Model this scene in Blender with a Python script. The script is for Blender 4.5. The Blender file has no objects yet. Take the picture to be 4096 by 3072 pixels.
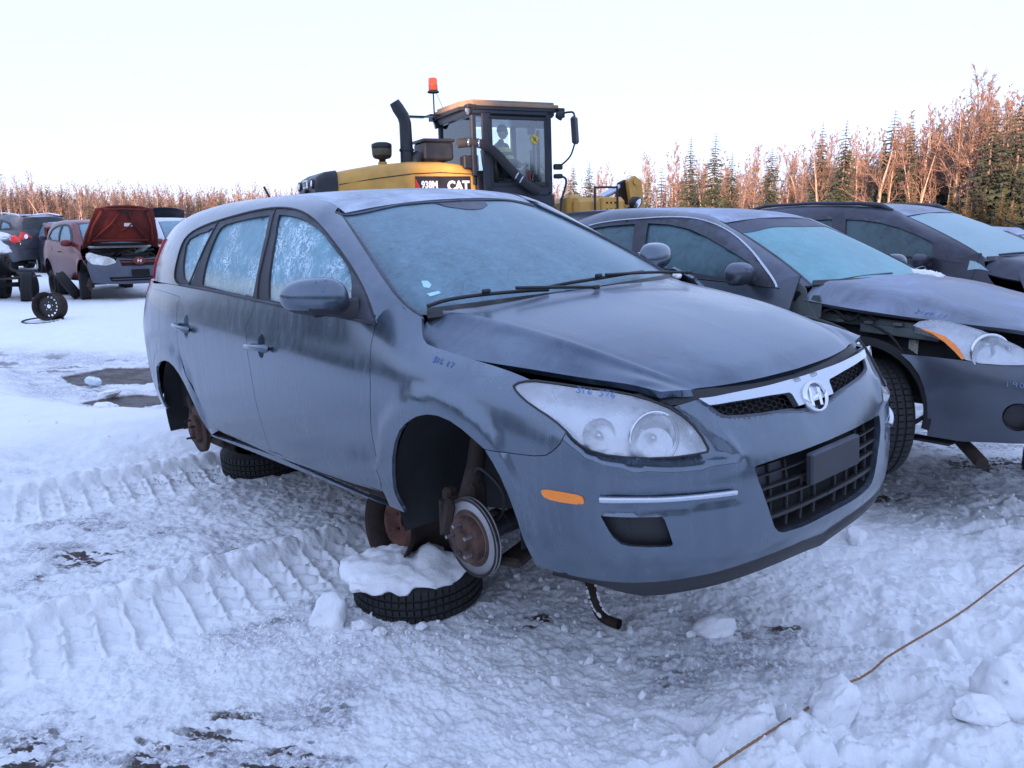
import bpy, bmesh, math, random
import numpy as np
from mathutils import Matrix, Vector, noise
from mathutils.geometry import delaunay_2d_cdt

# ------------------------------------------------------------ camera, sky, sun
random.seed(7)
rng = np.random.default_rng(7)
scene = bpy.context.scene
C = scene.collection
R = math.radians
camd = bpy.data.cameras.new("camera")
cam = bpy.data.objects.new("camera", camd)
C.objects.link(cam)
cam.location = (0, 0, 1.6)
cam.rotation_euler = (R(90 - 11.4), 0, 0)
camd.sensor_width = 36.0
camd.lens = 811.76 / 1024 * 36
camd.clip_start = 0.05
camd.clip_end = 3000
scene.camera = cam

SUN_EL, SUN_AZ = 6.0, 196.0     # degrees; azimuth clockwise from +Y, so the sun stands behind the camera
world = bpy.data.worlds.new("World")
scene.world = world
world.use_nodes = True
wn = world.node_tree.nodes
sky = wn.new("ShaderNodeTexSky")
sky.sky_type = 'NISHITA'
sky.sun_disc = False
sky.sun_elevation = R(SUN_EL)
sky.sun_rotation = R(SUN_AZ)
sky.air_density = 1.0
sky.dust_density = 0.4
sky.ozone_density = 1.6
bg = wn["Background"]
gm = wn.new("ShaderNodeGamma")        # the photograph's compressed tonal range ...
gm.inputs[1].default_value = 0.15
wb = wn.new("ShaderNodeMix")          # ... and its cool white balance
wb.data_type = 'RGBA'
wb.blend_type = 'MULTIPLY'
wb.clamp_result = False
wb.inputs[0].default_value = 1.0
wb.inputs[7].default_value = (0.69, 0.81, 1.19, 1)
world.node_tree.links.new(sky.outputs[0], gm.inputs[0])
world.node_tree.links.new(gm.outputs[0], wb.inputs[6])
world.node_tree.links.new(wb.outputs[2], bg.inputs[0])
bg.inputs[1].default_value = 0.15
sund = bpy.data.lights.new("sun", 'SUN')
sund.energy = 1.7
sund.angle = R(0.5)
sund.color = (1.0, 0.66, 0.46)
sun = bpy.data.objects.new("sun", sund)
C.objects.link(sun)
sd = Vector((math.sin(R(SUN_AZ)) * math.cos(R(SUN_EL)), math.cos(R(SUN_AZ)) * math.cos(R(SUN_EL)), math.sin(R(SUN_EL))))
sun.rotation_euler = sd.to_track_quat('Z', 'Y').to_euler()
vs = scene.view_settings
vs.view_transform = 'Standard'
vs.look = 'None'
vs.gamma = 1
vs.use_curve_mapping = False
vs.exposure = 3.02
scene.cycles.max_bounces = 6
scene.cycles.transparent_max_bounces = 12
scene.cycles.use_denoising = True

# ------------------------------------------------------------ smooth body surfaces given by a net of measured points
def basis(K, t):
    """cubic Hermite weights with finite-difference tangents on knots K"""
    K = np.asarray(K, float); t = np.clip(np.asarray(t, float), K[0], K[-1]); n = len(K)
    i = np.clip(np.searchsorted(K, t, 'right') - 1, 0, n - 2)
    h = K[i + 1] - K[i]; s = (t - K[i]) / h
    W = np.zeros((len(t), n)); ar = np.arange(len(t))
    h00 = 2*s**3 - 3*s**2 + 1; h10 = s**3 - 2*s**2 + s; h01 = 1 - h00; h11 = s**3 - s**2
    W[ar, i] += h00; W[ar, i + 1] += h01
    for k, hh in ((i, h10), (i + 1, h11)):
        a = np.maximum(k - 1, 0); b = np.minimum(k + 1, n - 1)
        d = (K[b] - K[a])
        W[ar, b] += hh * h / d; W[ar, a] -= hh * h / d
    return W


def chaikin(K, P):
    return K, P


class Surf:
    def __init__(s, P, feats=(), U=None, V=None):
        s.P = np.array(P, float); nu, nv, _ = s.P.shape
        if U is None:
            d = np.linalg.norm(np.diff(s.P, axis=0), axis=2).mean(1); U = np.concatenate([[0], np.cumsum(d)])
        if V is None:
            d = np.linalg.norm(np.diff(s.P, axis=1), axis=2).mean(0); V = np.concatenate([[0], np.cumsum(d)])
        s.U, s.V, s.feats = np.array(U), np.array(V), list(feats)

    def base(s, u, v):
        return np.einsum('na,nb,abk->nk', basis(s.U, u), basis(s.V, v), s.P)

    def normal0(s, u, v):
        e = 2e-3
        a = s.base(u + e, v) - s.base(u - e, v); b = s.base(u, v + e) - s.base(u, v - e)
        n = np.cross(a, b); n /= np.linalg.norm(n, axis=1)[:, None] + 1e-12
        return n * s.sgn if hasattr(s, 'sgn') else n

    def __call__(s, u, v):
        u = np.atleast_1d(np.asarray(u, float)); v = np.atleast_1d(np.asarray(v, float))
        p = s.base(u, v)
        if s.feats:
            d = sum(f(u, v, p) for f in s.feats)
            p = p + s.normal0(u, v) * d[:, None]
        return p

    def normal(s, u, v):
        u = np.atleast_1d(np.asarray(u, float)); v = np.atleast_1d(np.asarray(v, float))
        e = 3e-3
        a = s(u + e, v) - s(u - e, v); b = s(u, v + e) - s(u, v - e)
        n = np.cross(a, b); n /= np.linalg.norm(n, axis=1)[:, None] + 1e-12
        return n * s.sgn if hasattr(s, 'sgn') else n

    def find(s, p):
        """(u,v) of the surface point nearest to p"""
        if not hasattr(s, '_t'):
            uu, vv = np.meshgrid(np.linspace(s.U[0], s.U[-1], 160), np.linspace(s.V[0], s.V[-1], 60), indexing='ij')
            s._t = (uu.ravel(), vv.ravel(), s(uu.ravel(), vv.ravel()))
        out = []
        for q in np.atleast_2d(p):
            k = np.argmin(((s._t[2] - q)**2).sum(1)); u, v = s._t[0][k], s._t[1][k]
            st = max(s.U[-1] / 160, s.V[-1] / 60)
            for _ in range(14):
                g = np.array([[u + a * st, v + b * st] for a in (-1, 0, 1) for b in (-1, 0, 1)])
                r = ((s(g[:, 0], g[:, 1]) - q)**2).sum(1); k = np.argmin(r); u, v = np.clip(g[k, 0], s.U[0], s.U[-1]), np.clip(g[k, 1], s.V[0], s.V[-1])
                if k == 4: st /= 2.2
            out.append((u, v))
        return np.array(out)


def sst(a, b, x):
    t = np.clip((x - a) / (b - a), 0, 1); return t * t * (3 - 2 * t)


def seg_dist(P, poly, closed=False):
    """distance and side of points P (n,2) from polyline"""
    poly = np.asarray(poly, float); A = poly[:-1]; B = poly[1:]
    if closed: A = poly; B = np.roll(poly, -1, 0)
    best = np.full(len(P), 1e9)
    for a, b in zip(A, B):
        ab = b - a; t = np.clip(((P - a) @ ab) / (ab @ ab + 1e-12), 0, 1)
        best = np.minimum(best, np.linalg.norm(P - a - t[:, None] * ab, axis=1))
    return best


def inside(P, poly):
    poly = np.asarray(poly, float); P = np.asarray(P, float); res = np.zeros(len(P), bool)
    lo, hi = poly.min(0), poly.max(0); k = np.nonzero(((P >= lo) & (P <= hi)).all(1))[0]
    if not len(k): return res
    a = poly; b = np.roll(poly, -1, 0); e = np.abs(a[:, 1] - b[:, 1]) > 1e-12; a, b = a[e], b[e]
    for c0 in range(0, len(k), 20000):
        kk = k[c0:c0 + 20000]; x = P[kk, 0][:, None]; y = P[kk, 1][:, None]
        m = (a[:, 1] > y) != (b[:, 1] > y)
        xi = (b[:, 0] - a[:, 0]) * (y - a[:, 1]) / (b[:, 1] - a[:, 1]) + a[:, 0]
        res[kk] = (m & (x < xi)).sum(1) % 2 == 1
    return res


def smooth_line(pts, n=3, closed=False):
    """Catmull-Rom through the points, n samples a span"""
    P = np.asarray(pts, float); N = len(P)
    if closed: Q = np.vstack([P[-1], P, P[0], P[1]])
    else: Q = np.vstack([2 * P[0] - P[1], P, 2 * P[-1] - P[-2]])
    out = []
    for i in range(N if closed else N - 1):
        p0, p1, p2, p3 = Q[i], Q[i + 1], Q[i + 2], Q[i + 3]
        for k in range(n):
            t = k / n
            out.append(0.5 * ((2 * p1) + (-p0 + p2) * t + (2*p0 - 5*p1 + 4*p2 - p3) * t*t + (-p0 + 3*p1 - 3*p2 + p3) * t**3))
    if not closed: out.append(P[-1])
    return np.array(out)

# ------------------------------------------------------------ the grey wagon: measured body surfaces (x forward, y to one side, z up; metres)
_pl = [(-.000,0,0),(-.006,.20,4),(-.030,.38,14),(-.065,.51,26),(-.135,.635,42),(-.235,.735,54),(-.36,.805,64),(-.52,.852,76),(-.72,.880,84),(-.90,.892,89),(-1.08,.892,90),(-1.2,.890,90),(-1.34,.889,90),(-1.6,.888,90),
       (-2.2,.888,90),(-2.8,.888,90),(-3.25,.890,90),(-3.6,.892,90),(-3.95,.872,95),(-4.22,.82,106),(-4.38,.70,135),(-4.45,.45,165),(-4.47,0,180)]
_front = [(.045,.185),(.008,.28),(.0,.42),(.008,.51),(.045,.60),(.085,.68),(.125,.745)]
_c1 = [(.045,.185),(.008,.28),(.0,.42),(.008,.51),(.040,.60),(.082,.685),(.122,.750)]
_c2 = [(.045,.19),(.008,.28),(.0,.42),(.006,.51),(.032,.60),(.078,.69),(.118,.760)]
_c3 = [(.045,.195),(.010,.28),(.0,.42),(.006,.52),(.030,.61),(.075,.69),(.115,.765)]
_c4 = [(.045,.20),(.012,.29),(.0,.43),(.006,.53),(.028,.62),(.072,.70),(.125,.775)]
_c5 = [(.045,.21),(.014,.30),(.0,.44),(.004,.55),(.026,.64),(.070,.72),(.135,.785)]
_c6 = [(.045,.22),(.014,.31),(.0,.45),(.002,.56),(.020,.66),(.060,.74),(.130,.800)]
_c7 = [(.035,.23),(.012,.33),(.0,.47),(.000,.58),(.014,.68),(.050,.765),(.145,.828)]
_c8 = [(.030,.24),(.012,.34),(.0,.48),(.002,.60),(.020,.71),(.060,.80),(.150,.855)]
_c9 = [(.030,.25),(.012,.35),(.0,.49),(.002,.62),(.018,.74),(.058,.835),(.135,.895)]
_c10 = [(.045,.25),(.020,.34),(.004,.46),(.0,.62),(.012,.75),(.050,.85),(.132,.955)]
_c11 = [(.045,.25),(.020,.34),(.004,.46),(.0,.62),(.010,.75),(.046,.865),(.125,1.015)]
_s0 = [(.045,.25),(.020,.34),(.004,.46),(.0,.62),(.010,.75),(.042,.865),(.082,.972)]
_s1 = [(.045,.245),(.020,.33),(.004,.46),(.0,.62),(.006,.76),(.036,.87),(.056,.955)]
_s2 = [(.045,.24),(.020,.33),(.004,.46),(.0,.62),(.004,.78),(.032,.90),(.055,.985)]
_s3 = [(.045,.235),(.020,.33),(.004,.46),(.0,.62),(.004,.79),(.032,.93),(.058,1.022)]
_s4 = [(.045,.23),(.020,.33),(.004,.46),(.0,.62),(.004,.80),(.032,.95),(.062,1.045)]
_s5 = [(.045,.25),(.020,.34),(.004,.46),(.0,.62),(.004,.80),(.034,.96),(.070,1.06)]
_s6 = [(.06,.30),(.024,.38),(.004,.50),(.0,.64),(.006,.80),(.045,.96),(.095,1.07)]
_s7 = [(.08,.31),(.03,.39),(.004,.52),(.0,.66),(.02,.80),(.06,.96),(.12,1.08)]
_secs = [_front,_c1,_c2,_c3,_c4,_c5,_c6,_c7,_c8,_c9,_c10,_c11,_s0,_s1,_s2,_s3,_s4,_s5,_s5,_s6,_s7,_s7,_s7]


def wrap_net(plan, secs):
    P = []
    for (x, y, a), sec in zip(plan, secs):
        n = np.array([math.cos(math.radians(a)), math.sin(math.radians(a)), 0])
        P.append([np.array([x, y, z]) - n * i for i, z in sec])
    P = np.array(P)
    P[0, :, 1] = 0
    return P


LOW = Surf(wrap_net(_pl, _secs))
LOW.sgn = 1
# glasshouse wrap: windscreen centre -> pillar -> side -> tail; rows from belt to roof channel
_gb = [(-1.00,0,.955),(-1.03,.38,.955),(-1.154,.715,.950),(-1.225,.775,.945),(-1.32,.822,.936),(-1.60,.834,.955),(-2.2,.835,.985),(-2.8,.832,1.022),(-3.25,.828,1.045),(-3.6,.820,1.06),(-3.95,.775,1.065),(-4.2,.70,1.07),(-4.33,.45,1.07),(-4.37,0,1.07)]
_gt = [(-1.86,0,1.395),(-1.885,.30,1.388),(-1.963,.540,1.358),(-2.02,.545,1.389),(-2.08,.548,1.412),(-2.25,.552,1.440),(-2.55,.555,1.466),(-2.95,.555,1.478),(-3.30,.552,1.476),(-3.6,.545,1.464),(-3.88,.53,1.440),(-4.1,.49,1.41),(-4.2,.30,1.41),(-4.22,0,1.41)]


def green_net(gb, gt, bulge=.30, ws=3):
    P = []
    for i, (b, t) in enumerate(zip(gb, gt)):
        b = np.array(b); t = np.array(t); rows = []
        for k, w in enumerate((0, .22, .48, .74, .90, 1.0)):
            if i < ws:      # screen: nearly straight, slightly bowed outwards
                p = b + (t - b) * w; p = p + np.array([.6, 0, .8]) * .030 * 4 * w * (1 - w) * (1 if i < 2 else .6)
            else:           # side: leans in, then curls over into the roof
                zf = [0, .30, .62, .87, .965, 1.0][k]; yf = [0, .10, .32, .60, .82, 1.0][k]
                xf = w
                p = np.array([b[0] + (t[0] - b[0]) * zf, b[1] + (t[1] - b[1]) * yf, b[2] + (t[2] - b[2]) * zf])
            rows.append(p)
        P.append(rows)
    return np.array(P)


GRN = Surf(green_net(_gb, _gt))
GRN.sgn = 1
# bonnet: front edge -> cowl, rows centre -> side edge
_h = [
 [(-.125,0,.748),(-.135,.20,.750),(-.160,.36,.754),(-.185,.44,.757),(-.195,.51,.763),(-.210,.570,.768)],
 [(-.20,0,.792),(-.21,.21,.793),(-.24,.40,.792),(-.27,.49,.791),(-.28,.555,.792),(-.30,.600,.785)],
 [(-.34,0,.842),(-.35,.23,.842),(-.38,.43,.836),(-.41,.525,.832),(-.42,.595,.815),(-.44,.645,.798)],
 [(-.55,0,.897),(-.56,.25,.895),(-.58,.45,.886),(-.60,.555,.878),(-.61,.635,.845),(-.62,.692,.815)],
 [(-.78,0,.943),(-.79,.26,.940),(-.81,.47,.930),(-.83,.58,.920),(-.83,.675,.874),(-.84,.742,.834)],
 [(-.95,0,.975),(-.97,.27,.970),(-1.0,.49,.960),(-1.02,.60,.948),(-1.03,.70,.900),(-1.03,.770,.858)],
 [(-1.03,0,.990),(-1.06,.29,.985),(-1.12,.52,.977),(-1.155,.645,.968),(-1.165,.725,.925),(-1.165,.785,.880)]]
HOOD = Surf(_h)
HOOD.sgn = -1
# roof: header -> tail, rows centre -> channel
_rs = [(-1.86,1.395,-1.963,.540,1.358),(-2.0,1.430,-2.05,.545,1.398),(-2.2,1.462,-2.22,.549,1.433),(-2.5,1.486,-2.5,.554,1.462),(-2.9,1.498,-2.9,.555,1.477),(-3.3,1.496,-3.3,.552,1.476),(-3.7,1.480,-3.68,.542,1.458),(-4.0,1.452,-3.95,.52,1.432),(-4.24,1.415,-4.12,.48,1.405)]
_r = []
for xc, zc, xe, ye, ze in _rs:
    _r.append([(xc + (xe - xc) * w * w, ye * w, zc + (ze - zc) * w ** 2.4) for w in (0, .25, .5, .75, 1.0)])
ROOF = Surf(_r)
ROOF.sgn = -1
SURFS = dict(LOW=LOW, GRN=GRN, HOOD=HOOD, ROOF=ROOF)

# outlines of the wagon's panels on its body surfaces (surface parameters in metres)
BK = {
 'pillar_fender': [(1.87,0.6959),(1.859,0.7088),(1.84,0.719),(1.823,0.7191),(1.772,0.7191)],
 'fender_cowl': [(1.772,0.7191),(1.729,0.7058),(1.684,0.7079),(1.643,0.7191)],
 'hood_shut': [(1.643,0.7191),(1.63,0.7056),(1.611,0.6892),(1.588,0.6735),(1.558,0.6637),(1.503,0.6615),(1.419,0.6662),(1.327,0.6734),(1.24,0.678),(1.163,0.678),(1.101,0.6744),(1.053,0.6698)],
 'headlight': [(1.107,0.6274),(1.096,0.6427),(1.075,0.6556),(1.043,0.6664),(0.966,0.679),(0.8837,0.688),(0.8016,0.6895),(0.7283,0.6822),(0.6665,0.6679),(0.6154,0.647),(0.5749,0.617),(0.5457,0.5766),(0.5272,0.5303),(0.5158,0.4839),(0.5192,0.4714),(0.561,0.4657),(0.6147,0.459),(0.6781,0.451),(0.7394,0.4442),(0.7914,0.4435),(0.8334,0.4519),(0.8659,0.4682),(0.8891,0.4882),(0.9061,0.5086),(0.9339,0.533),(0.966,0.5542),(1.003,0.5726),(1.041,0.5896),(1.072,0.6047),(1.094,0.6171)],
 'fend_bump': [(0.9041,0.4921),(0.923,0.4607),(0.9469,0.4267),(0.97,0.4043),(1.009,0.3911),(1.084,0.3777),(1.185,0.3648)],
 'arch_front': [(1.746,0),(1.749,0.0494),(1.741,0.115),(1.723,0.1894),(1.7,0.2524),(1.67,0.2982),(1.631,0.3343),(1.578,0.3667),(1.518,0.3938),(1.457,0.4117),(1.397,0.4202),(1.339,0.419),(1.286,0.4076),(1.236,0.3882),(1.185,0.3649)],
 'arch_bump': [(1.185,0.3649),(1.153,0.3257),(1.127,0.2829),(1.107,0.2372),(1.091,0.193),(1.078,0.153),(1.069,0.1121),(1.06,0.06168),(1.049,0.004665)],
 'door_front': [(1.856,0.06279),(1.831,0.1154),(1.852,0.312),(1.844,0.3664),(1.835,0.467),(1.852,0.5545),(1.865,0.6155),(1.864,0.6553),(1.87,0.6959)],
 'door_mid': [(2.875,0.05471),(2.883,0.1595),(2.909,0.2902),(2.925,0.4251),(2.945,0.5174),(2.968,0.5702),(2.927,0.6371),(2.898,0.7085)],
 'door_rear': [(3.534,0.06048),(3.571,0.06285),(3.64,0.09903),(3.703,0.1971),(3.773,0.2861),(3.867,0.3716),(3.904,0.4312),(3.905,0.4775),(3.904,0.5221),(3.921,0.6118),(3.89,0.6542),(5.154,0.6484)],
 'sill_shut': [(3.534,0.06048),(3.478,0.0534),(3.296,0.05168),(2.961,0.05064),(2.662,0.0529),(2.313,0.05835),(2.077,0.06971),(1.856,0.06279)],
 'arch_rear': [(4.358,0.3179),(4.299,0.3385),(4.225,0.3561),(4.144,0.3656),(4.066,0.364),(3.993,0.3496),(3.924,0.3212),(3.861,0.281),(3.809,0.2337),(3.77,0.1821),(3.742,0.1273),(3.726,0.07371),(3.715,0.03029),(3.698,0)],
 'marker': [(0.9885,0.2672),(0.9833,0.2744),(0.9634,0.2803),(0.9201,0.2849),(0.8795,0.2857),(0.8627,0.2814),(0.8583,0.272),(0.8573,0.261),(0.8611,0.2537),(0.8811,0.2498),(0.9227,0.2461),(0.9607,0.244),(0.9784,0.2473),(0.9862,0.2555)],
 'strip': [(0.817,0.2868),(0.8007,0.292),(0.7562,0.2979),(0.6812,0.3057),(0.592,0.3119),(0.511,0.3121),(0.4583,0.3065),(0.4416,0.2981),(0.4589,0.2914),(0.5118,0.2892),(0.5866,0.2855),(0.6633,0.2769),(0.735,0.2685),(0.7876,0.2653),(0.8104,0.2689),(0.8168,0.2767)],
 'strip_c': [(0.8137,0.2778),(0.7631,0.2824),(0.6881,0.2909),(0.5872,0.3),(0.5072,0.3023),(0.4459,0.3013)],
 'strip_panel': [(0.8328,0.2867),(0.8192,0.2967),(0.737,0.3137),(0.6372,0.3288),(0.5338,0.3278),(0.4526,0.3185),(0.4308,0.3068),(0.4187,0.2765),(0.4126,0.2438),(0.4486,0.2485),(0.5363,0.2487),(0.6142,0.2407),(0.6898,0.2302),(0.7602,0.2245),(0.8093,0.2222),(0.8222,0.2266),(0.8291,0.2475)],
 'fog': [(0.8146,0.2209),(0.7602,0.2233),(0.7048,0.2265),(0.6539,0.2296),(0.6476,0.2203),(0.6383,0.1888),(0.6272,0.151),(0.6304,0.1446),(0.6418,0.1425),(0.6927,0.1406),(0.7435,0.1421),(0.7641,0.1458),(0.784,0.1631),(0.7982,0.1863)],
 'intake': [(0.3663,0.3848),(0.3594,0.391),(0.3321,0.3936),(0.2492,0.3943),(0.1573,0.3915),(0.09522,0.3909)],
 'intake_low': [(0.3663,0.3848),(0.3567,0.3184),(0.337,0.2425),(0.3142,0.1803),(0.297,0.1433),(0.2792,0.1259),(0.257,0.1171),(0.169,0.1092),(0.09615,0.1078)],
 'lip': [(1.049,0.004665),(0.9895,0.001805),(0.9212,0.0005877),(0.8407,0.002618),(0.7538,0.0096),(0.6687,0.02067),(0.5772,0.0343),(0.4618,0.04684),(0.3148,0.05179),(0.1421,0.04994)],
 'hl_ledge': [(0.8905,0.4759),(0.8634,0.452),(0.8325,0.4311),(0.7928,0.4161),(0.7392,0.4094),(0.6715,0.4107),(0.5974,0.4168),(0.5295,0.4246),(0.4751,0.4325),(0.4318,0.4403)],
 'cheek': [(0.4315,0.4418),(0.4481,0.4845),(0.4688,0.5284),(0.4954,0.5716),(0.5262,0.6095),(0.558,0.6386),(0.5892,0.6608)],
 'grille': [(0.494,0.6692),(0.4738,0.6427),(0.4555,0.6178),(0.4372,0.5991),(0.4074,0.5868),(0.3552,0.578),(0.2854,0.5709),(0.2145,0.5644),(0.1586,0.5585),(0.1223,0.5518),(0.09867,0.5429)],
 'bar': [(0.5091,0.6756),(0.4861,0.6747),(0.3709,0.6676),(0.2673,0.6674),(0.1491,0.6734),(0.006481,0.6741)],
 'w_out': [(0.8542,0.007706),(0.8346,0.05941),(0.8164,0.1207),(0.8039,0.1819),(0.7979,0.2455),(0.7999,0.318),(0.8133,0.3948),(0.8445,0.4653),(0.9073,0.5184),(1.014,0.5531),(1.162,0.5705),(1.332,0.571),(1.515,0.5578),(1.715,0.5349),(1.911,0.5094),(2.09,0.4848),(2.272,0.4561),(2.432,0.4153),(2.517,0.3542),(2.536,0.2706),(2.543,0.1802),(2.557,0.1053),(2.557,0.05424),(2.526,0.02275),(2.467,0.003173)],
 'g_quarter': [(2.167,0.4296),(2.199,0.409),(2.333,0.393),(2.448,0.3582),(2.475,0.3099),(2.458,0.2146),(2.444,0.1219),(2.428,0.05918),(2.394,0.03915),(2.325,0.03318),(2.285,0.07342),(2.219,0.167),(2.168,0.28),(2.13,0.3773),(2.129,0.4282)],
 'g_rear': [(1.418,0.5147),(1.565,0.5023),(1.717,0.4864),(1.86,0.4684),(1.966,0.4524),(2.02,0.4286),(2.048,0.3788),(2.074,0.3049),(2.103,0.2219),(2.131,0.1417),(2.158,0.06992),(2.169,0.03115),(1.892,0.0208),(1.628,0.01881),(1.543,0.1517),(1.489,0.2587),(1.436,0.3838)],
 'g_front': [(1.302,0.5204),(1.193,0.5204),(1.084,0.513),(0.9836,0.4947),(0.9053,0.467),(0.8556,0.4267),(0.8279,0.3716),(0.8144,0.313),(0.8118,0.2634),(0.8226,0.2169),(0.8482,0.1613),(0.8918,0.1032),(0.938,0.04937),(1.116,0.0241),(1.365,0.02287),(1.492,0.02434),(1.446,0.1271),(1.39,0.2439),(1.328,0.3875)],
 'tri': [(0.8054,0.2349),(0.8442,0.1613),(0.8965,0.09195),(0.9633,0.01403),(0.8528,0.01275),(0.8334,0.06285),(0.8153,0.1248),(0.8066,0.1751)],
 'b_pillar': [(1.597,0),(1.536,0.1187),(1.467,0.2392),(1.395,0.3851),(1.361,0.5674)],
 'c_pillar': [(2.357,0.0111),(2.303,0.06786),(2.235,0.1577),(2.168,0.28),(2.117,0.3861),(2.083,0.4838)],
 'ws_side': [(0.6384,0.02035),(0.6709,0.07344),(0.6855,0.1288),(0.6875,0.1978),(0.6862,0.2893),(0.6836,0.4021),(0.6813,0.5214),(0.6823,0.6161),(0.7021,0.6535),(0.7557,0.6331)],
 'ws_glass': [(0.6621,0.6774),(0.5616,0.6921),(0.4048,0.6669),(0.2422,0.6473),(0.01397,0.6336)],
 'hl_c': [(0.8401,0.5319),(0.6717,0.5625),(0.5697,0.5232)],
 'bar_poly': [(0.5091,0.6756),(0.4514,0.6746),(0.3659,0.6746),(0.2596,0.677),(0.1385,0.68),(0.001634,0.6815)],
 'bar_low': [(0.4764,0.6465),(0.4284,0.6428),(0.3332,0.6379),(0.2284,0.6359),(0.1206,0.6273),(0.1112,0.6162),(0.1072,0.5847),(0.1031,0.5638)],
 'scoop': [(0.8346,0.2796),(0.8307,0.2473),(0.8237,0.2),(0.8,0.1586),(0.7649,0.1318),(0.7138,0.1205),(0.6525,0.1197),(0.5901,0.1237),(0.5531,0.1344),(0.616,0.1427),(0.6273,0.1483),(0.6383,0.1888),(0.6524,0.2296),(0.8146,0.2209)],
 'handles': [(3.901,0.523),(3.679,0.5114),(2.916,0.5004),(2.682,0.5079)],
 'hcup': [(3.756,0.5378),(2.781,0.5273)],
 'chip': [(1.133,0.3501)],
 'tail': [(4.432,0.6339),(4.431,0.5928)],
 'stick1': [(0.5616,0.2287),(0.5414,0.2232),(0.5387,0.1974),(0.5535,0.1799),(0.57,0.1893)],
 'stick2': [(0.574,0.1501),(0.5317,0.1563),(0.529,0.1421),(0.5698,0.1316)],
}
BK = {k: np.array(v) for k, v in BK.items()}

# ------------------------------------------------------------ other cars: the same kind of net, refitted to their own measured stations
def pmap(x, a, b): return np.interp(x, a, b)


XW = [-4.47, -4.2, -3.575, -1.963, -1.154, -.875, -.62, -.2, 0]
ZW = [.185, .66, .78, .97, 1.357, 1.498]


def refit(P, xk, zk, ys):
    P = np.array(P, float).copy()
    P[..., 0] = np.interp(P[..., 0], XW, xk); P[..., 2] = np.interp(P[..., 2], ZW, zk); P[..., 1] *= ys
    return P


def car_nets(xk, zk, ys, greenmod=None):
    gb, gt = [list(q) for q in _gb], [list(q) for q in _gt]
    if greenmod: greenmod(gb, gt)
    n = dict(LOW=Surf(refit(LOW.P, xk, zk, ys)), GRN=Surf(refit(green_net(gb, gt), xk, zk, ys)), HOOD=Surf(refit(HOOD.P, xk, zk, ys)), ROOF=Surf(refit(ROOF.P, xk, zk, ys)))
    n['LOW'].sgn = n['GRN'].sgn = 1; n['HOOD'].sgn = n['ROOF'].sgn = -1
    return n


def sedan_mod(gb, gt):
    for i in range(len(gt)):
        if gt[i][0] < -3.2: gt[i][0] = -3.2 + (gt[i][0] + 3.2) * .25; gt[i][2] -= .05
        elif gt[i][0] < -2.9: gt[i][0] = -2.9 + (gt[i][0] + 2.9) * .7


NET = dict(
 sedan=car_nets([-4.84, -4.50, -3.745, -2.10, -1.353, -.97, -.75, -.2, 0], [.185, .64, .775, .985, 1.33, 1.462], 1.005, sedan_mod),
 van=car_nets([-4.60, -4.35, -3.70, -2.17, -1.27, -.95, -.68, -.22, 0], [.20, .74, .88, 1.165, 1.545, 1.70], 1.0),
 hatch=car_nets([-4.05, -3.85, -3.30, -1.93, -1.09, -.80, -.60, -.18, 0], [.18, .58, .755, .945, 1.36, 1.47], .945),
 suv=car_nets([-4.65, -4.45, -3.60, -2.05, -1.20, -.92, -.66, -.2, 0], [.24, .78, .90, 1.12, 1.54, 1.68], 1.01))

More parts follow.
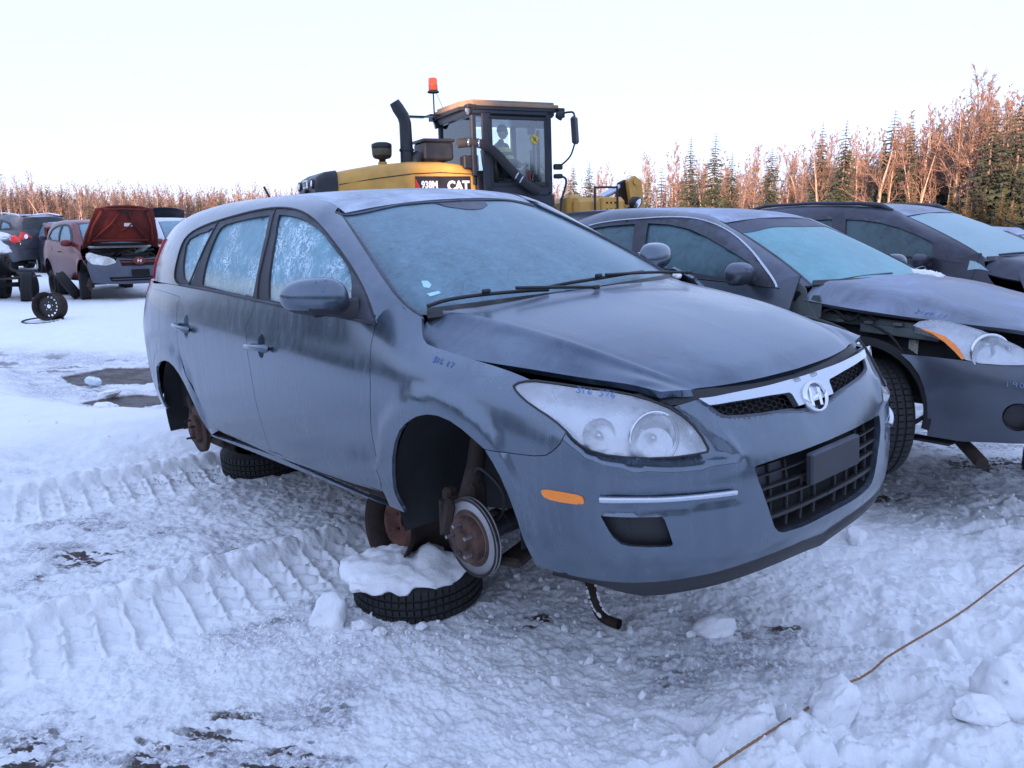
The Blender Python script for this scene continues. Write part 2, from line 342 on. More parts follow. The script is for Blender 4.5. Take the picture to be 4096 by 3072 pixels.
# outlines of the second and third car on their own surfaces
BK2 = {
 'A_hl': [(1.255,0.6282),(1.23,0.6652),(1.179,0.6936),(1.105,0.7063),(1.012,0.7079),(0.9242,0.6921),(0.8448,0.6591),(0.7702,0.6235),(0.7231,0.591),(0.697,0.5474),(0.722,0.5027),(0.8356,0.476),(0.9348,0.4647),(0.9857,0.473),(1.001,0.4751),(1.028,0.5242),(1.067,0.5716),(1.108,0.6017),(1.155,0.6168),(1.203,0.6224)],
 'A_or': [(1.22,0.6207),(1.167,0.6237),(1.126,0.617),(1.091,0.6062),(1.046,0.5688),(1.018,0.5267),(0.9986,0.4782),(1.016,0.473),(1.049,0.5191),(1.095,0.5687),(1.153,0.6049)],
 'A_bumptop': [(1.288,0.4364),(1.164,0.4594),(1.089,0.4663),(0.9857,0.473),(0.9348,0.4647),(0.8356,0.476),(0.7329,0.4958),(0.6788,0.5124)],
 'A_arch': [(1.288,0.4364),(1.238,0.3924),(1.194,0.3247),(1.169,0.255),(1.15,0.1742),(1.141,0.08679),(1.142,0)],
 'A_bot': [(1.142,0),(1.06,0),(0.9786,0),(0.849,0.02294),(0.7237,0.03691),(0.6447,0.04532)],
 'A_fog': [(0.7677,0.1722)],
 'A_hood': [(1.124,0.6022),(1.079,0.6393),(1.017,0.6604),(0.9024,0.6696),(0.7369,0.6865),(0.5423,0.6961)],
 'A_ws': [(0.6592,0.02188),(0.65,0.2192),(0.6296,0.4645),(0.6366,0.6387),(0.634,0.7632),(0.6741,0.8139)],
 'A_wtint': [(0.7192,0.5525),(0.5026,0.6727),(0.2753,0.6556),(0,0.6398)],
 'A_chr': [(0.8561,0),(0.8326,0.07731),(0.8011,0.217),(0.7604,0.4027),(0.7563,0.5906),(0.8528,0.6781),(1.017,0.7054),(1.296,0.6837),(1.539,0.6506),(1.79,0.6106),(2.057,0.5643)],
 'A_g1': [(1.458,0.6014),(1.248,0.5984),(1.084,0.5563),(0.9861,0.4758),(0.9203,0.3848),(0.8785,0.3084),(0.8546,0.2309),(0.932,0.1134),(0.9794,0.03845),(1.189,0.04821),(1.414,0.08149),(1.59,0.1152),(1.535,0.2948)],
 'A_g2': [(1.586,0.5847),(1.782,0.5563),(1.99,0.5244),(2.055,0.4953),(1.925,0.3078),(1.684,0.1007),(1.632,0.3158)],
 'A_door': [(2.041,0.677),(2.015,0.649)],
 'V_ws': [(0.5903,0.06627),(0.6019,0.2073),(0.5966,0.4378),(0.5762,0.6381),(0.6094,0.7208)],
 'V_g1': [(1.591,0.4434),(1.406,0.4434),(1.191,0.4268),(1.029,0.3775),(0.9344,0.2952),(0.882,0.2191),(0.9609,0.1264),(1.066,0),(1.241,0),(1.538,0),(1.696,0),(1.636,0.1962)],
 'V_g2': [(1.754,0.4346),(1.94,0.4193),(2.075,0.4),(1.79,0.181),(1.759,0.3048)],
 'V_tri': [(0.8249,0.1911),(0.9789,0),(0.8041,0)],
 'V_tri_g': [(0.8714,0.09295),(0.9439,0),(0.859,0.002683)],
 'V_door': [(0.8768,0.2197),(0.833,0.1913),(0.92,0.05689),(0.9614,0)],
}
BK2 = {k: np.array(v) for k, v in BK2.items()}

# ------------------------------------------------------------ naming and mesh helpers
def tag(o, label=None, cat=None, group=None, kind=None):
    for k, v in (('label', label), ('category', cat), ('group', group), ('kind', kind)):
        if v: o[k] = v
    return o


def empty(name, label, cat, loc=(0, 0, 0), rotz=0, group=None, mat=None):
    o = bpy.data.objects.new(name, None); C.objects.link(o); o.empty_display_size = .2
    o.location = loc; o.rotation_euler = (0, 0, rotz)
    if mat is not None: o.matrix_world = mat
    return tag(o, label, cat, group)


def mesh_obj(name, V, F, mat, parent=None, smooth=True, mats=None, mi=None, fsm=None):
    me = bpy.data.meshes.new(name)
    me.from_pydata([tuple(map(float, v)) for v in V], [], [tuple(int(i) for i in f) for f in F])
    for m in (mats or [mat]): me.materials.append(m)
    if smooth: me.polygons.foreach_set('use_smooth', [True] * len(me.polygons))
    if fsm is not None: me.polygons.foreach_set('use_smooth', list(map(bool, fsm)))
    if mi is not None: me.polygons.foreach_set('material_index', [int(i) for i in mi])
    me.update()
    o = bpy.data.objects.new(name, me); C.objects.link(o)
    if parent is not None: o.parent = parent
    return o


class MB:
    """collects simple shapes and links them as one mesh"""
    def __init__(s): s.V = []; s.F = []; s.S = []

    def add(s, V, F, smooth=False):
        n = len(s.V); s.V += [tuple(v) for v in V]; s.F += [tuple(i + n for i in f) for f in F]; s.S += [smooth] * len(F); return s

    def box(s, c, size, rot=None, bev=0.0):
        """box with chamfered edges"""
        hx, hy, hz = [a / 2 for a in size]; b = min(bev, hx * .9, hy * .9, hz * .9)
        M = rot if rot is not None else Matrix()
        if b <= 0:
            V = [(x, y, z) for x in (-hx, hx) for y in (-hy, hy) for z in (-hz, hz)]
            F = [(0, 1, 3, 2), (4, 6, 7, 5), (0, 4, 5, 1), (2, 3, 7, 6), (0, 2, 6, 4), (1, 5, 7, 3)]
        else:
            V = []; idx = {}
            for sx in (-1, 1):
                for sy in (-1, 1):
                    for sz in (-1, 1):
                        for a in range(3):
                            p = [sx * (hx - b), sy * (hy - b), sz * (hz - b)]; p[a] += (sx, sy, sz)[a] * b
                            idx[(sx, sy, sz, a)] = len(V); V.append(tuple(p))
            F = []
            for a in range(3):
                o1, o2 = [(1, 2), (2, 0), (0, 1)][a]
                for sg in (-1, 1):
                    q = []
                    for u, v in ((-1, -1), (1, -1), (1, 1), (-1, 1)):
                        k = [0, 0, 0]; k[a] = sg; k[o1] = u; k[o2] = v; q.append(idx[(k[0], k[1], k[2], a)])
                    F.append(tuple(q if sg > 0 else q[::-1]))
            for a in range(3):
                o1, o2 = [(1, 2), (2, 0), (0, 1)][a]
                for u in (-1, 1):
                    for v in (-1, 1):
                        q = []
                        for w, ax in ((-1, o1), (1, o1), (1, o2), (-1, o2)):
                            k = [0, 0, 0]; k[a] = w; k[o1] = u; k[o2] = v; q.append(idx[(k[0], k[1], k[2], ax)])
                        F.append(tuple(q if u * v < 0 else q[::-1]))
            for sx in (-1, 1):
                for sy in (-1, 1):
                    for sz in (-1, 1):
                        q = [idx[(sx, sy, sz, a)] for a in range(3)]; F.append(tuple(q if sx * sy * sz > 0 else q[::-1]))
        c = Vector(c)
        return s.add([tuple(M @ Vector(v) + c) for v in V], F)

    def tube(s, pts, r, n=10, cap=True, smooth=True):
        pts = [Vector(p) for p in pts]; rs = r if hasattr(r, '__len__') else [r] * len(pts)
        V = []; t0 = None; nrm = None
        for i, p in enumerate(pts):
            t = (pts[min(i + 1, len(pts) - 1)] - pts[max(i - 1, 0)])
            t = t.normalized() if t.length > 1e-9 else (t0 or Vector((0, 0, 1)))
            if nrm is None:
                nrm = t.orthogonal().normalized()
            else:
                nrm = (nrm - t * nrm.dot(t)); nrm = nrm.normalized() if nrm.length > 1e-9 else t.orthogonal().normalized()
            b = t.cross(nrm); t0 = t
            for k in range(n):
                a = 2 * math.pi * k / n; V.append(tuple(p + (nrm * math.cos(a) + b * math.sin(a)) * rs[i]))
        F = [(i * n + k, i * n + (k + 1) % n, (i + 1) * n + (k + 1) % n, (i + 1) * n + k) for i in range(len(pts) - 1) for k in range(n)]
        s.add(V, F, smooth)
        if cap:
            m = len(pts) - 1
            s.add([V[k] for k in range(n)], [tuple(range(n))[::-1]]); s.add([V[m * n + k] for k in range(n)], [tuple(range(n))])
        return s

    def lathe(s, prof, n=32, M=None, close=False, arc=1.0, smooth=True):
        """profile of (radius, height) turned about local z"""
        M = M or Matrix(); V = []; m = len(prof); seg = n if arc >= 1 else n + 1
        for k in range(seg):
            a = 2 * math.pi * arc * k / n
            for r, h in prof: V.append(tuple(M @ Vector((r * math.cos(a), r * math.sin(a), h))))
        F = []
        for k in range(n):
            k2 = (k + 1) % seg
            for j in range(m - 1 + (1 if close else 0)):
                j2 = (j + 1) % m; F.append((k * m + j, k2 * m + j, k2 * m + j2, k * m + j2))
        return s.add(V, F, smooth)

    def prism(s, poly, h0, h1, M=None, bev=0.0):
        """flat outline given thickness along local z"""
        M = M or Matrix(); n = len(poly)
        a = sum(poly[i][0] * poly[(i + 1) % n][1] - poly[(i + 1) % n][0] * poly[i][1] for i in range(n))
        if a < 0: poly = poly[::-1]
        V = [tuple(M @ Vector((x, y, h0))) for x, y in poly] + [tuple(M @ Vector((x, y, h1))) for x, y in poly]
        F = [tuple(range(n))[::-1], tuple(range(n, 2 * n))] + [(i, (i + 1) % n, n + (i + 1) % n, n + i) for i in range(n)]
        return s.add(V, F)

    def build(s, name, mat, parent=None, bevel=0, M=None, sub=0):
        V = s.V if M is None else [tuple(M @ Vector(v)) for v in s.V]
        o = mesh_obj(name, V, s.F, mat, parent, smooth=False, fsm=s.S)
        if bevel:
            md = o.modifiers.new('bevel', 'BEVEL'); md.width = bevel; md.segments = 2; md.limit_method = 'ANGLE'; md.angle_limit = R(35); md.harden_normals = False
        if sub:
            md = o.modifiers.new('sub', 'SUBSURF'); md.levels = sub; md.render_levels = sub
        return o


def poly_offset(P, d):
    """move a closed outline inwards by d"""
    P = np.asarray(P, float)
    a = (P[:, 0] * np.roll(P[:, 1], -1) - np.roll(P[:, 0], -1) * P[:, 1]).sum()
    e = np.roll(P, -1, 0) - P; e /= np.linalg.norm(e, axis=1)[:, None] + 1e-12
    n = np.stack([-e[:, 1], e[:, 0]], 1) * (1 if a > 0 else -1)
    m = n + np.roll(n, 1, 0); l = np.linalg.norm(m, axis=1)[:, None]; m = m / np.maximum(l, .3)
    k = np.clip(1 / np.maximum((m * n).sum(1), .5), 1, 1.6)[:, None]
    return P + m * d * k


def densify(P, step):
    P = np.asarray(P, float); out = []
    for a, b in zip(P, np.roll(P, -1, 0)):
        L = np.linalg.norm(b - a)
        if L < 1e-5: continue
        n = max(1, int(math.ceil(L / step)))
        for k in range(n): out.append(a + (b - a) * k / n)
    return np.array(out)


def triangulate(outer, holes, h):
    """fill an outline with an even net of points; returns points, triangles, index loops of the borders"""
    loops = [densify(outer, h)] + [densify(q, h) for q in holes]
    pts = []; edges = []; idx = []
    for L in loops:
        n0 = len(pts); pts += [Vector(p) for p in L]; m = len(L)
        edges += [(n0 + i, n0 + (i + 1) % m) for i in range(m)]; idx.append(list(range(n0, n0 + m)))
    lo = loops[0].min(0); hi = loops[0].max(0)
    gx = np.arange(lo[0] + h / 2, hi[0], h); gy = np.arange(lo[1] + h / 2, hi[1], h)
    if len(gx) and len(gy):
        G = np.stack(np.meshgrid(gx, gy, indexing='ij'), -1); G[:, 1::2, 0] += h / 2
        G = G.reshape(-1, 2)
        ok = inside(G, loops[0]) & (seg_dist(G, loops[0], True) > h * .45)
        for q in loops[1:]: ok &= ~inside(G, q) & (seg_dist(G, q, True) > h * .45)
        pts += [Vector(p) for p in G[ok]]
    r = delaunay_2d_cdt(pts, edges, [], 0, 1e-6)
    V = np.array([tuple(v) for v in r[0]]); T = [f for f in r[2] if len(f) == 3]
    T = np.array(T); c = V[T].mean(1)
    ok = inside(c, loops[0])
    for q in loops[1:]: ok &= ~inside(c, q)
    T = T[ok]
    # orient counter-clockwise
    a = V[T]; s = (a[:, 1, 0] - a[:, 0, 0]) * (a[:, 2, 1] - a[:, 0, 1]) - (a[:, 1, 1] - a[:, 0, 1]) * (a[:, 2, 0] - a[:, 0, 0])
    T[s < 0] = T[s < 0][:, ::-1]
    om = {}
    for new, olds in enumerate(r[3]):
        for o_ in olds: om[o_] = new
    idx = [[om[i] for i in L if i in om] for L in idx]
    return V, T, idx


def panel(name, S, outer, mat, parent, side=(-1,), holes=(), h=.03, depth=.014, gap=.0016, off=0.0, lip=.0015, back=False, edge=False):
    """a sheet cut to an outline on surface S, with a turned edge; side -1 = near (y < 0), 1 = far, both = mirrored and welded on the centre line"""
    both = len(side) > 1; o0 = np.asarray(outer, float)
    outer = poly_offset(o0, gap) if gap else o0
    if both and gap:
        y0 = np.abs(S.base(o0[:, 0], o0[:, 1])[:, 1]) < 1e-3
        outer = np.where(y0[:, None], o0, outer)
    holes = [poly_offset(q, -gap) if gap else np.asarray(q, float) for q in holes]
    P2, T, loops = triangulate(outer, holes, h)
    p = S(P2[:, 0], P2[:, 1]); n = S.normal(P2[:, 0], P2[:, 1])
    mid = both & (np.abs(p[:, 1]) < 2e-3); n[mid, 1] = 0; n /= np.linalg.norm(n, axis=1)[:, None]; p[mid, 1] = 0
    p = p + n * off
    V = []; F = []; SM = []; shared = {}; ed = []
    dist = seg_dist(P2, outer, True) if edge else None
    if edge and both: dist = seg_dist(P2, np.array([q for q in outer if abs(S.base([q[0]], [q[1]])[0, 1]) > 1e-3]))
    for sg in side:
        m = np.array([1, sg, 1.0]); flip = (sg < 0); ids = []
        for i in range(len(p)):
            if mid[i] and i in shared: ids.append(shared[i])
            else:
                ids.append(len(V)); V.append(p[i] * m); ed.append(dist[i] if edge else 0)
                if mid[i]: shared[i] = ids[-1]
        F += [tuple(ids[i] for i in (t[::-1] if flip == (S.sgn > 0) else t)) for t in map(tuple, T)]; SM += [True] * len(T)
        for L in loops:
            q0 = p[L] * m; nn = n[L] * m; k = len(L)
            n1 = len(V); V += list(q0); V += list(q0 - nn * depth); ed += [0] * (2 * k)
            for i in range(k):
                j = (i + 1) % k
                if mid[L[i]] and mid[L[j]]: continue
                F.append((n1 + i, n1 + j, n1 + k + j, n1 + k + i)); SM.append(True)
        if back:
            n2 = len(V); V += list((p - n * depth) * m); ed += [0] * len(p)
            F += [tuple(n2 + i for i in (t if flip == (S.sgn > 0) else t[::-1])) for t in map(tuple, T)]; SM += [True] * len(T)
    o = mesh_obj(name, V, F, mat, parent, fsm=SM)
    if edge:
        at = o.data.attributes.new('edge', 'FLOAT', 'POINT'); at.data.foreach_set('value', np.array(ed, np.float32))
    return o


def strip_on(name, S, line, w, mat, parent, side=(-1,), off=0.0, th=.006, v0=None):
    """a narrow raised band following a line on S"""
    L = np.asarray(line, float); t = np.gradient(L, axis=0); t /= np.linalg.norm(t, axis=1)[:, None] + 1e-12
    n2 = np.stack([-t[:, 1], t[:, 0]], 1); V = []; F = []
    prof = [(-.5, -.5), (-.5, .35), (-.32, 1), (.32, 1), (.5, .35), (.5, -.5)]
    for sg in side:
        m = np.array([1, sg, 1.0]); n0 = len(V); k = len(prof)
        rows = []
        for a, b in prof:
            q = L + n2 * w * a; rows.append(S(q[:, 0], q[:, 1]) + S.normal(q[:, 0], q[:, 1]) * (off + th * b))
        for i in range(len(L)):
            for r_ in rows: V.append(r_[i] * m)
        for i in range(len(L) - 1):
            for j in range(k - 1):
                F.append((n0 + i * k + j, n0 + i * k + j + 1, n0 + (i + 1) * k + j + 1, n0 + (i + 1) * k + j))
        F.append(tuple(n0 + j for j in range(k))); F.append(tuple(n0 + (len(L) - 1) * k + j for j in range(k))[::-1])
    return mesh_obj(name, V, F, mat, parent)


def stroke(name, pts, r, mat, parent=None, n=8, res=4, closed=False):
    P = smooth_line(pts, res) if res > 1 else np.asarray(pts, float)
    return MB().tube(P, r, n).build(name, mat, parent)


def text_obj(name, body, size, mat, parent, M, depth=.002, bold=0.0, sx=1.0):
    cu = bpy.data.curves.new(name, 'FONT'); cu.body = body; cu.size = size; cu.extrude = depth; cu.offset = bold
    cu.align_x = 'LEFT'; cu.resolution_u = 3
    cu.materials.append(mat); tmp = bpy.data.objects.new(name + '_curve', cu); C.objects.link(tmp); dg = bpy.context.evaluated_depsgraph_get(); me = bpy.data.meshes.new_from_object(tmp.evaluated_get(dg)); bpy.data.objects.remove(tmp)
    o = bpy.data.objects.new(name, me); C.objects.link(o)
    o.parent = parent; o.matrix_local = M @ Matrix.Diagonal((sx, 1, 1, 1))
    return o

# ------------------------------------------------------------ materials (all procedural)
class NT:
    def __init__(s, name):
        s.m = bpy.data.materials.new(name); s.m.use_nodes = True; s.t = s.m.node_tree; s.t.nodes.clear()
        s.out = s.n('ShaderNodeOutputMaterial'); s.b = s.n('ShaderNodeBsdfPrincipled'); s.l(s.b.outputs[0], s.out.inputs[0])

    def n(s, t, **k):
        x = s.t.nodes.new(t)
        for a, v in k.items(): setattr(x, a, v)
        return x

    def l(s, a, b): s.t.links.new(a, b)

    def val(s, sock, v):
        if isinstance(v, (int, float)): sock.default_value = v
        elif isinstance(v, (tuple, list)): sock.default_value = tuple(v) + ((1,) if len(v) == 3 and len(sock.default_value) == 4 else ())
        else: s.l(v, sock)

    def set(s, **k):
        nm = dict(col='Base Color', rough='Roughness', metal='Metallic', spec='Specular IOR Level', coat='Coat Weight', coatr='Coat Roughness', em='Emission Color', ems='Emission Strength',
                  trans='Transmission Weight', sss='Subsurface Weight', alpha='Alpha', ior='IOR', sheen='Sheen Weight', normal='Normal')
        for a, v in k.items(): s.val(s.b.inputs[nm[a]], v)
        return s

    def co(s, kind='Object', scale=(1, 1, 1), rot=(0, 0, 0), loc=(0, 0, 0)):
        tc = s.n('ShaderNodeTexCoord'); mp = s.n('ShaderNodeMapping'); s.l(tc.outputs[kind], mp.inputs[0])
        mp.inputs['Scale'].default_value = scale; mp.inputs['Rotation'].default_value = rot; mp.inputs['Location'].default_value = loc
        return mp.outputs[0]

    def noise(s, scale=5, detail=4, rough=.55, co=None, dist=0, fac=True):
        x = s.n('ShaderNodeTexNoise'); x.inputs['Scale'].default_value = scale; x.inputs['Detail'].default_value = detail
        x.inputs['Roughness'].default_value = rough; x.inputs['Distortion'].default_value = dist
        if co is not None: s.l(co, x.inputs['Vector'])
        return x.outputs[0 if fac else 1]

    def vor(s, scale=5, co=None, feature='F1', out=0, rnd=1):
        x = s.n('ShaderNodeTexVoronoi', feature=feature); x.inputs['Scale'].default_value = scale; x.inputs['Randomness'].default_value = rnd
        if co is not None: s.l(co, x.inputs['Vector'])
        return x.outputs[out]

    def ramp(s, f, *stops, mode='LINEAR'):
        x = s.n('ShaderNodeValToRGB'); x.color_ramp.interpolation = mode; e = x.color_ramp.elements
        while len(e) < len(stops): e.new(.5)
        for i, (p, c) in enumerate(stops):
            e[i].position = p; e[i].color = ((c, c, c, 1) if isinstance(c, (int, float)) else tuple(c) + (1,))
        s.l(f, x.inputs[0]); return x.outputs[0]

    def math(s, op, a, b=0.0, clamp=False):
        x = s.n('ShaderNodeMath', operation=op, use_clamp=clamp); s.val(x.inputs[0], a); s.val(x.inputs[1], b); return x.outputs[0]

    def mix(s, f, a, b):
        x = s.n('ShaderNodeMix', data_type='RGBA'); s.val(x.inputs[0], f)
        s.val(x.inputs[6], a); s.val(x.inputs[7], b); return x.outputs[2]

    def bump(s, h, strength=.3, dist=.01, prev=None):
        x = s.n('ShaderNodeBump'); x.inputs['Strength'].default_value = strength; x.inputs['Distance'].default_value = dist
        s.l(h, x.inputs['Height'])
        if prev is not None: s.l(prev, x.inputs['Normal'])
        s.l(x.outputs[0], s.b.inputs['Normal']); return x.outputs[0]

    def sep(s, v):
        x = s.n('ShaderNodeSeparateXYZ'); s.l(v, x.inputs[0]); return x.outputs

    def nz(s):
        g = s.n('ShaderNodeNewGeometry'); return s.sep(g.outputs['Normal'])[2]

    def attr(s, name):
        return s.n('ShaderNodeAttribute', attribute_name=name).outputs['Fac']


def plain(name, col, rough=.6, metal=0, var=.25, scale=12, bump=0, spec=.5, coat=0):
    t = NT(name); f = t.noise(scale, 5, .6, t.co())
    a = [c * (1 - var) for c in col]; b = [min(1, c * (1 + var)) for c in col]
    t.set(col=t.ramp(f, (.3, a), (.7, b)), rough=t.ramp(f, (.3, max(0, rough - .08)), (.7, min(1, rough + .08))), metal=metal, spec=spec, coat=coat)
    if bump: t.bump(t.noise(scale * 4, 4, .6, t.co()), bump, .004)
    return t.m


def frost_paint(name, base, metal=.55, rough=.34, frost=(.60, .66, .76), amount=.5, dust=.35, dustcol=(.34, .35, .36), streak=.3, fs=9, coat=.35):
    """car paint under patchy hoar frost (settled on what faces up) and dried road salt"""
    t = NT(name); co = t.co()
    nz = t.nz(); up = t.ramp(nz, (.15, 0.0), (.95, 1.0))
    n1 = t.noise(fs, 6, .65, co, .6); n2 = t.noise(fs * .22, 3, .5, co); n3 = t.noise(160, 3, .7, co)
    patch = t.math('ADD', t.math('MULTIPLY', n1, .5), t.math('MULTIPLY', n2, .6))
    fr = t.math('MULTIPLY', t.ramp(patch, (.42, .10), (.66, 1.0)), t.math('ADD', t.math('MULTIPLY', up, 1.0), .10), True)
    fr = t.math('MULTIPLY', fr, t.math('ADD', t.math('MULTIPLY', n3, .9), .45), True)
    fr = t.math('MULTIPLY', fr, amount, True)
    sco = t.co(scale=(13, 13, .8)); s1 = t.noise(2.2, 5, .6, sco, .2); s2 = t.noise(3, 4, .6, co)
    du = t.math('MULTIPLY', t.math('MULTIPLY', t.ramp(s1, (.38, 0.0), (.75, 1.0)), streak), t.ramp(s2, (.3, .2), (.7, 1.0)))
    du = t.math('ADD', du, t.math('MULTIPLY', t.noise(2.0, 5, .6, co), dust * .55), True)
    g = t.noise(900, 2, .5, co)
    flake = t.mix(t.ramp(g, (.35, 0.0), (.7, 1.0)), [c * .86 for c in base], [min(1, c * 1.14) for c in base])
    c = t.mix(du, flake, dustcol); c = t.mix(fr, c, frost)
    cov = t.math('MAXIMUM', fr, du)
    t.set(col=c, metal=t.math('MULTIPLY', t.math('SUBTRACT', 1.0, cov, True), metal), rough=t.math('ADD', t.math('MULTIPLY', cov, .45), t.math('ADD', t.math('MULTIPLY', n1, .10), rough), True), coat=t.math('MULTIPLY', t.math('SUBTRACT', 1.0, t.math('MULTIPLY', cov, 1.6), True), coat), coatr=.10)
    t.bump(t.math('MULTIPLY', fr, n3), .25, .0012)
    return t.m


def frost_glass(name, ice=(.36, .58, .66), deep=(.030, .085, .105), amt=.55, scale=14, glow=None, zline=.0, edge=.0, streaky=(1, 1, 1), white=.0, rough=.45, fine=.7, edged=0):
    t = NT(name); co = t.co(); sc = t.co(scale=streaky)
    a = t.noise(scale, 7, .68, sc, 1.2); b = t.noise(scale * .22, 3, .55, co); c2 = t.noise(260, 2, .6, co)
    f = t.math('ADD', t.math('MULTIPLY', a, .75), t.math('MULTIPLY', b, .45))
    fr = t.ramp(f, (.50 - amt * .3, 0.12), (.62 - amt * .1, .62), (.74, 1.0))
    fr = t.math('MULTIPLY', fr, t.math('ADD', t.math('MULTIPLY', c2, fine), 1.0 - fine * .55), True)
    fr = t.math('MULTIPLY', fr, amt + .35, True)
    if edged:
        ee = t.math('ADD', t.attr('edge'), t.math('MULTIPLY', t.math('SUBTRACT', t.noise(16, 5, .7, co), .5), .16))
        fr = t.math('MULTIPLY', fr, t.ramp(ee, (.0, 1 - edged), (.13, 1.0)))
    col = t.mix(fr, deep, ice)
    if white:
        w = t.math('ABSOLUTE', t.math('SUBTRACT', t.noise(scale * 1.1, 3, .6, t.co(scale=(1, 1, .55)), 2.2), .5))
        wm = t.math('MULTIPLY', t.ramp(w, (.012, 1.0), (.055, 0.0)), t.ramp(t.noise(4.5, 4, .6, co), (.44, 0.0), (.60, 1.0)))
        col = t.mix(t.math('MULTIPLY', wm, white), col, (.70, .84, .92))
    if glow:  # horizon glow through the panes, painted as a cream band low on the glass
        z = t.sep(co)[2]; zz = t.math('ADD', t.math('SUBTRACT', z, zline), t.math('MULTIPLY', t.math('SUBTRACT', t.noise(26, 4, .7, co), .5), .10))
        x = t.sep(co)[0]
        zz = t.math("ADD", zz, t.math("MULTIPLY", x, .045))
        col = t.mix(t.math('MULTIPLY', t.ramp(zz, (.0, .85), (.05, 0.0)), t.ramp(t.noise(60, 3, .6, co), (.35, .35), (.6, 1.0))), col, glow)
    t.set(col=col, rough=t.math('ADD', t.math('MULTIPLY', fr, .4), .22, True), spec=.5, coat=.12, coatr=.3)
    t.bump(a, .5, .003)
    return t.m


M = {}
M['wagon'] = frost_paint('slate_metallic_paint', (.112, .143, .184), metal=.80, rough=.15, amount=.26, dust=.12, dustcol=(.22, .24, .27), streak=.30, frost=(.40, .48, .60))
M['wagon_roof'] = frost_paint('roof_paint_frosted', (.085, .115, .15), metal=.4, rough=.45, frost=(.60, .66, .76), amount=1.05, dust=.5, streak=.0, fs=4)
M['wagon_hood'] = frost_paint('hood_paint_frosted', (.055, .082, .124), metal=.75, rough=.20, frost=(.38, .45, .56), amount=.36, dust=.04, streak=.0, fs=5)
M['trimfrost'] = frost_paint('frosted_black_trim', (.022, .022, .026), metal=0, rough=.5, frost=(.20, .22, .30), amount=.5, dust=.3, dustcol=(.06, .06, .08), streak=.4, fs=22, coat=0)
M['black'] = plain('black_plastic', (.018, .018, .020), .55, bump=.15)
M['dark'] = plain('dark_cavity', (.006, .006, .007), .9)
M['rubber'] = plain('rubber', (.020, .020, .021), .78, scale=30, bump=.2)
M['chrome'] = frost_paint('hazed_chrome', (.56, .60, .66), metal=1.0, rough=.13, frost=(.50, .55, .66), amount=.3, dust=.35, dustcol=(.45, .47, .5), streak=.2, fs=16, coat=0)
M['badge'] = plain('badge_chrome', (.72, .74, .78), .18, metal=1, var=.08)
M['rust'] = plain('rusty_steel', (.095, .052, .038), .85, metal=.25, var=.6, scale=18, bump=.6)
M['rustdark'] = plain('dark_rusty_steel', (.040, .027, .022), .8, metal=.35, var=.5, scale=14, bump=.5)
M['steel'] = plain('bare_brake_steel', (.30, .29, .30), .45, metal=.75, var=.25, scale=7, bump=.1)
M['snow'] = None

# ------------------------------------------------------------ snow ground
def _hash(ix, iy, k):
    n = (ix.astype(np.int64) * 374761393 + iy.astype(np.int64) * 668265263 + k * 2147483647) & 0xffffffff
    n = ((n ^ (n >> 13)) * 1274126177) & 0xffffffff
    return ((n ^ (n >> 16)) & 0xffffff) / float(0xffffff)


def vnoise(x, y, k=0):
    ix = np.floor(x); iy = np.floor(y); fx = x - ix; fy = y - iy; ix = ix.astype(np.int64); iy = iy.astype(np.int64)
    fx = fx * fx * fx * (fx * (fx * 6 - 15) + 10); fy = fy * fy * fy * (fy * (fy * 6 - 15) + 10)
    a = _hash(ix, iy, k); b = _hash(ix + 1, iy, k); c = _hash(ix, iy + 1, k); d = _hash(ix + 1, iy + 1, k)
    return (a + (b - a) * fx) * (1 - fy) + (c + (d - c) * fx) * fy


def fbm(x, y, s, o=4, k=0, g=.5):
    v = 0; a = 1; t = 0
    for i in range(o):
        v = v + a * vnoise(x * s + 17.3 * i, y * s - 9.1 * i, k + i); t += a; a *= g; s *= 2.03
        x, y = x * .8 - y * .6, x * .6 + y * .8
    return v / t


def worley(x, y, s, k=0):
    x = x * s; y = y * s; ix = np.floor(x).astype(np.int64); iy = np.floor(y).astype(np.int64); d1 = np.full(x.shape, 9.); d2 = d1.copy(); idv = np.zeros(x.shape)
    for a in (-1, 0, 1):
        for b in (-1, 0, 1):
            cx = ix + a; cy = iy + b; px_ = cx + _hash(cx, cy, k); py_ = cy + _hash(cx, cy, k + 5)
            d = np.hypot(px_ - x, py_ - y); m = d < d1
            d2 = np.where(m, d1, np.minimum(d2, d)); idv = np.where(m, _hash(cx, cy, k + 9), idv); d1 = np.where(m, d, d1)
    return d1, d2, idv


def line_st(x, y, a, b):
    a = np.array(a, float); d = np.array(b, float) - a; L = np.hypot(*d); d /= L
    return (x - a[0]) * d[0] + (y - a[1]) * d[1], -((x - a[0]) * -d[1] + (y - a[1]) * d[0]), L     # t > 0 below (towards camera)


def gauss(d, w): return np.exp(-(d / w) ** 2)


BANK = [(-14, 9.6), (-5.8, 9.15), (-5.3, 8.9), (-4.43, 7.74), (-3.84, 7.23), (-3.43, 7.0), (-3.0, 6.95), (-2.0, 6.7), (-1.0, 6.3), (-.9, 5.8), (-1.7, 5.55), (-3.1, 4.5), (-4.5, 3.4), (-14, -2)]
MUD = [(-4.9, 8.5), (-4.45, 8.0), (-4.0, 8.05), (-3.4, 8.2), (-2.4, 8.5), (-1.9, 9.3), (-3.9, 9.25), (-4.6, 9.15)]
MUD2 = [(-4.1, 7.35), (-3.6, 6.9), (-3.2, 7.05), (-3.0, 7.6), (-3.6, 7.75)]


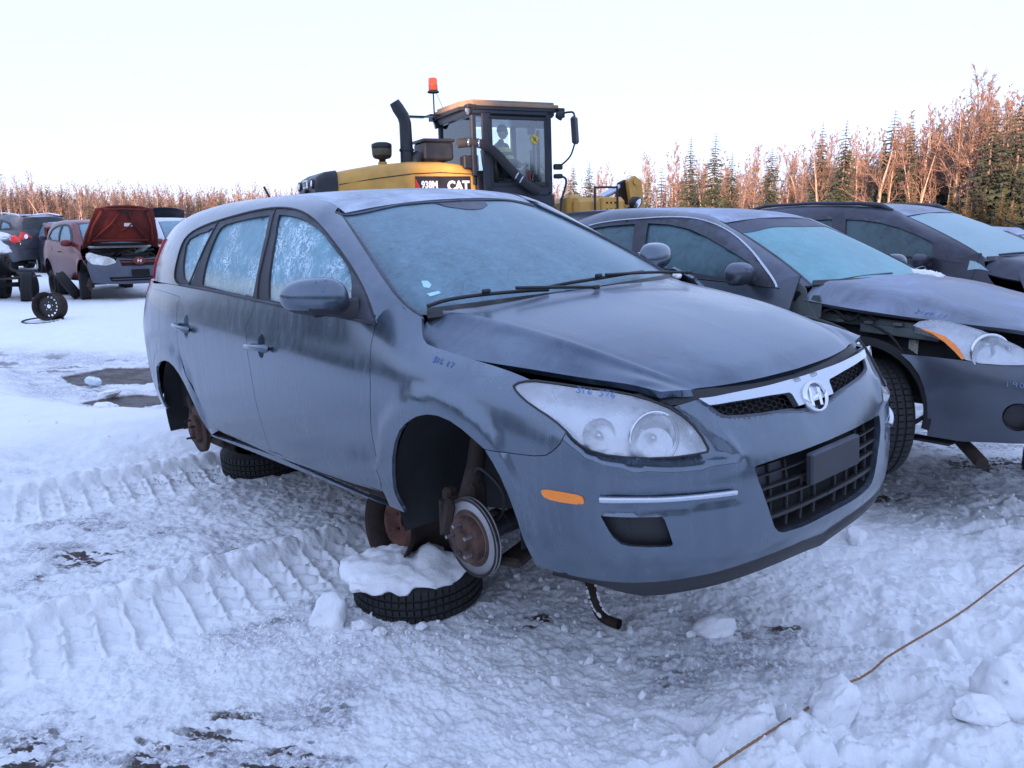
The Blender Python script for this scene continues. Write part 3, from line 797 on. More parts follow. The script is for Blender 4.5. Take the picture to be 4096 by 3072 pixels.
def terrain(x, y):
    r = np.hypot(x, y); near = 1 - sst(14, 26, r)
    wx = x + (fbm(x, y, 3, 3, 40) - .5) * .16; wy = y + (fbm(x, y, 3, 3, 50) - .5) * .16
    h = (fbm(x, y, .35, 3, 1) - .5) * .16 * sst(6, 20, r) + (fbm(x, y, 1.3, 3, 2) - .5) * .035
    q = np.stack([wx.ravel(), wy.ravel()], 1)

    def region(poly, w):
        d = seg_dist(q, poly, True) ; s_ = inside(q, poly)
        return np.where(s_, sst(0, w, d), 0).reshape(x.shape)
    bank = region(BANK, .9)
    mud = region(MUD, .10); mud2 = region(MUD2, .10)
    lane = sst(6.6, 7.2, wy + .18 * wx * 0) * (1 - sst(9.3 - .10 * (wx + 4), 9.9 - .10 * (wx + 4), wy)) * sst(-9.5, -5.0, wx + (wy - 7.2) * 1.2) * (1 - sst(-1.5, .5, wx))
    farbank = sst(9.2, 10.4, wy - .10 * (wx + 4)) * (1 - sst(-1.5, 1.0, wx))
    h = h + bank * (.15 + .05 * fbm(x, y, .9, 3, 7)) + farbank * (.07 + .16 * (fbm(x, y, .55, 4, 11) - .35) * (1 - .5 * sst(14, 17, y)))
    # wheel loader tracks
    tr = 0; trm = 0
    for (a, b, W, k) in (((-3.4, 1.79), (-.66, 4.06), .50, 3), ((-4.6, 3.25), (-1.0, 6.07), .56, 6)):
        jx = (fbm(x, y, 8, 3, 301) - .5) * .03; jy = (fbm(x, y, 8, 3, 302) - .5) * .03; s, t, L = line_st(wx * .15 + x * .85 + jx, wy * .15 + y * .85 + jy, a, b)
        inn = sst(-.02, .03, t) * (1 - sst(W - .10, W + .06, t)) * sst(-.3, 0, s) * (1 - sst(L - .25, L + .1, s))
        pitch = .118
        ph = (s + t * .12) / pitch; fr = (ph - np.floor(ph)); dcell = np.minimum(fr, 1 - fr) * pitch
        cellid = _hash(np.floor(ph).astype(np.int64), np.floor(t / .12).astype(np.int64), k)
        bars = np.clip(1.3 - dcell / .012, 0, 1) ** .6 * (.75 + .5 * fbm(x, y, 30, 3, 77))
        tl = np.abs(((t + .02 * np.sin(ph * 6.28)) / .125) % 1 - .5) * .125; rows = np.clip(1.3 - (.0625 - tl) / .011, 0, 1) ** .6 * (.75 + .5 * fbm(x, y, 26, 3, 78))
        keep2 = sst(.3, .55, fbm(x, y, 7, 3, k + 31)); keep = sst(.25, .5, fbm(x, y, 5, 3, k + 20)) 
        fade = 1 - .75 * sst(W * .55, W, t)
        crumb = (fbm(x, y, 26, 3, 90) - .4)
        cellh = -.040 * fade + (np.maximum(bars * .034 * (.7 + .3 * keep), rows * .036 * (.65 + .35 * keep2)) + crumb * .022 * (bars + rows * .7 + .25)) * fade
        ridge = (sst(-.24, -.07, t) * (1 - sst(-.05, .015, t))) * sst(-.3, 0, s) * (1 - sst(L - .25, L + .1, s))
        lob = .036 + .026 * np.abs(np.sin(ph * math.pi)) ** .6 + .03 * (fbm(x, y, 9, 4, k) - .5) + .02 * (fbm(x, y, 40, 3, k + 7) - .5)
        h = h * (1 - .7 * inn) + cellh * inn + ridge * lob; tr = np.maximum(tr, inn); trm = np.maximum(trm, np.maximum(inn * .9, ridge))
    # trampled ice under and before the cars, crumbly snow further right
    rough = (fbm(x, y, 9, 5, 60, .6) - .5)
    d1, d2, idv = worley(x + .04 * fbm(x, y, 12, 2, 70), y * 1.0, 9, 3)
    flakes = sst(.0, .5, d2 - d1) * (idv - .35)
    g1, g2, gid = worley(x * 1.0 + (fbm(x, y, 6, 2, 71) - .5) * .2, y, 3.4, 8)
    # clods: heap of broken snow on the right and at the bottom
    s, t, L = line_st(x, y, (-.45, 1.3), (3.4, 4.55))
    heap = sst(-1.05, -.25, -t + (fbm(x, y, 1.1, 3, 31) - .5) * 1.5 - .15) if False else sst(-.55, .25, t + (fbm(x, y, 1.4, 3, 31) - .5) * 1.3) * (1 - .0 * s)
    heap = heap * sst(-.9, -.2, x + .2 * y) * (1 - sst(7, 10, r))
    clod = np.clip(1 - g1 * 1.25, 0, 1) ** .6 * (gid > .45) * (.4 + gid)
    b1 = np.abs(fbm(x, y, 2.6, 4, 33, .55) - .5) * 2
    lump = fbm(x, y, 2.2, 5, 35, .5)
    h = h + heap * (.22 * (lump - .42) + .035 * clod * sst(.40, .6, lump) - .06 * gauss(b1, .08) + .055 * (fbm(x, y, 11, 5, 36, .62) - .4))
    flat = np.clip(1 - bank - tr - heap - .8 * farbank, 0, 1)
    h = h + near * flat * (rough * .044 + flakes * .008)
    h = h + near * (fbm(x, y, 34, 4, 80, .68) - .5) * (.022 * (1 - bank) * (1 - .5 * tr) + .002) 
    h = np.where(mud + mud2 > 0, h * (1 - np.maximum(mud, mud2)) - .03 * np.maximum(mud, mud2), h)
    h = h - lane * .03 * (1 - bank)
    # ice / dirt masks
    carzone = sst(-3.6, -2.2, x + .3 * (y - 4)) * sst(1.2, 2.6, y + .35 * x) * (1 - .0 * x)
    pat = fbm(x, y, 1.1, 4, 101); pat2 = fbm(x, y * 2.2, 5, 4, 105, .6)
    ice = np.clip(flat * (.10 + .80 * sst(.40, .64, pat)) * (.25 + .80 * sst(.42, .64, pat2)), 0, 1) * (1 - sst(9, 16, r) * .7) * (1 - trm)
    ice = np.maximum(ice * (1 - farbank), lane * (1 - bank) * (.35 + .6 * sst(.35, .6, pat2)))
    ice = np.maximum(ice, .8 * flat * gauss(np.hypot((x - .1) / 1.0, (y - 3.9) / .9), 1.0) * sst(.25, .5, pat2))
    dirt = 0
    for cx, cy, w in ((-2.06, 3.69, .22), (-.92, 2.33, .16), (-1.0, 2.16, .22), (-1.45, 2.2, .2), (-.7, 2.15, .2), (2.1, 4.6, .3), (.1, 3.05, .10), (3.2, 5.2, .4), (1.1, 3.0, .10), (.9, 6.3, .8)):
        dirt = np.maximum(dirt, gauss(np.hypot(x - cx, (y - cy) * 1.25), w))
    dirt = dirt * sst(.50, .60, fbm(x * .8 + y * .5, y * 2.0, 11, 5, 120, .68)) * flat
    dirt = np.maximum(dirt, .6 * lane * (1 - bank) * sst(.56, .66, fbm(x, y * 3, 2.4, 4, 130)))
    dirt = np.maximum(dirt, np.maximum(mud, mud2))
    dirt = np.maximum(dirt, near * flat * .6 * sst(.66, .74, fbm(x, y * 1.6, 13, 3, 150, .6)) * sst(.45, .6, pat))
    # wooded rise behind the photographer, in whose shade the yard lies
    rise = sst(28, 60, -y + .05 * x) * (2.6 + .8 * fbm(x, y, .05, 3, 200))
    return h * (1 - sst(60, 200, r)) + rise, ice, dirt


def hgt(x, y):
    return float(terrain(np.array([[float(x)]]), np.array([[float(y)]]))[0][0, 0])


def make_ground():
    rr = np.concatenate([np.linspace(.3, 1.6, 14)[:-1], np.geomspace(1.6, 7, 640)[:-1], np.geomspace(7, 13, 90)[:-1], np.geomspace(13, 900, 120)])
    aa = np.concatenate([np.radians(np.linspace(-36, 36, 640)), np.radians(np.linspace(38, 322, 100))])
    RR, AA = np.meshgrid(rr, aa, indexing='ij'); X = RR * np.sin(AA); Y = RR * np.cos(AA)
    Z, ice, dirt = terrain(X, Y)
    n, m = X.shape
    co = np.stack([X, Y, Z], -1).reshape(-1, 3)
    i, j = np.meshgrid(np.arange(n - 1), np.arange(m), indexing='ij'); j2 = (j + 1) % m
    F = np.stack([i * m + j, i * m + j2, (i + 1) * m + j2, (i + 1) * m + j], -1).reshape(-1, 4)[:, ::-1]
    me = bpy.data.meshes.new('snow_ground')
    me.vertices.add(len(co) + 1); me.vertices.foreach_set('co', np.vstack([co, [[0, 0, Z[0].mean()]]]).astype(np.float32).ravel())
    cap = np.stack([np.arange(m), (np.arange(m) + 1) % m, np.full(m, len(co))], -1)[:, ::-1]
    me.loops.add(F.size + cap.size); me.loops.foreach_set('vertex_index', np.concatenate([F.ravel(), cap.ravel()]).astype(np.int32))
    me.polygons.add(len(F) + m)
    me.polygons.foreach_set('loop_start', np.concatenate([np.arange(len(F)) * 4, len(F) * 4 + np.arange(m) * 3]).astype(np.int32))
    me.polygons.foreach_set('use_smooth', [True] * (len(F) + m))
    for nm, a in (('ice', ice), ('dirt', dirt)):
        at = me.attributes.new(nm, 'FLOAT', 'POINT'); at.data.foreach_set('value', np.append(a.ravel(), 0).astype(np.float32))
    me.update(); me.validate()
    o = bpy.data.objects.new('snow_ground', me); C.objects.link(o); o['kind'] = 'structure'
    t = NT('trodden_snow'); cco = t.co()
    f1 = t.noise(5, 8, .7, cco); f2 = t.noise(45, 6, .7, cco); f3 = t.noise(190, 3, .7, cco); f4 = t.noise(95, 5, .75, cco)
    snow = t.ramp(f1, (.3, (.86, .875, .90)), (.7, (.94, .945, .95)))
    icec = t.ramp(t.math('ADD', t.math('MULTIPLY', f2, .5), t.math('MULTIPLY', f4, .5)), (.40, (.24, .235, .25)), (.50, (.56, .56, .60)), (.58, (.86, .87, .90)))
    dirtc = t.ramp(f2, (.3, (.030, .022, .019)), (.7, (.095, .070, .058)))
    ia = t.attr('ice'); da = t.attr('dirt')
    iam = t.math('MULTIPLY', t.math('ADD', ia, t.math('MULTIPLY', t.math('SUBTRACT', f2, .5), .5)), 1.15, True)
    c = t.mix(iam, snow, icec)
    dm = t.ramp(t.math('ADD', da, t.math('MULTIPLY', t.math('SUBTRACT', f2, .5), 1.0)), (.36, 0.0), (.74, 1.0))
    c = t.mix(dm, c, dirtc)
    t.set(col=c, rough=t.math('SUBTRACT', .75, t.math('MULTIPLY', ia, .35)), spec=.35)
    b1 = t.bump(f2, .6, .011); t.bump(f4, .6, .006, b1)
    me.materials.append(t.m); M['snow'] = None
    return o


make_ground()
_t = NT('loose_snow'); _c = _t.co()
_t.set(col=_t.ramp(_t.noise(6, 5, .6, _c), (.3, (.84, .85, .88)), (.7, (.93, .93, .94))), rough=.75, spec=.3)
_t.bump(_t.noise(60, 6, .7, _c), .6, .008)
M['snow'] = _t.m

# ------------------------------------------------------------ the grey wagon
def mat_from(Rm, t):
    m = Matrix(Rm).to_4x4(); m.translation = Vector(t); return m


WAGON_M = mat_from([[0.64372272, 0.76224735, -0.06782364], [-0.76379929, 0.64543783, 0.00454589], [0.04724103, 0.04887735, 0.99768697]], [1.04286995, 2.44996022, 0.39656308])


def arch_feat(cx, cz, r0, w, amp, x0, x1):
    def f(u, v, p):
        r = np.hypot(p[:, 0] - cx, p[:, 2] - cz)
        return amp * (1 - sst(r0 + w - .012, r0 + w, r)) * ((p[:, 0] > x0) & (p[:, 0] < x1)) * sst(.24, .36, p[:, 2] + 0 * r)
    return f


def region_feat(poly, border, amp, w):
    def f(u, v, p):
        q = np.stack([u, v], 1); d = np.zeros(len(q)); ok = inside(q, poly)
        if ok.any(): d[ok] = amp * sst(0, w, seg_dist(q[ok], border))
        return d
    return f


LOWB = Surf(LOW.P); LOWB.sgn = 1
HLo = smooth_line(BK['headlight'], 2, True)
_led = smooth_line(BK['hl_ledge'], 3); _chk = smooth_line(BK['cheek'], 3)
_reg = np.vstack([_led, _chk, BK['headlight'][8::-1], BK['headlight'][:22:-1]])
LOW.feats = [arch_feat(-.895, .335, .345, .075, .011, -1.5, -.45), arch_feat(-3.575, .30, .345, .075, .011, -4.1, -3.0),
             region_feat(_reg, np.vstack([_reg, _reg[:1]]), -.019, .028),
             lambda u, v, p: .012 * np.exp(-(seg_dist(np.stack([u, v], 1), np.vstack([_led, _chk[:6]])) / .030) ** 2) * (~inside(np.stack([u, v], 1), _reg)),
             region_feat(BK['strip_panel'], np.vstack([BK['strip_panel'], BK['strip_panel'][:1]]), -.006, .008),
             region_feat(BK['scoop'], BK['scoop'][:9], -.011, .055)]
wagon = empty('station_wagon', 'slate grey frosted compact station wagon without wheels, jacked up on rims in the foreground', 'car', mat=WAGON_M)
Vt = LOW.V[-1]; BOTH = (-1, 1)
B = BK


def uatx(S, x, v, side=None):
    uu = np.linspace(S.U[0], S.U[-1], 400); X = S.base(uu, np.full(400, v))[:, 0]; return float(uu[np.argmin(np.abs(X - x))])


def tops(a, b, n=12, v=None):
    return np.stack([np.linspace(a, b, n), np.full(n, Vt if v is None else v)], 1)


fender_o = np.vstack([B['pillar_fender'], B['fender_cowl'][1:], B['hood_shut'], B['headlight'][3::-1], B['headlight'][:22:-1], B['fend_bump'][1:], B['arch_front'][::-1][1:], [[B['door_front'][0][0] - .03, 0]], [[B['door_front'][0][0], 0]], B['door_front'][:-1]])
door_f_o = np.vstack([B['door_front'], tops(B['door_front'][-1][0] + .01, B['door_mid'][-1][0]), B['door_mid'][::-1][1:], B['sill_shut'][(B['sill_shut'][:, 0] < B['door_mid'][0][0] - .02)][::1]])
_ss = B['sill_shut']; _ssm = _ss[(_ss[:, 0] > B['door_mid'][0][0] + .02)]
_ssm = _ssm[np.argsort(_ssm[:, 0])]
_ssf = _ss[(_ss[:, 0] < B['door_mid'][0][0] - .02)]; _ssf = _ssf[np.argsort(-_ssf[:, 0])]
door_f_o = np.vstack([B['door_front'], tops(B['door_front'][-1][0] + .01, B['door_mid'][-1][0]), B['door_mid'][::-1][1:], _ssf])
door_r_o = np.vstack([B['door_mid'], tops(B['door_mid'][-1][0] + .01, B['door_rear'][-1][0]), B['door_rear'][::-1][1:], _ssm[::-1][1:] if len(_ssm) > 1 else np.zeros((0, 2))])
_as = B['arch_rear']; uR = uatx(LOW, -4.33, .5)
sill_o = np.vstack([_ss[np.argsort(_ss[:, 0])], [[B['door_front'][0][0], 0]], [[_as[-1][0], 0]], [[_as[-1][0] + .02, .01]]])
uar = uatx(LOW, -3.95, .3)
quarter_o = np.vstack([_as[::-1][1:], [[_as[0][0] + .045, _as[0][1] - .10], [_as[0][0] + .06, .20], [_as[0][0] + .045, .05]], [[uR, .03]], [[uR, Vt]], tops(uR - .01, B['door_rear'][-1][0], 20), B['door_rear'][::-1][1:], [[_as[-1][0] - .0, .01]]])
H = B['headlight']
bumper_o = np.vstack([H[23:8:-1], B['bar_poly'][:1], B['grille'], [[0, B['grille'][-1][1] - .01]], [[0, B['intake'][-1][1]]], B['intake'][::-1][1:], B['intake_low'][1:], [[0, B['intake_low'][-1][1]]], [[0, B['lip'][-1][1] * .5]], B['lip'][::-1], B['arch_bump'][::-1][1:], B['fend_bump'][::-1][1:-1]])
cupo = lambda c: np.array([(c[0] + .0365 * math.cos(t), c[1] + .0475 * math.sin(t) - .015) for t in np.linspace(0, 2 * math.pi, 25)[:-1]])
P = lambda *a, **k: panel(*a, parent=wagon, **k)
P('front_bumper', LOW, bumper_o, M['wagon'], side=BOTH, holes=[B['fog']], h=.016, gap=.0012, depth=.02)
for sg in (-1, 1):
    P('front_fender', LOW, fender_o, M['wagon'], side=(sg,), gap=.0018)
    df = P('front_door', LOW, door_f_o, M['wagon'], side=(sg,), gap=.0018, holes=[cupo(B['hcup'][1])])
    dr = P('rear_door', LOW, door_r_o, M['wagon'], side=(sg,), gap=.0018, holes=[cupo(B['hcup'][0])])
    P('side_sill', LOW, sill_o, M['wagon'], side=(sg,), gap=.0015)
    P('rear_quarter_panel', LOW, quarter_o, M['wagon'], side=(sg,), gap=.001)
uE = LOW.U[-1]
P('rear_bumper', LOW, [(uR, .0), (uE, .0), (uE, .34), (uR, .34)], M['wagon'], side=BOTH, gap=0)
P('tailgate', LOW, [(uR, .345), (uE, .345), (uE, Vt), (uR, Vt)], M['wagon'], side=BOTH, gap=0)
# bonnet and roof
hU, hV = HOOD.U[-1], HOOD.V[-1]
_vc = HOOD.V[3]
HOOD.feats = [lambda u, v, p: .0045 * np.exp(-((v - _vc) / .013) ** 2) * sst(.02, .12, u) - .003 * sst(_vc, _vc + .03, v) * (1 - sst(_vc + .03, _vc + .10, v))]
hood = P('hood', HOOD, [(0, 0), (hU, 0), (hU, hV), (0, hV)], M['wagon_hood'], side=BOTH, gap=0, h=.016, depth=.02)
HOODLIFT = 0
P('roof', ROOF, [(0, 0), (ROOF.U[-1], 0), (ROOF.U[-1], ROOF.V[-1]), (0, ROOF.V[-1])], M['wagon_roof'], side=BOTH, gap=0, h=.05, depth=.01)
# glasshouse
G = GRN; gV = G.V[-1]; gE = G.U[-1]
ws = smooth_line(B['ws_side'], 2); 
u_ch = ws[-1][0]
side_frame = np.vstack([ws, [[u_ch + .003, gV]], [[uatx(G, -4.30, .1), gV]], [[uatx(G, -4.30, .0), 0]], [[B['w_out'][-1][0] + .01, 0]], B['w_out'][::-1], [[ws[0][0], 0]]])
wo = np.vstack([B['w_out'], [[B['w_out'][-1][0], 0.0]], [[B['w_out'][0][0], 0.0]]])
gl_side = {}
M['g_side'] = frost_glass('frosted_side_glass', amt=.6, scale=22, glow=(.46, .49, .42), zline=.955, streaky=(1, 1, .45), white=.95, ice=(.20, .40, .50), deep=(.04, .12, .15))
M['g_screen'] = frost_glass('frosted_windscreen', amt=.40, scale=46, ice=(.20, .345, .43), deep=(.040, .095, .13), streaky=(.6, .6, 1), fine=.9, edged=.85)
for sg in (-1, 1):
    P('side_frame', G, side_frame, M['wagon'], side=(sg,), gap=.0015)
    wf = P('window_frame', G, wo, M['trimfrost'], side=(sg,), holes=[poly_offset(B[k], -.001) for k in ('g_quarter', 'g_rear', 'g_front')], gap=0, off=-.006, depth=.012, h=.03)
    for k in ('g_quarter', 'g_rear', 'g_front'):
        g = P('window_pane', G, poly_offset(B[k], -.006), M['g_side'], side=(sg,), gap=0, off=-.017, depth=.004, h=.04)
    for k in ('b_pillar', 'c_pillar'):
        strip_on('pillar_trim', G, smooth_line(B[k], 3), .012, M['black'], wagon, side=(sg,), off=-.004, th=.004)
    strip_on('belt_seal', G, np.stack([np.linspace(B['w_out'][0][0], B['w_out'][-1][0], 30), np.full(30, .006)], 1), .022, M['trimfrost'], wagon, side=(sg,), off=-.002, th=.008)
    strip_on('frame_seal', G, smooth_line(B['w_out'], 2), .010, M['black'], wagon, side=(sg,), off=-.002, th=.004)
    strip_on('screen_trim', G, ws, .020, M['trimfrost'], wagon, side=(sg,), off=-.004, th=.006)
    strip_on('roof_channel', G, np.stack([np.linspace(u_ch, uatx(G, -4.1, gV), 40), np.full(40, gV - .004)], 1), .012, M['trimfrost'], wagon, side=(sg,), off=-.003, th=.002)
wsg = np.vstack([[[0, 0.02]], [[ws[0][0] - .06, .02]], [[ws[0][0] - .02, .035]], ws[1:], [[ws[-1][0] - .002, gV]], [[0, gV]]])
P('windshield', G, wsg, M['g_screen'], side=BOTH, gap=0, off=-.010, depth=.004, h=.035, edge=True)
P('visor_patch', G, [(0, gV - .012), (.16, gV - .012), (.13, gV - .045), (.05, gV - .075), (0, gV - .08)], plain('dark_screen_patch', (.035, .045, .075), .45, var=.35, scale=30), side=BOTH, gap=0, off=-.0075, depth=.001)  # dark patch at the mirror and sensor area, top centre
strip_on('header_trim', G, np.stack([np.linspace(0, u_ch, 30), np.full(30, gV - .006)], 1), .012, M['trimfrost'], wagon, side=BOTH, off=-.006, th=.003)
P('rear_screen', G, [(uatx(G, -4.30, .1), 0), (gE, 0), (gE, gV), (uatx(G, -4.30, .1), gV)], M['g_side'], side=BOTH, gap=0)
# added dark boxes: keeps daylight out of the shell
core = MB().box((-2.75, 0, .62), (2.9, 1.5, .66)).box((-.95, 0, .50), (1.0, .9, .45)).box((-2.95, 0, 1.1), (2.0, 1.1, .4)).build("light_block_core", M["dark"], wagon)

# ---------------- lamps, grille, wheels hubs, mirrors and other parts of the wagon
def sp(S, uv, off=0.0, side=-1):
    p = S([uv[0]], [uv[1]])[0] + S.normal([uv[0]], [uv[1]])[0] * off
    return Vector((p[0], p[1] * side, p[2]))


def sn(S, uv, side=-1):
    n = S.normal([uv[0]], [uv[1]])[0]; return Vector((n[0], n[1] * side, n[2]))


def frame_at(loc, nrm, up=Vector((0, 0, 1))):
    """matrix with local z along nrm"""
    z = Vector(nrm).normalized(); x = up.cross(z).normalized(); y = z.cross(x)
    m = Matrix((x, y, z)).transposed().to_4x4(); m.translation = loc; return m


def lens_mat(name, haze=.5, tint=(.86, .90, .94), rough=.12):
    t = NT(name); co = t.co()
    tr = t.n('ShaderNodeBsdfTransparent'); tr.inputs[0].default_value = (.93, .95, .97, 1)
    di = t.n('ShaderNodeBsdfDiffuse'); t.val(di.inputs[0], t.ramp(t.noise(9, 5, .6, co), (.3, [c * .86 for c in tint]), (.7, tint)))
    gl = t.n('ShaderNodeBsdfGlossy'); gl.inputs['Roughness'].default_value = rough
    m1 = t.n('ShaderNodeMixShader'); t.val(m1.inputs[0], t.ramp(t.noise(5, 5, .65, co), (.35, haze * .55), (.65, min(1, haze * 1.3)))); t.l(tr.outputs[0], m1.inputs[1]); t.l(di.outputs[0], m1.inputs[2])
    fr = t.n('ShaderNodeFresnel'); fr.inputs[0].default_value = 1.5
    m2 = t.n('ShaderNodeMixShader'); t.l(fr.outputs[0], m2.inputs[0]); t.l(m1.outputs[0], m2.inputs[1]); t.l(gl.outputs[0], m2.inputs[2])
    t.l(m2.outputs[0], t.out.inputs[0]); return t.m


M['lens'] = lens_mat('hazy_clear_lens', .30, tint=(.92, .94, .98), rough=.06)
M['reflector'] = plain('lamp_reflector', (.80, .82, .85), .22, metal=.9, var=.1)
M['lampwhite'] = plain('lamp_bezel', (.80, .83, .88), .3, metal=.35, var=.1)
M['amber'] = NT('amber_lens').set(col=(.95, .25, .02), rough=.28, coat=.4).m
M['red_lens'] = NT('red_lens').set(col=(.55, .02, .02), rough=.3, coat=.4).m
M['clearglass'] = lens_mat('clear_glass_cap', .05, rough=.05)
M['chalk'] = plain('blue_paint_pen', (.10, .20, .46), .8, var=.15, scale=60)
M['sticker'] = plain('pale_sticker', (.42, .70, .74), .6, var=.1)

for sg in (-1, 1):
    hl = P('headlight', LOWB, H, M['lens'], side=(sg,), gap=.004, off=.004, depth=.03, h=.022)
    hb = P('lamp_housing', LOWB, H, M['lampwhite'], side=(sg,), gap=.004, off=-.05, depth=-.055, h=.03); hb.parent = hl
    sl = strip_on('lamp_seal', LOWB, np.vstack([H, H[:1]]), .008, M['black'], wagon, side=(sg,), off=.004, th=.006); sl.parent = hl
    for k, (rad, dep) in enumerate(((.044, .045), (.070, .052))):
        c = sp(LOWB, B['hl_c'][k], -.060, sg)
        n = Vector((.90, .36 * sg, .04)).normalized()
        prof = [(rad * .16, .002)] + [(rad * math.sin(a), dep * (1 - math.cos(a)) * .9) for a in np.linspace(.25, 1.5, 8)] + [(rad * 1.08, dep * .86), (rad * 1.1, dep * .70)]
        bw = MB().lathe(prof, 28, frame_at(c, n)).build('reflector_bowl', M['reflector'], hl)
        bb = MB().lathe([(.001, .05), (.010, .046), (.013, .03), (.010, .0)], 14, frame_at(c, n)).build('bulb', M['badge'], hl)
        rg = MB().lathe([(rad * 1.04, dep * .93), (rad * 1.12, dep * .95), (rad * 1.14, dep * .85), (rad * 1.04, dep * .83)], 28, frame_at(c, n), close=True).build('lamp_ring', M['badge'], hl)
    mk = P('marker_light', LOWB, B['marker'], M['amber'], side=(sg,), gap=.001, off=.004, depth=.01, h=.015)
    st = strip_on('chrome_strip', LOWB, smooth_line(B['strip_c'], 5), .021, M['chrome'], wagon, side=(sg,), off=.004, th=.009)
    fg = P('fog_light_cover', LOWB, B['fog'], M['black'], side=(sg,), gap=-.022, off=-.036, depth=-.002, h=.02)
    # honeycomb at the outer end of the fog light cover
    fc = B['fog']; lo = fc.min(0); hi = fc.max(0); mb = MB()
    for a in range(7):
        for b_ in range(6):
            q = np.array([hi[0] - .012 - a * .014, lo[1] + .02 + b_ * .016 + (a % 2) * .008])
            if inside(q[None], poly_offset(fc, .008))[0] and q[0] > hi[0] - .075 - .0 * b_:
                pts = [tuple(sp(LOWB, q + .0085 * np.array([math.cos(t_), math.sin(t_)]), -.036, sg)) for t_ in np.linspace(0, 2 * math.pi, 7)]
                mb.tube(pts, .0016, 4, cap=False)
    if mb.V: o_ = mb.build('honeycomb', M['trimfrost'], fg)
# grille: black cavity, honeycomb, chrome bar and badge
gr_o = np.vstack([B['bar_poly'][:1], B['grille'], [[0, B['grille'][-1][1] - .01]], [[0, B['bar_poly'][-1][1] + .01]], B['bar_poly'][::-1][:-1]])
grille = P('upper_grille', LOW, gr_o, M['dark'], side=BOTH, gap=0, off=-.045, depth=-.045, h=.04)
bar_o = np.vstack([B['bar_poly'], [[0, B['bar_poly'][-1][1]]], [[0, B['bar_low'][-1][1]]], B['bar_low'][::-1]])
bar = panel('chrome_bar', LOW, bar_o, M['chrome'], side=BOTH, gap=0, off=.010, depth=.02, h=.02, parent=grille)
bz = strip_on('grille_bezel', LOW, smooth_line(np.vstack([B['grille'], [[0, B['grille'][-1][1] - .01]]]), 3), .022, M['trimfrost'], grille, side=BOTH, off=-.004, th=.004)
mb = MB(); gin = poly_offset(gr_o, .012); hs = .0150
for a in range(60):
    for b_ in range(14):
        q = np.array([.02 + a * hs * 1.5, .40 + b_ * hs * 1.73 + (a % 2) * hs * .865])
        q[1] = B['grille'][:, 1].min() - .03 + b_ * hs * 1.73 + (a % 2) * hs * .865
        if q[0] < gin[:, 0].max() and inside(q[None], gin)[0] and not inside(q[None], bar_o)[0] and q[0] > .085:
            for sg in (-1, 1):
                pts = [tuple(sp(LOWB, q + hs * np.array([math.cos(t_), math.sin(t_) * 1.0]), -.020, sg)) for t_ in np.linspace(0, 2 * math.pi, 7)]
                mb.tube(pts, .0022, 4, cap=False)
mesh_g = mb.build('honeycomb', M['black'], grille)
bc = Vector((-.078, 0, .658)); bn = Vector((.93, 0, .36)); BM = frame_at(bc, bn)
rb = .052
ring = MB().lathe([(rb * .86, .016), (rb * .90, .024), (rb, .024), (rb * 1.07, .012), (rb * 1.08, -.02), (rb * .84, -.01)], 48, BM @ Matrix.Diagonal((1.12, .92, 1, 1))).build('badge_ring', M['badge'], grille)
MB().lathe([(.0005, .006), (rb * .86, .004)], 40, BM @ Matrix.Diagonal((1.12, .92, 1, 1))).build('badge_plate', M['dark'], grille)
# slanted letter in the ring: two leaning bars joined by an S-shaped stroke
def letter_h(k, M_, z0, z1, parent, mat):
    m_ = MB()
    l = [(-.66, -.60), (-.44, -.68), (-.18, .62), (-.40, .72)]; r = [(.40, -.72), (.18, -.62), (.44, .68), (.66, .60)]
    l = [(-.64, -.46), (-.38, -.64), (-.20, .64), (-.44, .70)]
    r = [(.44, -.70), (.20, -.64), (.38, .64), (.64, .46)]
    mid = [(-.40, .02), (-.26, -.20), (0, -.02), (.30, .30), (.40, -.02), (.26, .20), (0, .02), (-.30, -.30)]
    mid = [(-.46, -.34), (-.20, -.13), (.12, -.11), (.40, -.06), (.46, .34), (.20, .13), (-.12, .11), (-.40, .06)]
    for q in (l, r, mid): m_.prism([(x * k, y * k) for x, y in q], z0, z1, M_)
    return m_.build('badge_letter', mat, parent, bevel=.0012)
letter_h(rb * .98, BM @ Matrix.Diagonal((1.12, .92, 1, 1)), .002, .018, grille, M['badge'])
# black trim above the bar, radiator slam panel
P('slam_panel', LOW, np.vstack([B['bar_poly'] + [[0, .002]], [[0, Vt]], [[B['bar_poly'][0][0], Vt]], [[H[9][0] + .03, Vt]], [H[7] + [.0, .02]], [H[9]]]), M['black'], side=BOTH, gap=0, off=-.022, depth=.02, h=.03)
# lower intake
it = np.vstack([B['intake'], [[0, B['intake'][-1][1]]], [[0, B['intake_low'][-1][1]]], B['intake_low'][::-1][:-1]])
ig = P('lower_grille', LOW, it, M['dark'], side=BOTH, gap=-.002, off=-.075, depth=-.075, h=.05)
zt, zb = B['intake'][0][1], B['intake_low'][:, 1].min()
uo = B['intake'][0][0]
for k, f in enumerate((.18, .42, .60, .80)):
    v0 = zt + (zb - zt) * f
    ue = uo - (uo - B['intake_low'][4][0]) * f - .005
    uu = np.linspace(0, ue, 24)
    strip_on('grille_slat', LOW, np.stack([uu, np.full(24, v0)], 1), .010 if k else .006, M['black'], ig, side=BOTH, off=-.03, th=.016)
for k in range(0, 5):
    u_ = .062 + .074 * k
    if u_ < uo - .06:
        vv = np.linspace(zt - .01, zb + .01, 10)
        if u_ < .16: vv = np.linspace(zt + (zb - zt) * .42, zb + .01, 8)
        for sg in BOTH: strip_on('grille_post', LOW, np.stack([np.full(len(vv), u_), vv], 1), .005, M['black'], ig, side=(sg,), off=-.036, th=.010)
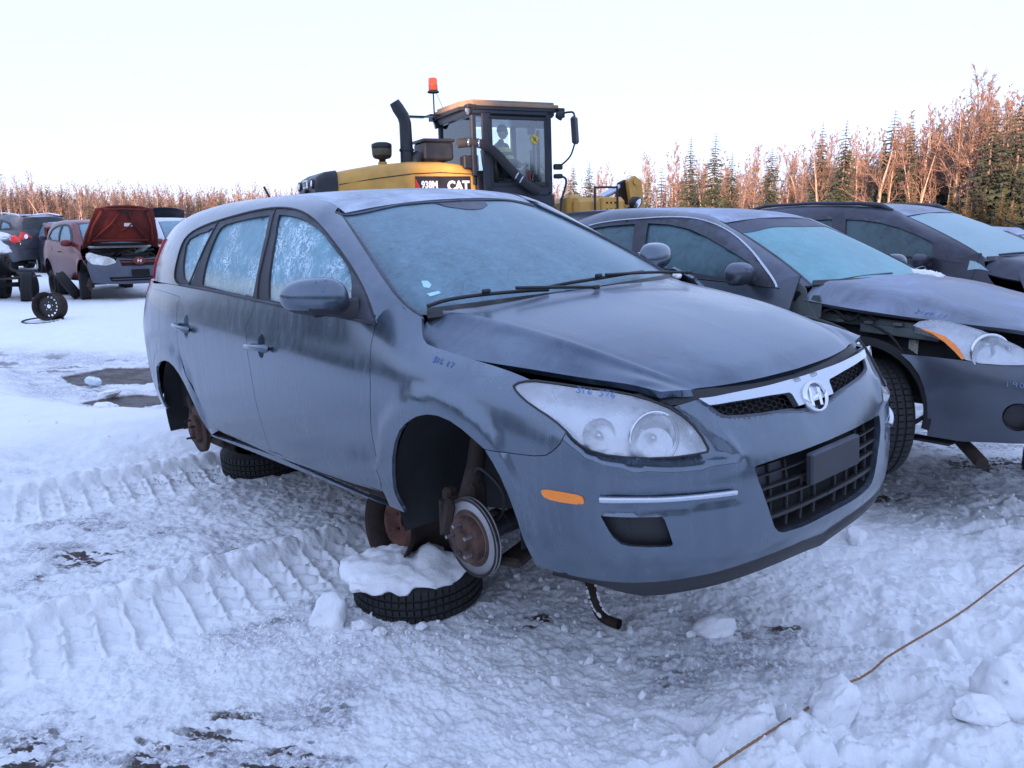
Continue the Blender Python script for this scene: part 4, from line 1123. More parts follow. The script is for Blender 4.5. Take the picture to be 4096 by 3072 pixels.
for k, (u_a, u_b) in enumerate(((.19, .30),)):
    P('blanking_plate', LOW, [(u_a, zt - .012), (u_b + .07, zt - .012), (u_b + .055, zt + (zb - zt) * .42), (u_a, zt + (zb - zt) * .42)], M['trimfrost'], side=(-1,), gap=0, off=-.040, depth=.006)
pl = MB().box((-.002, 0, .470), (.026, .29, .100), bev=.006).build('plate_holder', M['trimfrost'], wagon)
# sooty underlip and undertray
_l = B['lip'][::-1]; _l = _l[_l[:, 0] < 1.02]; lp = smooth_line(np.vstack([[[0, _l[0][1] * .6]], _l + [[0, -.002]]]), 2)
lv = 0 * lp[:, 0]
mbv = []; mbf = []
pts_t = LOW(lp[:, 0], np.maximum(lp[:, 1], 0)); nn = LOW.normal(lp[:, 0], np.maximum(lp[:, 1], 0)); nn[:, 2] = 0
w_ = np.clip((.96 - lp[:, 0]) / .25, 0, 1)
for sg in (-1, 1):
    m = np.array([1, sg, 1.]); n0 = len(mbv); rows = [pts_t - nn * .004 + [0, 0, .012], pts_t + nn * .004 - [0, 0, .010], pts_t - nn * .012 - np.outer(w_, [0, 0, .045]), pts_t - nn * .05 - np.outer(w_, [0, 0, .045]), pts_t - nn * .20 - np.outer(w_, [0, 0, .02])]
    for r_ in rows: mbv += list(r_ * m)
    k = len(lp)
    for a in range(4):
        for i in range(k - 1): mbf.append((n0 + a * k + i, n0 + a * k + i + 1, n0 + (a + 1) * k + i + 1, n0 + (a + 1) * k + i))
mesh_obj('chin_spoiler', mbv, mbf, M['black'], wagon)
# cowl, wipers, door furniture
P('cowl', GRN, [(0, 0), (ws[0][0] - .01, 0), (ws[0][0] - .03, .055), (0, .05)], M['black'], side=BOTH, gap=0, off=.004, depth=.02)
def wiper(blade, arm):
    b = stroke('wiper_blade', [Vector(p) for p in blade], .007, M['black'], wagon, 6)
    stroke('wiper_arm', [Vector(p) + Vector((.012, 0, .012)) for p in arm], .0065, M['black'], b, 6)
    for p in (blade[len(blade) // 2], arm[0]): MB().box(Vector(p) + Vector((.01, 0, .012)), (.02, .035, .016), bev=.005).build('wiper_clip', M['black'], b)
wiper([(-1.155, -.70, .995), (-1.135, -.62, 1.010), (-1.10, -.48, 1.015), (-1.07, -.30, 1.010), (-1.06, -.20, 1.004)], [(-.99, -.02, .985), (-1.03, -.18, 1.0), (-1.075, -.36, 1.015)])
wiper([(-1.135, -.215, 1.0), (-1.09, -.08, 1.015), (-1.07, .08, 1.020), (-1.085, .28, 1.022), (-1.12, .42, 1.018)], [(-1.04, .62, .985), (-1.06, .40, 1.005), (-1.07, .12, 1.02)])
for sg in (-1, 1):
    for k in (0, 2):
        a, b2 = B['handles'][k], B['handles'][k + 1]
        par = None
        pts = [sp(LOW, a + (b2 - a) * t_, .008 + .030 * math.sin(math.pi * min(1, max(0, t_))) ** .5, sg) for t_ in (0.0, .06, .2, .5, .8, .94, 1.0)]
        hdl = MB().tube(pts, [.010, .015, .014, .013, .015, .019, .012], 10).build('door_handle', M['wagon'], wagon)
        cp = B['hcup'][k // 2]
        Vb, Fb = [], []
        for i in range(7):
            for j in range(24):
                f_ = i / 6; a_ = 2 * math.pi * j / 24; Vb.append(tuple(sp(LOW, cp + np.array([.036 * f_ * math.cos(a_), .047 * f_ * math.sin(a_) - .015]), -.022 * (1 - f_ ** 2.4), sg)))
        for i in range(6):
            for j in range(24): Fb.append((i * 24 + j, i * 24 + (j + 1) % 24, (i + 1) * 24 + (j + 1) % 24, (i + 1) * 24 + j))
        mesh_obj('handle_recess', Vb, Fb, M['wagon'], hdl)
    # mirror
    V_, F_ = [], []; nu_, nv_ = 28, 18
    for i in range(nv_ + 1):
        ph = -math.pi / 2 + math.pi * i / nv_
        for j in range(nu_):
            th = 2 * math.pi * j / nu_
            cx_ = math.copysign(abs(math.cos(ph)) ** .75, 1) * math.copysign(abs(math.cos(th)) ** .8, math.cos(th)); cy_ = abs(math.cos(ph)) ** .75 * math.copysign(abs(math.sin(th)) ** .8, math.sin(th)); cz_ = math.copysign(abs(math.sin(ph)) ** .85, math.sin(ph))
            x_ = cx_ * (.085 if cx_ > 0 else .03); y_ = cy_ * .122; z_ = cz_ * (.078 if cz_ > 0 else .062) * (1 - .14 * cy_) + .010 * cy_
            V_.append((-1.515 + x_ - .02 * cy_, sg * (.955 + y_), 1.040 + z_))
    for i in range(nv_):
        for j in range(nu_):
            f = (i * nu_ + j, i * nu_ + (j + 1) % nu_, (i + 1) * nu_ + (j + 1) % nu_, (i + 1) * nu_ + j); F_.append(f if sg > 0 else f[::-1])
    mi = [1 if (sum(V_[k][2] for k in f) / 4 < 1.008) else 0 for f in F_]
    mr = mesh_obj('side_mirror', V_, F_, None, wagon, mats=[M['wagon'], M['trimfrost']], mi=mi)
    MB().tube([(-1.515, sg * .88, 1.0), (-1.49, sg * .84, .99), (-1.47, sg * .80, .985)], [.034, .040, .05], 12).box((-1.515, sg * .90, .985), (.07, .16, .022), bev=.008).build('mirror_arm', M['black'], mr)
    MB().box((-1.548, sg * .955, 1.040), (.006, .15, .070), bev=.003).build('mirror_glass', M['badge'], mr)
    tri = P('mirror_sail', G, B['tri'], M['trimfrost'], side=(sg,), gap=0, off=.002, depth=.01, h=.04)
    # tail lamp wraps the rear corner
    u1 = uatx(LOW, -4.08, .8); u2 = uatx(LOW, -4.40, .8)
    tl = P('tail_light', G, [(uatx(G, -4.05, .3), .02), (uatx(G, -4.27, .3), .02), (uatx(G, -4.16, .3), .40), (uatx(G, -4.02, .3), .42)], M['red_lens'], side=(sg,), gap=0, off=.010, depth=.02)
    tl2 = P('tail_light', LOW, [(u1 + .06, Vt), (u2, Vt), (u2, Vt - .20), (u1 + .18, Vt - .17)], M['red_lens'], side=(sg,), gap=0, off=.006, depth=.02)
# wheel wells, hubs, discs
def well(cx, cz, r, sg, mat):
    m_ = MB(); y0, y1 = .845 * sg, .50 * sg
    pr = [(cx + r * math.cos(a), cz + r * math.sin(a)) for a in np.linspace(-.12, math.pi + .45, 22)]
    V = [(x, y0, z) for x, z in pr] + [(x, y1, z) for x, z in pr]; n = len(pr)
    m_.add(V, [(i, i + 1, n + i + 1, n + i) for i in range(n - 1)], True)
    m_.add([(x, y1, z) for x, z in pr], [tuple(range(n))])
    return m_.build('wheel_well', mat, wagon)
M['liner'] = plain('sooty_wheel_liner', (.016, .016, .018), .8, scale=7, bump=.5, var=.5)
def hub(cx, cy, cz, sg, r, kind, parent):
    Mx = frame_at(Vector((cx, cy * sg, cz)), Vector((0, sg, 0)))
    d = MB().lathe([(.075, -.040), (r, -.040), (r, -.034), (r * .985, -.034), (r * .985, -.024), (r, -.024), (r, -.018), (r * .62, -.018), (r * .60, -.016)], 48, Mx).build('brake_disc', M['steel'] if kind == 'f' else M['rust'], parent)
    MB().lathe([(r * .60, -.020), (r * .585, .002), (r * .56, .012), (r * .50, .014), (.034, .014), (.034, .022), (.028, .028), (.0005, .028)], 40, Mx).build('wheel_hub', M['rust'], d)
    MB().lathe([(r * .99, -.0415), (r * .995, -.0165), (r * .93, -.0165)], 48, Mx).build('rust_edge', M['rustdark'], d)
    if kind == 'f': MB().lathe([(r * .72, -.0172), (r * .60, -.0165)], 40, Mx).build('rust_band', M['rust'], d)
    for k in range(5):
        a = 2 * math.pi * k / 5 + .5; q = (.057 * math.cos(a), .057 * math.sin(a))
        p0 = Mx @ Vector((q[0], q[1], .010)); p1 = Mx @ Vector((q[0], q[1], .045)); MB().tube([p0, p1], .0065, 8).build('wheel_stud', M['rustdark'] if kind == 'r' else M['steel'], d)
        MB().lathe([(.0075, .0142), (.0085, .0148), (.0095, .0142)], 10, Mx @ Matrix.Translation((q[0] * 1.0 + .0, q[1], 0))).build('stud_seat', M['rustdark'], d)
    return d
for sg in (-1, 1):
    well(-.895, .33, .352, sg, M['liner']); well(-3.575, .30, .352, sg, M['liner'])
    d = hub(-.877, .81, .222, sg, .140, 'f', wagon)
    # caliper, knuckle, strut, drive shaft, lower arm
    MB().box((-1.00, sg * .775, .27), (.055, .075, .15), Matrix.Rotation(.35, 4, 'Y'), bev=.015).box((-1.04, sg * .75, .33), (.05, .05, .06), bev=.012).tube([(-1.02, sg * .80, .33), (-1.03, sg * .80, .20)], .012, 8).build('brake_caliper', M['rustdark'], wagon)
    MB().tube([(-.95, sg * .74, .30), (-.94, sg * .70, .45), (-.93, sg * .66, .64)], [.045, .032, .028], 12).box((-.93, sg * .72, .33), (.06, .07, .13), bev=.012).build('strut', M['rustdark'], wagon)
    MB().tube([(-.877, sg * .74, .222), (-.87, sg * .66, .235), (-.865, sg * .60, .245)], [.045, .036, .030], 12).tube([(-.865, sg * .60, .245), (-.86, sg * .30, .28)], .015, 10).lathe([(.030 + .010 * (k % 2), k * .008) for k in range(9)], 14, frame_at(Vector((-.868, sg * .66, .236)), Vector((0, -sg, .05)))).build('drive_shaft', M['black'], wagon)
    MB().box((-.80, sg * .58, .155), (.09, .36, .035), Matrix.Rotation(-.35 * sg, 4, 'Z'), bev=.01).box((-.98, sg * .50, .17), (.30, .05, .035), bev=.01).build('control_arm', M['rustdark'], wagon)
    stroke('brake_hose', [(-.93, sg * .72, .42), (-.86, sg * .74, .46), (-.78, sg * .72, .40), (-.80, sg * .70, .32), (-.84, sg * .70, .27)], .006, M['rubber'], wagon, 6)
    stroke('sway_bar', [(-.86, sg * .62, .42), (-.76, sg * .62, .38), (-.66, sg * .60, .33), (-.60, sg * .50, .32)], .009, M['rustdark'], wagon, 8)
    d = hub(-3.575, .80, .197, sg, .142, 'r', wagon)
    MB().box((-3.66, sg * .76, .33), (.05, .05, .12), Matrix.Rotation(-.3, 4, 'Y'), bev=.01).tube([(-3.575, sg * .74, .20), (-3.45, sg * .62, .16), (-3.2, sg * .50, .17)], [.05, .035, .03], 10).box((-3.38, sg * .70, .14), (.20, .12, .05), bev=.015).build('trailing_arm', M['rustdark'], wagon)
    MB().tube([(-3.60, sg * .68, .18), (-3.62, sg * .64, .50)], [.035, .03], 12).build('rear_strut', M['black'], wagon)
MB().box((-.55, 0, .22), (.30, 1.1, .10), bev=.03).box((-.92, 0, .20), (.28, .86, .10), bev=.03).box((-.9, .0, .33), (.6, .5, .2), bev=.04).build('subframe', M['rustdark'], wagon)
MB().box((-2.2, 0, .24), (1.8, .12, .10), bev=.03).box((-2.3, -.72, .225), (1.9, .05, .05), bev=.01).box((-2.3, .72, .225), (1.9, .05, .05), bev=.01).build('underbody_rail', M['rustdark'], wagon)
stroke('antenna', [(-3.86, 0, 1.475), (-3.93, 0, 1.545), (-3.99, 0, 1.61)], .008, M['rubber'], wagon, 8)
# headlamp-side panels behind the lamps so that no daylight comes through
MB().box((-.56, -.50, .62), (.10, .30, .12), bev=.02).box((-.56, .50, .62), (.10, .30, .12), bev=.02).box((-.30, 0, .60), (.06, .9, .3), bev=.02).box((-.22, 0, .36), (.05, 1.1, .20), bev=.02).build('radiator_support', M['dark'], wagon)
# paint pen marks and small labels
def chalk(S, c, sc, strokes, parent, mat=None, side=-1, off=.003, r=.0022, flip=1):
    m_ = MB()
    for s_ in strokes:
        m_.tube([tuple(sp(S, (c[0] + flip * x * sc, c[1] + y * sc), off, side)) for x, y in smooth_line(s_, 3)], r, 4)
    return m_.build('pen_mark', mat or M['chalk'], parent)
DIG = {'3': [[(0, 1), (.5, 1), (.2, .6), (.55, .35), (.3, 0), (0, .1)]], '7': [[(0, 1), (.5, 1), (.2, 0)]], '6': [[(.45, 1), (.1, .6), (.05, .2), (.35, 0), (.5, .3), (.1, .4)]], '9': [[(.5, .7), (.2, 1), (.05, .7), (.3, .5), (.5, .8), (.4, 0)]], '1': [[(.2, 1), (.2, 0)]],
       '0': [[(.3, 1), (.05, .5), (.3, 0), (.55, .5), (.3, 1)]], '2': [[(0, .8), (.3, 1), (.5, .7), (0, 0), (.55, 0)]], 'L': [[(.05, 1), (.0, .0), (.45, .05)]], '/': [[(.1, 0), (.5, 1)]]}
def word(txt): 
    out = []
    for i, ch in enumerate(txt):
        for s_ in DIG.get(ch, []): out.append([(x + i * .8, y) for x, y in s_])
    return out
chalk(LOWB, (H[5][0] + .01, H[5][1] - .03), .022, word('316 376'), wagon, flip=-1, off=.015, r=.0016)
chalk(LOW, (B['hood_shut'][5][0] - .02, B['hood_shut'][5][1] - .055), .022, word('316 17'), wagon, flip=-1, r=.0016)
mkm = MB()
for s_ in word('316'): mkm.tube([(-1.455, -.925 - x * .022, 1.085 + y * .02) for x, y in smooth_line(s_, 3)], .0016, 4)
for s_ in word('13'): mkm.tube([(-1.433, -.930 - x * .022, 1.05 + y * .02) for x, y in smooth_line(s_, 3)], .0016, 4)
mkm.build('pen_mark', M['chalk'], wagon)
for k_ in ('stick1', 'stick2'): P('window_sticker', GRN, B[k_], M['sticker'], side=(-1,), gap=0, off=-.0085, depth=.001, h=.03)
_mv = MB(); 
for k in range(26):
    p_ = sp(GRN, (.62 + .018 * (k % 7) , .012 + .004 * (k // 7)), .012, 1); r_ = .010 + .008 * random.random()
    _mv.lathe([(.0005, -r_ * .6), (r_ * .7, -r_ * .3), (r_, .1 * r_), (r_ * .6, r_ * .6), (.0005, r_ * .8)], 7, Matrix.Translation(p_) @ Matrix.Rotation(random.random() * 3, 4, 'X'))
tag(_mv.build('snow_clump', M['snow']), 'small white snow clump at the far foot of the windscreen of the grey wagon', 'snow').matrix_world = WAGON_M

# ------------------------------------------------------------ tyres, rims and the generic car builder
def make_tyre(name, Ro, W, Ri, parent=None, Mx=None, mat=None, blocks=64, snow=0):
    """tyre about local z, with grooved shoulders and tread blocks"""
    prof = [(Ri, -W * .36), (Ri + .012, -W * .44), (Ri + (Ro - Ri) * .5, -W * .52), (Ro - .022, -W * .50), (Ro - .006, -W * .42), (Ro, -W * .34)]
    for g in (-.20, 0, .20):
        prof += [(Ro + .001, (g - .035) * W), (Ro - .009, (g - .03) * W), (Ro - .009, (g + .03) * W), (Ro + .001, (g + .035) * W)]
    prof += [(Ro, W * .34), (Ro - .006, W * .42), (Ro - .022, W * .50), (Ri + (Ro - Ri) * .5, W * .52), (Ri + .012, W * .44), (Ri, W * .36), (Ri - .002, 0)]
    n = blocks * 3; V = []; m = len(prof); Mx = Mx or Matrix()
    for k in range(n):
        a = 2 * math.pi * (k // 3 + (0, .12, .88)[k % 3]) / blocks
        for j, (r, h) in enumerate(prof):
            rr = r; aa = a + (.35 * h / W) * (2 * math.pi / blocks) * (1 if h > 0 else -1)
            if k % 3 == 0 and r > Ro - .008: rr = Ro - .010
            V.append(tuple(Mx @ Vector((rr * math.cos(aa), rr * math.sin(aa), h))))
    F = [(k * m + j, ((k + 1) % n) * m + j, ((k + 1) % n) * m + (j + 1) % m, k * m + (j + 1) % m) for k in range(n) for j in range(m)]
    o = mesh_obj(name, V, F, mat or M['rubber'], parent, smooth=False)
    return o


def make_rim(name, R_, W, parent=None, Mx=None, mat=None, holes=12, hole_r=.016, hub_holes=5, dish=.03, hubmat=None, hr=.72):
    """pressed steel wheel about local z: barrel, flanges and a disc with real holes"""
    Mx = Mx or Matrix(); mat = mat or M['rustdark']
    pr = [(R_ + .008, -W / 2), (R_, -W / 2 + .004), (R_ - .006, -W / 2 + .02), (R_ - .028, -W / 2 + .035), (R_ - .03, W / 2 - .045), (R_ - .006, W / 2 - .03), (R_, W / 2 - .004), (R_ + .008, W / 2), (R_ + .004, W / 2 + .003), (R_ - .010, W / 2 - .006), (R_ - .034, W / 2 - .045), (R_ - .034, -W / 2 + .035), (R_ - .008, -W / 2 + .018), (R_ + .004, -W / 2 - .003)]
    o = MB().lathe(pr, 48, Mx, close=True).build(name, mat, parent)
    rd = R_ - .034
    circ = lambda cx, cy, r, n: [(cx + r * math.cos(2 * math.pi * i / n), cy + r * math.sin(2 * math.pi * i / n)) for i in range(n)]
    hs = [circ(0, 0, R_ * .155, 16)] + [circ(R_ * hr * math.cos(2 * math.pi * i / holes), R_ * hr * math.sin(2 * math.pi * i / holes), hole_r, 10) for i in range(holes)] + [circ(R_ * .30 * math.cos(2 * math.pi * i / hub_holes + .3), R_ * .30 * math.sin(2 * math.pi * i / hub_holes + .3), R_ * .042, 8) for i in range(hub_holes)]
    P2, T, _ = triangulate(circ(0, 0, rd, 48), hs, R_ * .11)
    r = np.hypot(P2[:, 0], P2[:, 1]) / rd
    z = W * .10 + dish * np.interp(r, [0, .2, .42, .50, .62, .78, .9, 1], [.15, .15, .2, .75, 1.0, .8, .3, 0])
    V = [tuple(Mx @ Vector((x, y, q))) for (x, y), q in zip(P2, z)]; n = len(V)
    V += [tuple(Mx @ Vector((x, y, q - .005))) for (x, y), q in zip(P2, z)]
    F = [tuple(t) for t in T] + [tuple(n + i for i in t[::-1]) for t in T]
    mesh_obj('wheel_disc', V, F, hubmat or mat, o)
    return o


def fxz(S, pts, ymin=.45):
    """surface parameters of side points given as (x, z)"""
    if not hasattr(S, '_xz'):
        uu, vv = np.meshgrid(np.linspace(S.U[0], S.U[-1], 240), np.linspace(S.V[0], S.V[-1], 70), indexing='ij')
        X = S(uu.ravel(), vv.ravel()); k = (X[:, 1] > ymin * X[:, 1].max() * 1.6) & True
        S._xz = (uu.ravel()[k], vv.ravel()[k], X[k])
    out = []
    for x, z in pts:
        d = (S._xz[2][:, 0] - x) ** 2 + (S._xz[2][:, 2] - z) ** 2; k = np.argmin(d); u, v = S._xz[0][k], S._xz[1][k]; st = .02
        for _ in range(12):
            g = np.array([[u + a * st, v + b * st] for a in (-1, 0, 1) for b in (-1, 0, 1)]); g[:, 0] = np.clip(g[:, 0], 0, S.U[-1]); g[:, 1] = np.clip(g[:, 1], 0, S.V[-1])
            Q = S.base(g[:, 0], g[:, 1]); r = (Q[:, 0] - x) ** 2 + (Q[:, 2] - z) ** 2; k = np.argmin(r); u, v = g[k]
            if k == 4: st /= 2
        out.append((u, v))
    return np.array(out)


def fyz(S, pts):
    uu, vv = np.meshgrid(np.linspace(0, 1.3, 200), np.linspace(S.V[0], S.V[-1], 90), indexing='ij'); X = S.base(uu.ravel(), vv.ravel()); out = []
    for y, z in pts:
        k = np.argmin((X[:, 1] - y) ** 2 + (X[:, 2] - z) ** 2); out.append((uu.ravel()[k], vv.ravel()[k]))
    return np.array(out)


def arc_xz(c, r, a0, a1, n=14): return [(c[0] + r * math.cos(a), c[1] + r * math.sin(a)) for a in np.linspace(a0, a1, n)]


def xz_band(S, xf, xr, zb, arch=None, top=None, zt=None):
    """outline of a side panel between two x stations (xf > xr); an arch (centre, radius, 'f'/'r' side) bites its lower corner"""
    pts = []
    zt = zt if zt is not None else 9
    nb = 8
    top_l = fxz(S, [(x, 9) for x in np.linspace(xf, xr, 10)]); top_l[:, 1] = S.V[-1]
    def bottom(x0, x1):
        q = fxz(S, [(x, zb) for x in np.linspace(x0, x1, 6)]); q[:, 1] = 0; return q
    if arch is None:
        return np.vstack([top_l, bottom(xr, xf)])
    (cx, cz), r = arch
    h = zb - cz; dx = math.sqrt(max(r * r - h * h, 0)); a = math.asin(max(-1, h / r))
    if cx + dx < xf and cx - dx > xr:      # arch wholly inside
        arc = fxz(S, arc_xz((cx, cz), r, math.pi - a, a, 20)); arc[0, 1] = arc[-1, 1] = 0
        return np.vstack([top_l, bottom(xr, cx - dx)[:-1], arc, bottom(cx + dx, xf)])
    if cx - dx < xr < cx + dx:             # bites the rear lower corner
        a1 = math.acos(max(-1, min(1, (xr - cx) / r)))
        arc = fxz(S, arc_xz((cx, cz), r, a1, a, 14)); arc[-1, 1] = 0
        return np.vstack([top_l, arc, bottom(cx + dx, xf)[1:]])
    a1 = math.acos(max(-1, min(1, (xf - cx) / r)))
    arc = fxz(S, arc_xz((cx, cz), r, math.pi - a, a1, 14)); arc[0, 1] = 0
    return np.vstack([top_l, bottom(xr, cx - dx)[:-1], arc])


def side_glass(net, root, frames, panes, mframe, mglass, sg, sill_z=None):
    G_ = net['GRN']
    f = fxz(G_, frames) if not isinstance(frames, np.ndarray) else frames
    P_ = [fxz(G_, p) if not isinstance(p, np.ndarray) else p for p in panes]
    P_ = [np.clip(p, [0, .012], [99, 9]) for p in P_]
    panel('window_frame', G_, f, mframe, root, side=(sg,), gap=0, off=.003, depth=.01, h=.05, holes=P_)
    for p in P_: panel('window_pane', G_, poly_offset(p, -.006), mglass, root, side=(sg,), gap=0, off=-.012, depth=.004, h=.06)
    return f


def base_car(root, net, o, mats):
    """body, glass, bonnet, roof of a car; o holds measured stations"""
    L_, G_, Hd, Rf = net['LOW'], net['GRN'], net['HOOD'], net['ROOF']
    mp, mg, mf, ms = mats['paint'], mats['glass'], mats['frame'], mats['screen']
    r = o.get('ar', .35); af = (o['af'], o.get('az', .32)); ar_ = (o['ab'], o.get('az', .32))
    L_.feats = [arch_feat(af[0], af[1], r, .06, .008, af[0] - .6, af[0] + .6), arch_feat(ar_[0], ar_[1], r, .06, .008, ar_[0] - .6, ar_[0] + .6)]
    zb = L_.P[10, 0, 2]
    sides = {}
    xb = o['xbump']; xd = o['xd']          # bumper/fender split; door splits front to rear
    uR_ = fxz(L_, [(L_.P[:, 0, 0].min() + .22, .6)])[0, 0]; uE_ = L_.U[-1]; vt = L_.V[-1]
    for sg in (-1, 1):
        if not (sg == -1 and o.get('no_fender')):
            panel('front_fender', L_, xz_band(L_, xb, xd[0], zb, (af, r)), mp, root, side=(sg,), h=.05)
        for a, b in zip(xd[:-1], xd[1:]):
            panel('door', L_, xz_band(L_, a, b, zb, (ar_, r) if b < ar_[0] + r else None), mp, root, side=(sg,), h=.05, gap=.002)
        q = xz_band(L_, xd[-1], L_.P[:, 0, 0].min() + .25, zb, (ar_, r))
        panel('rear_quarter_panel', L_, q, mp, root, side=(sg,), h=.05)
        f = side_glass(net, root, o['frame'], o['panes'], mf, mg, sg)
        wsu = G_.U[2]
        # painted pillars round the windows
        xr_ = G_.P[:, 0, 0].min() + .10
        uu1 = fxz(G_, [(xr_, G_.P[5, 0, 2] + .1)])[0, 0]
        fo = np.array(f)
        k0 = np.argmin(fo[:, 0]); 
        fr = np.vstack([[[wsu + .015, 0.0]], [[wsu + .015, G_.V[-1]]], [[uu1, G_.V[-1]]], [[uu1, 0.0]]])
        panel('side_frame', G_, fr, mp, root, side=(sg,), gap=0, h=.05, holes=[poly_offset(np.clip(fo, [0, .012], [99, 9]), .004)])
        strip_on('screen_trim', G_, [(wsu + .004, v) for v in np.linspace(0, G_.V[-1], 14)], .022, mf, root, side=(sg,), off=-.002, th=.005)
        strip_on('roof_channel', G_, [(u, G_.V[-1] - .004) for u in np.linspace(wsu + .02, uu1, 30)], .012, mf, root, side=(sg,), off=-.003, th=.002)
        if o.get('mirror'):
            mx, my, mz = o['mirror']; mb_ = MB()
            V_, F_ = [], []
            for i in range(13):
                ph = -math.pi / 2 + math.pi * i / 12
                for j in range(20):
                    th = 2 * math.pi * j / 20; c_ = abs(math.cos(ph)) ** .7
                    V_.append((mx + c_ * math.cos(th) * (.08 if math.cos(th) > 0 else .03), sg * (my + c_ * math.copysign(abs(math.sin(th)) ** .8, math.sin(th)) * .115), mz + math.copysign(abs(math.sin(ph)) ** .85, math.sin(ph)) * .068))
            for i in range(12):
                for j in range(20):
                    q_ = (i * 20 + j, i * 20 + (j + 1) % 20, (i + 1) * 20 + (j + 1) % 20, (i + 1) * 20 + j); F_.append(q_ if sg > 0 else q_[::-1])
            mo = mesh_obj('side_mirror', V_, F_, mats.get('mirror', mp), root)
            MB().tube([(mx, sg * (my - .08), mz - .03), (mx + .03, sg * (my - .16), mz - .05)], [.03, .04], 8).build('mirror_arm', M['black'], mo)
        if o.get('handles'):
            for hx, hz in o['handles']:
                c = fxz(L_, [(hx, hz), (hx - .18, hz + .005)]); pts = [sp(L_, c[0] + (c[1] - c[0]) * t_, .006 + .03 * math.sin(math.pi * t_) ** .5, sg) for t_ in (0, .08, .3, .7, .92, 1)]
                MB().tube(pts, .012, 8).build('door_handle', mp, root)
    # screen
    panel('windshield', G_, [(0, 0), (G_.U[2], 0), (G_.U[2], G_.V[-1]), (0, G_.V[-1])], ms, root, side=BOTH, gap=0, off=-.008, depth=.004, h=.06)
    panel('roof', Rf, [(0, 0), (Rf.U[-1], 0), (Rf.U[-1], Rf.V[-1]), (0, Rf.V[-1])], mats.get('roof', mp), root, side=BOTH, gap=0, h=.07, depth=.01)
    panel('rear_screen', G_, [(uu1, 0.02), (G_.U[-1], .02), (G_.U[-1], G_.V[-1]), (uu1, G_.V[-1])], mats.get('rear_glass', mg), root, side=BOTH, gap=0, h=.06)
    panel('cowl', G_, [(0, 0), (G_.U[2], 0), (G_.U[2] - .03, .06), (0, .05)], M['black'], root, side=BOTH, gap=0, off=.004, depth=.02, h=.06)
    if not o.get('no_tailgate'):
        panel('tailgate', L_, [(uR_, L_.V[-1] * .42), (uE_, L_.V[-1] * .42), (uE_, vt), (uR_, vt)], mp, root, side=BOTH, gap=0, h=.05)
    panel('rear_bumper', L_, [(uR_, 0), (uE_, 0), (uE_, L_.V[-1] * .41), (uR_, L_.V[-1] * .41)], mats.get('bumper', mp), root, side=BOTH, gap=0, h=.05)
    if not o.get('hood_open'):
        panel('hood', Hd, [(0, 0), (Hd.U[-1], 0), (Hd.U[-1], Hd.V[-1]), (0, Hd.V[-1])], mats.get('hood', mp), root, side=BOTH, gap=0, h=.05, depth=.02)
    Lx = -L_.P[:, 0, 0].min()
    zf = L_.P[13, 5, 2]
    MB().box((-Lx * .5 - .25, 0, .5), (Lx * .62, L_.P[13, 3, 1] * 1.62, .40)).box((-Lx * .62, 0, zf), (Lx * .42, .95, .36)).build('light_block_core', M['dark'], root)  # added dark boxes that stop light passing through the body
    return dict(uR=uR_, zb=zb, af=af, ar=ar_, r=r)


def well_at(root, cx, cz, r, sg, ys=.845):
    m_ = MB(); y0, y1 = ys * sg, .50 * sg
    pr = [(cx + r * math.cos(a), cz + r * math.sin(a)) for a in np.linspace(-.45, math.pi + .45, 18)]
    n = len(pr); m_.add([(x, y0, z) for x, z in pr] + [(x, y1, z) for x, z in pr], [(i, i + 1, n + i + 1, n + i) for i in range(n - 1)], True)
    m_.add([(x, y1, z) for x, z in pr], [tuple(range(n))])
    return m_.build('wheel_well', M['liner'], root)


def pose_m(loc, yaw, pitch=0, roll=0):
    return Matrix.Translation(Vector(loc)) @ Matrix.Rotation(R(yaw), 4, 'Z') @ Matrix.Rotation(R(pitch), 4, 'Y') @ Matrix.Rotation(R(roll), 4, 'X')


def wheel(root, x, y, z, sg, Ro=.32, W=.21, Ri=.20, tilt=0):
    Mx = frame_at(Vector((x, y * sg, z)), Vector((0, sg, tilt)))
    w = MB().lathe([(.04, -.06), (.08, -.06), (.08, .02), (.04, .03)], 20, Mx).build('wheel', M['rustdark'], root)
    make_tyre('tyre', Ro, W, Ri, w, Mx, blocks=60); make_rim('rim', Ri - .005, W * .85, w, Mx, M['rustdark'], holes=10, hole_r=.018)
    return w


# ------------------------------------------------------------ dark grey sedan on the right, near front fender missing
def chalk_on(root, S, uv, sc, txt, flip=-1, side=-1, mat=None, off=.004, r=.002, rot=0):
    m_ = MB(); ca, sa = math.cos(rot), math.sin(rot)
    for s_ in word(txt):
        m_.tube([tuple(sp(S, (uv[0] + flip * (x * ca - y * sa) * sc, uv[1] + (x * sa + y * ca) * sc), off, side)) for x, y in smooth_line(s_, 3)], r, 4)
    return m_.build('pen_mark', mat or M['chalk2'], root)


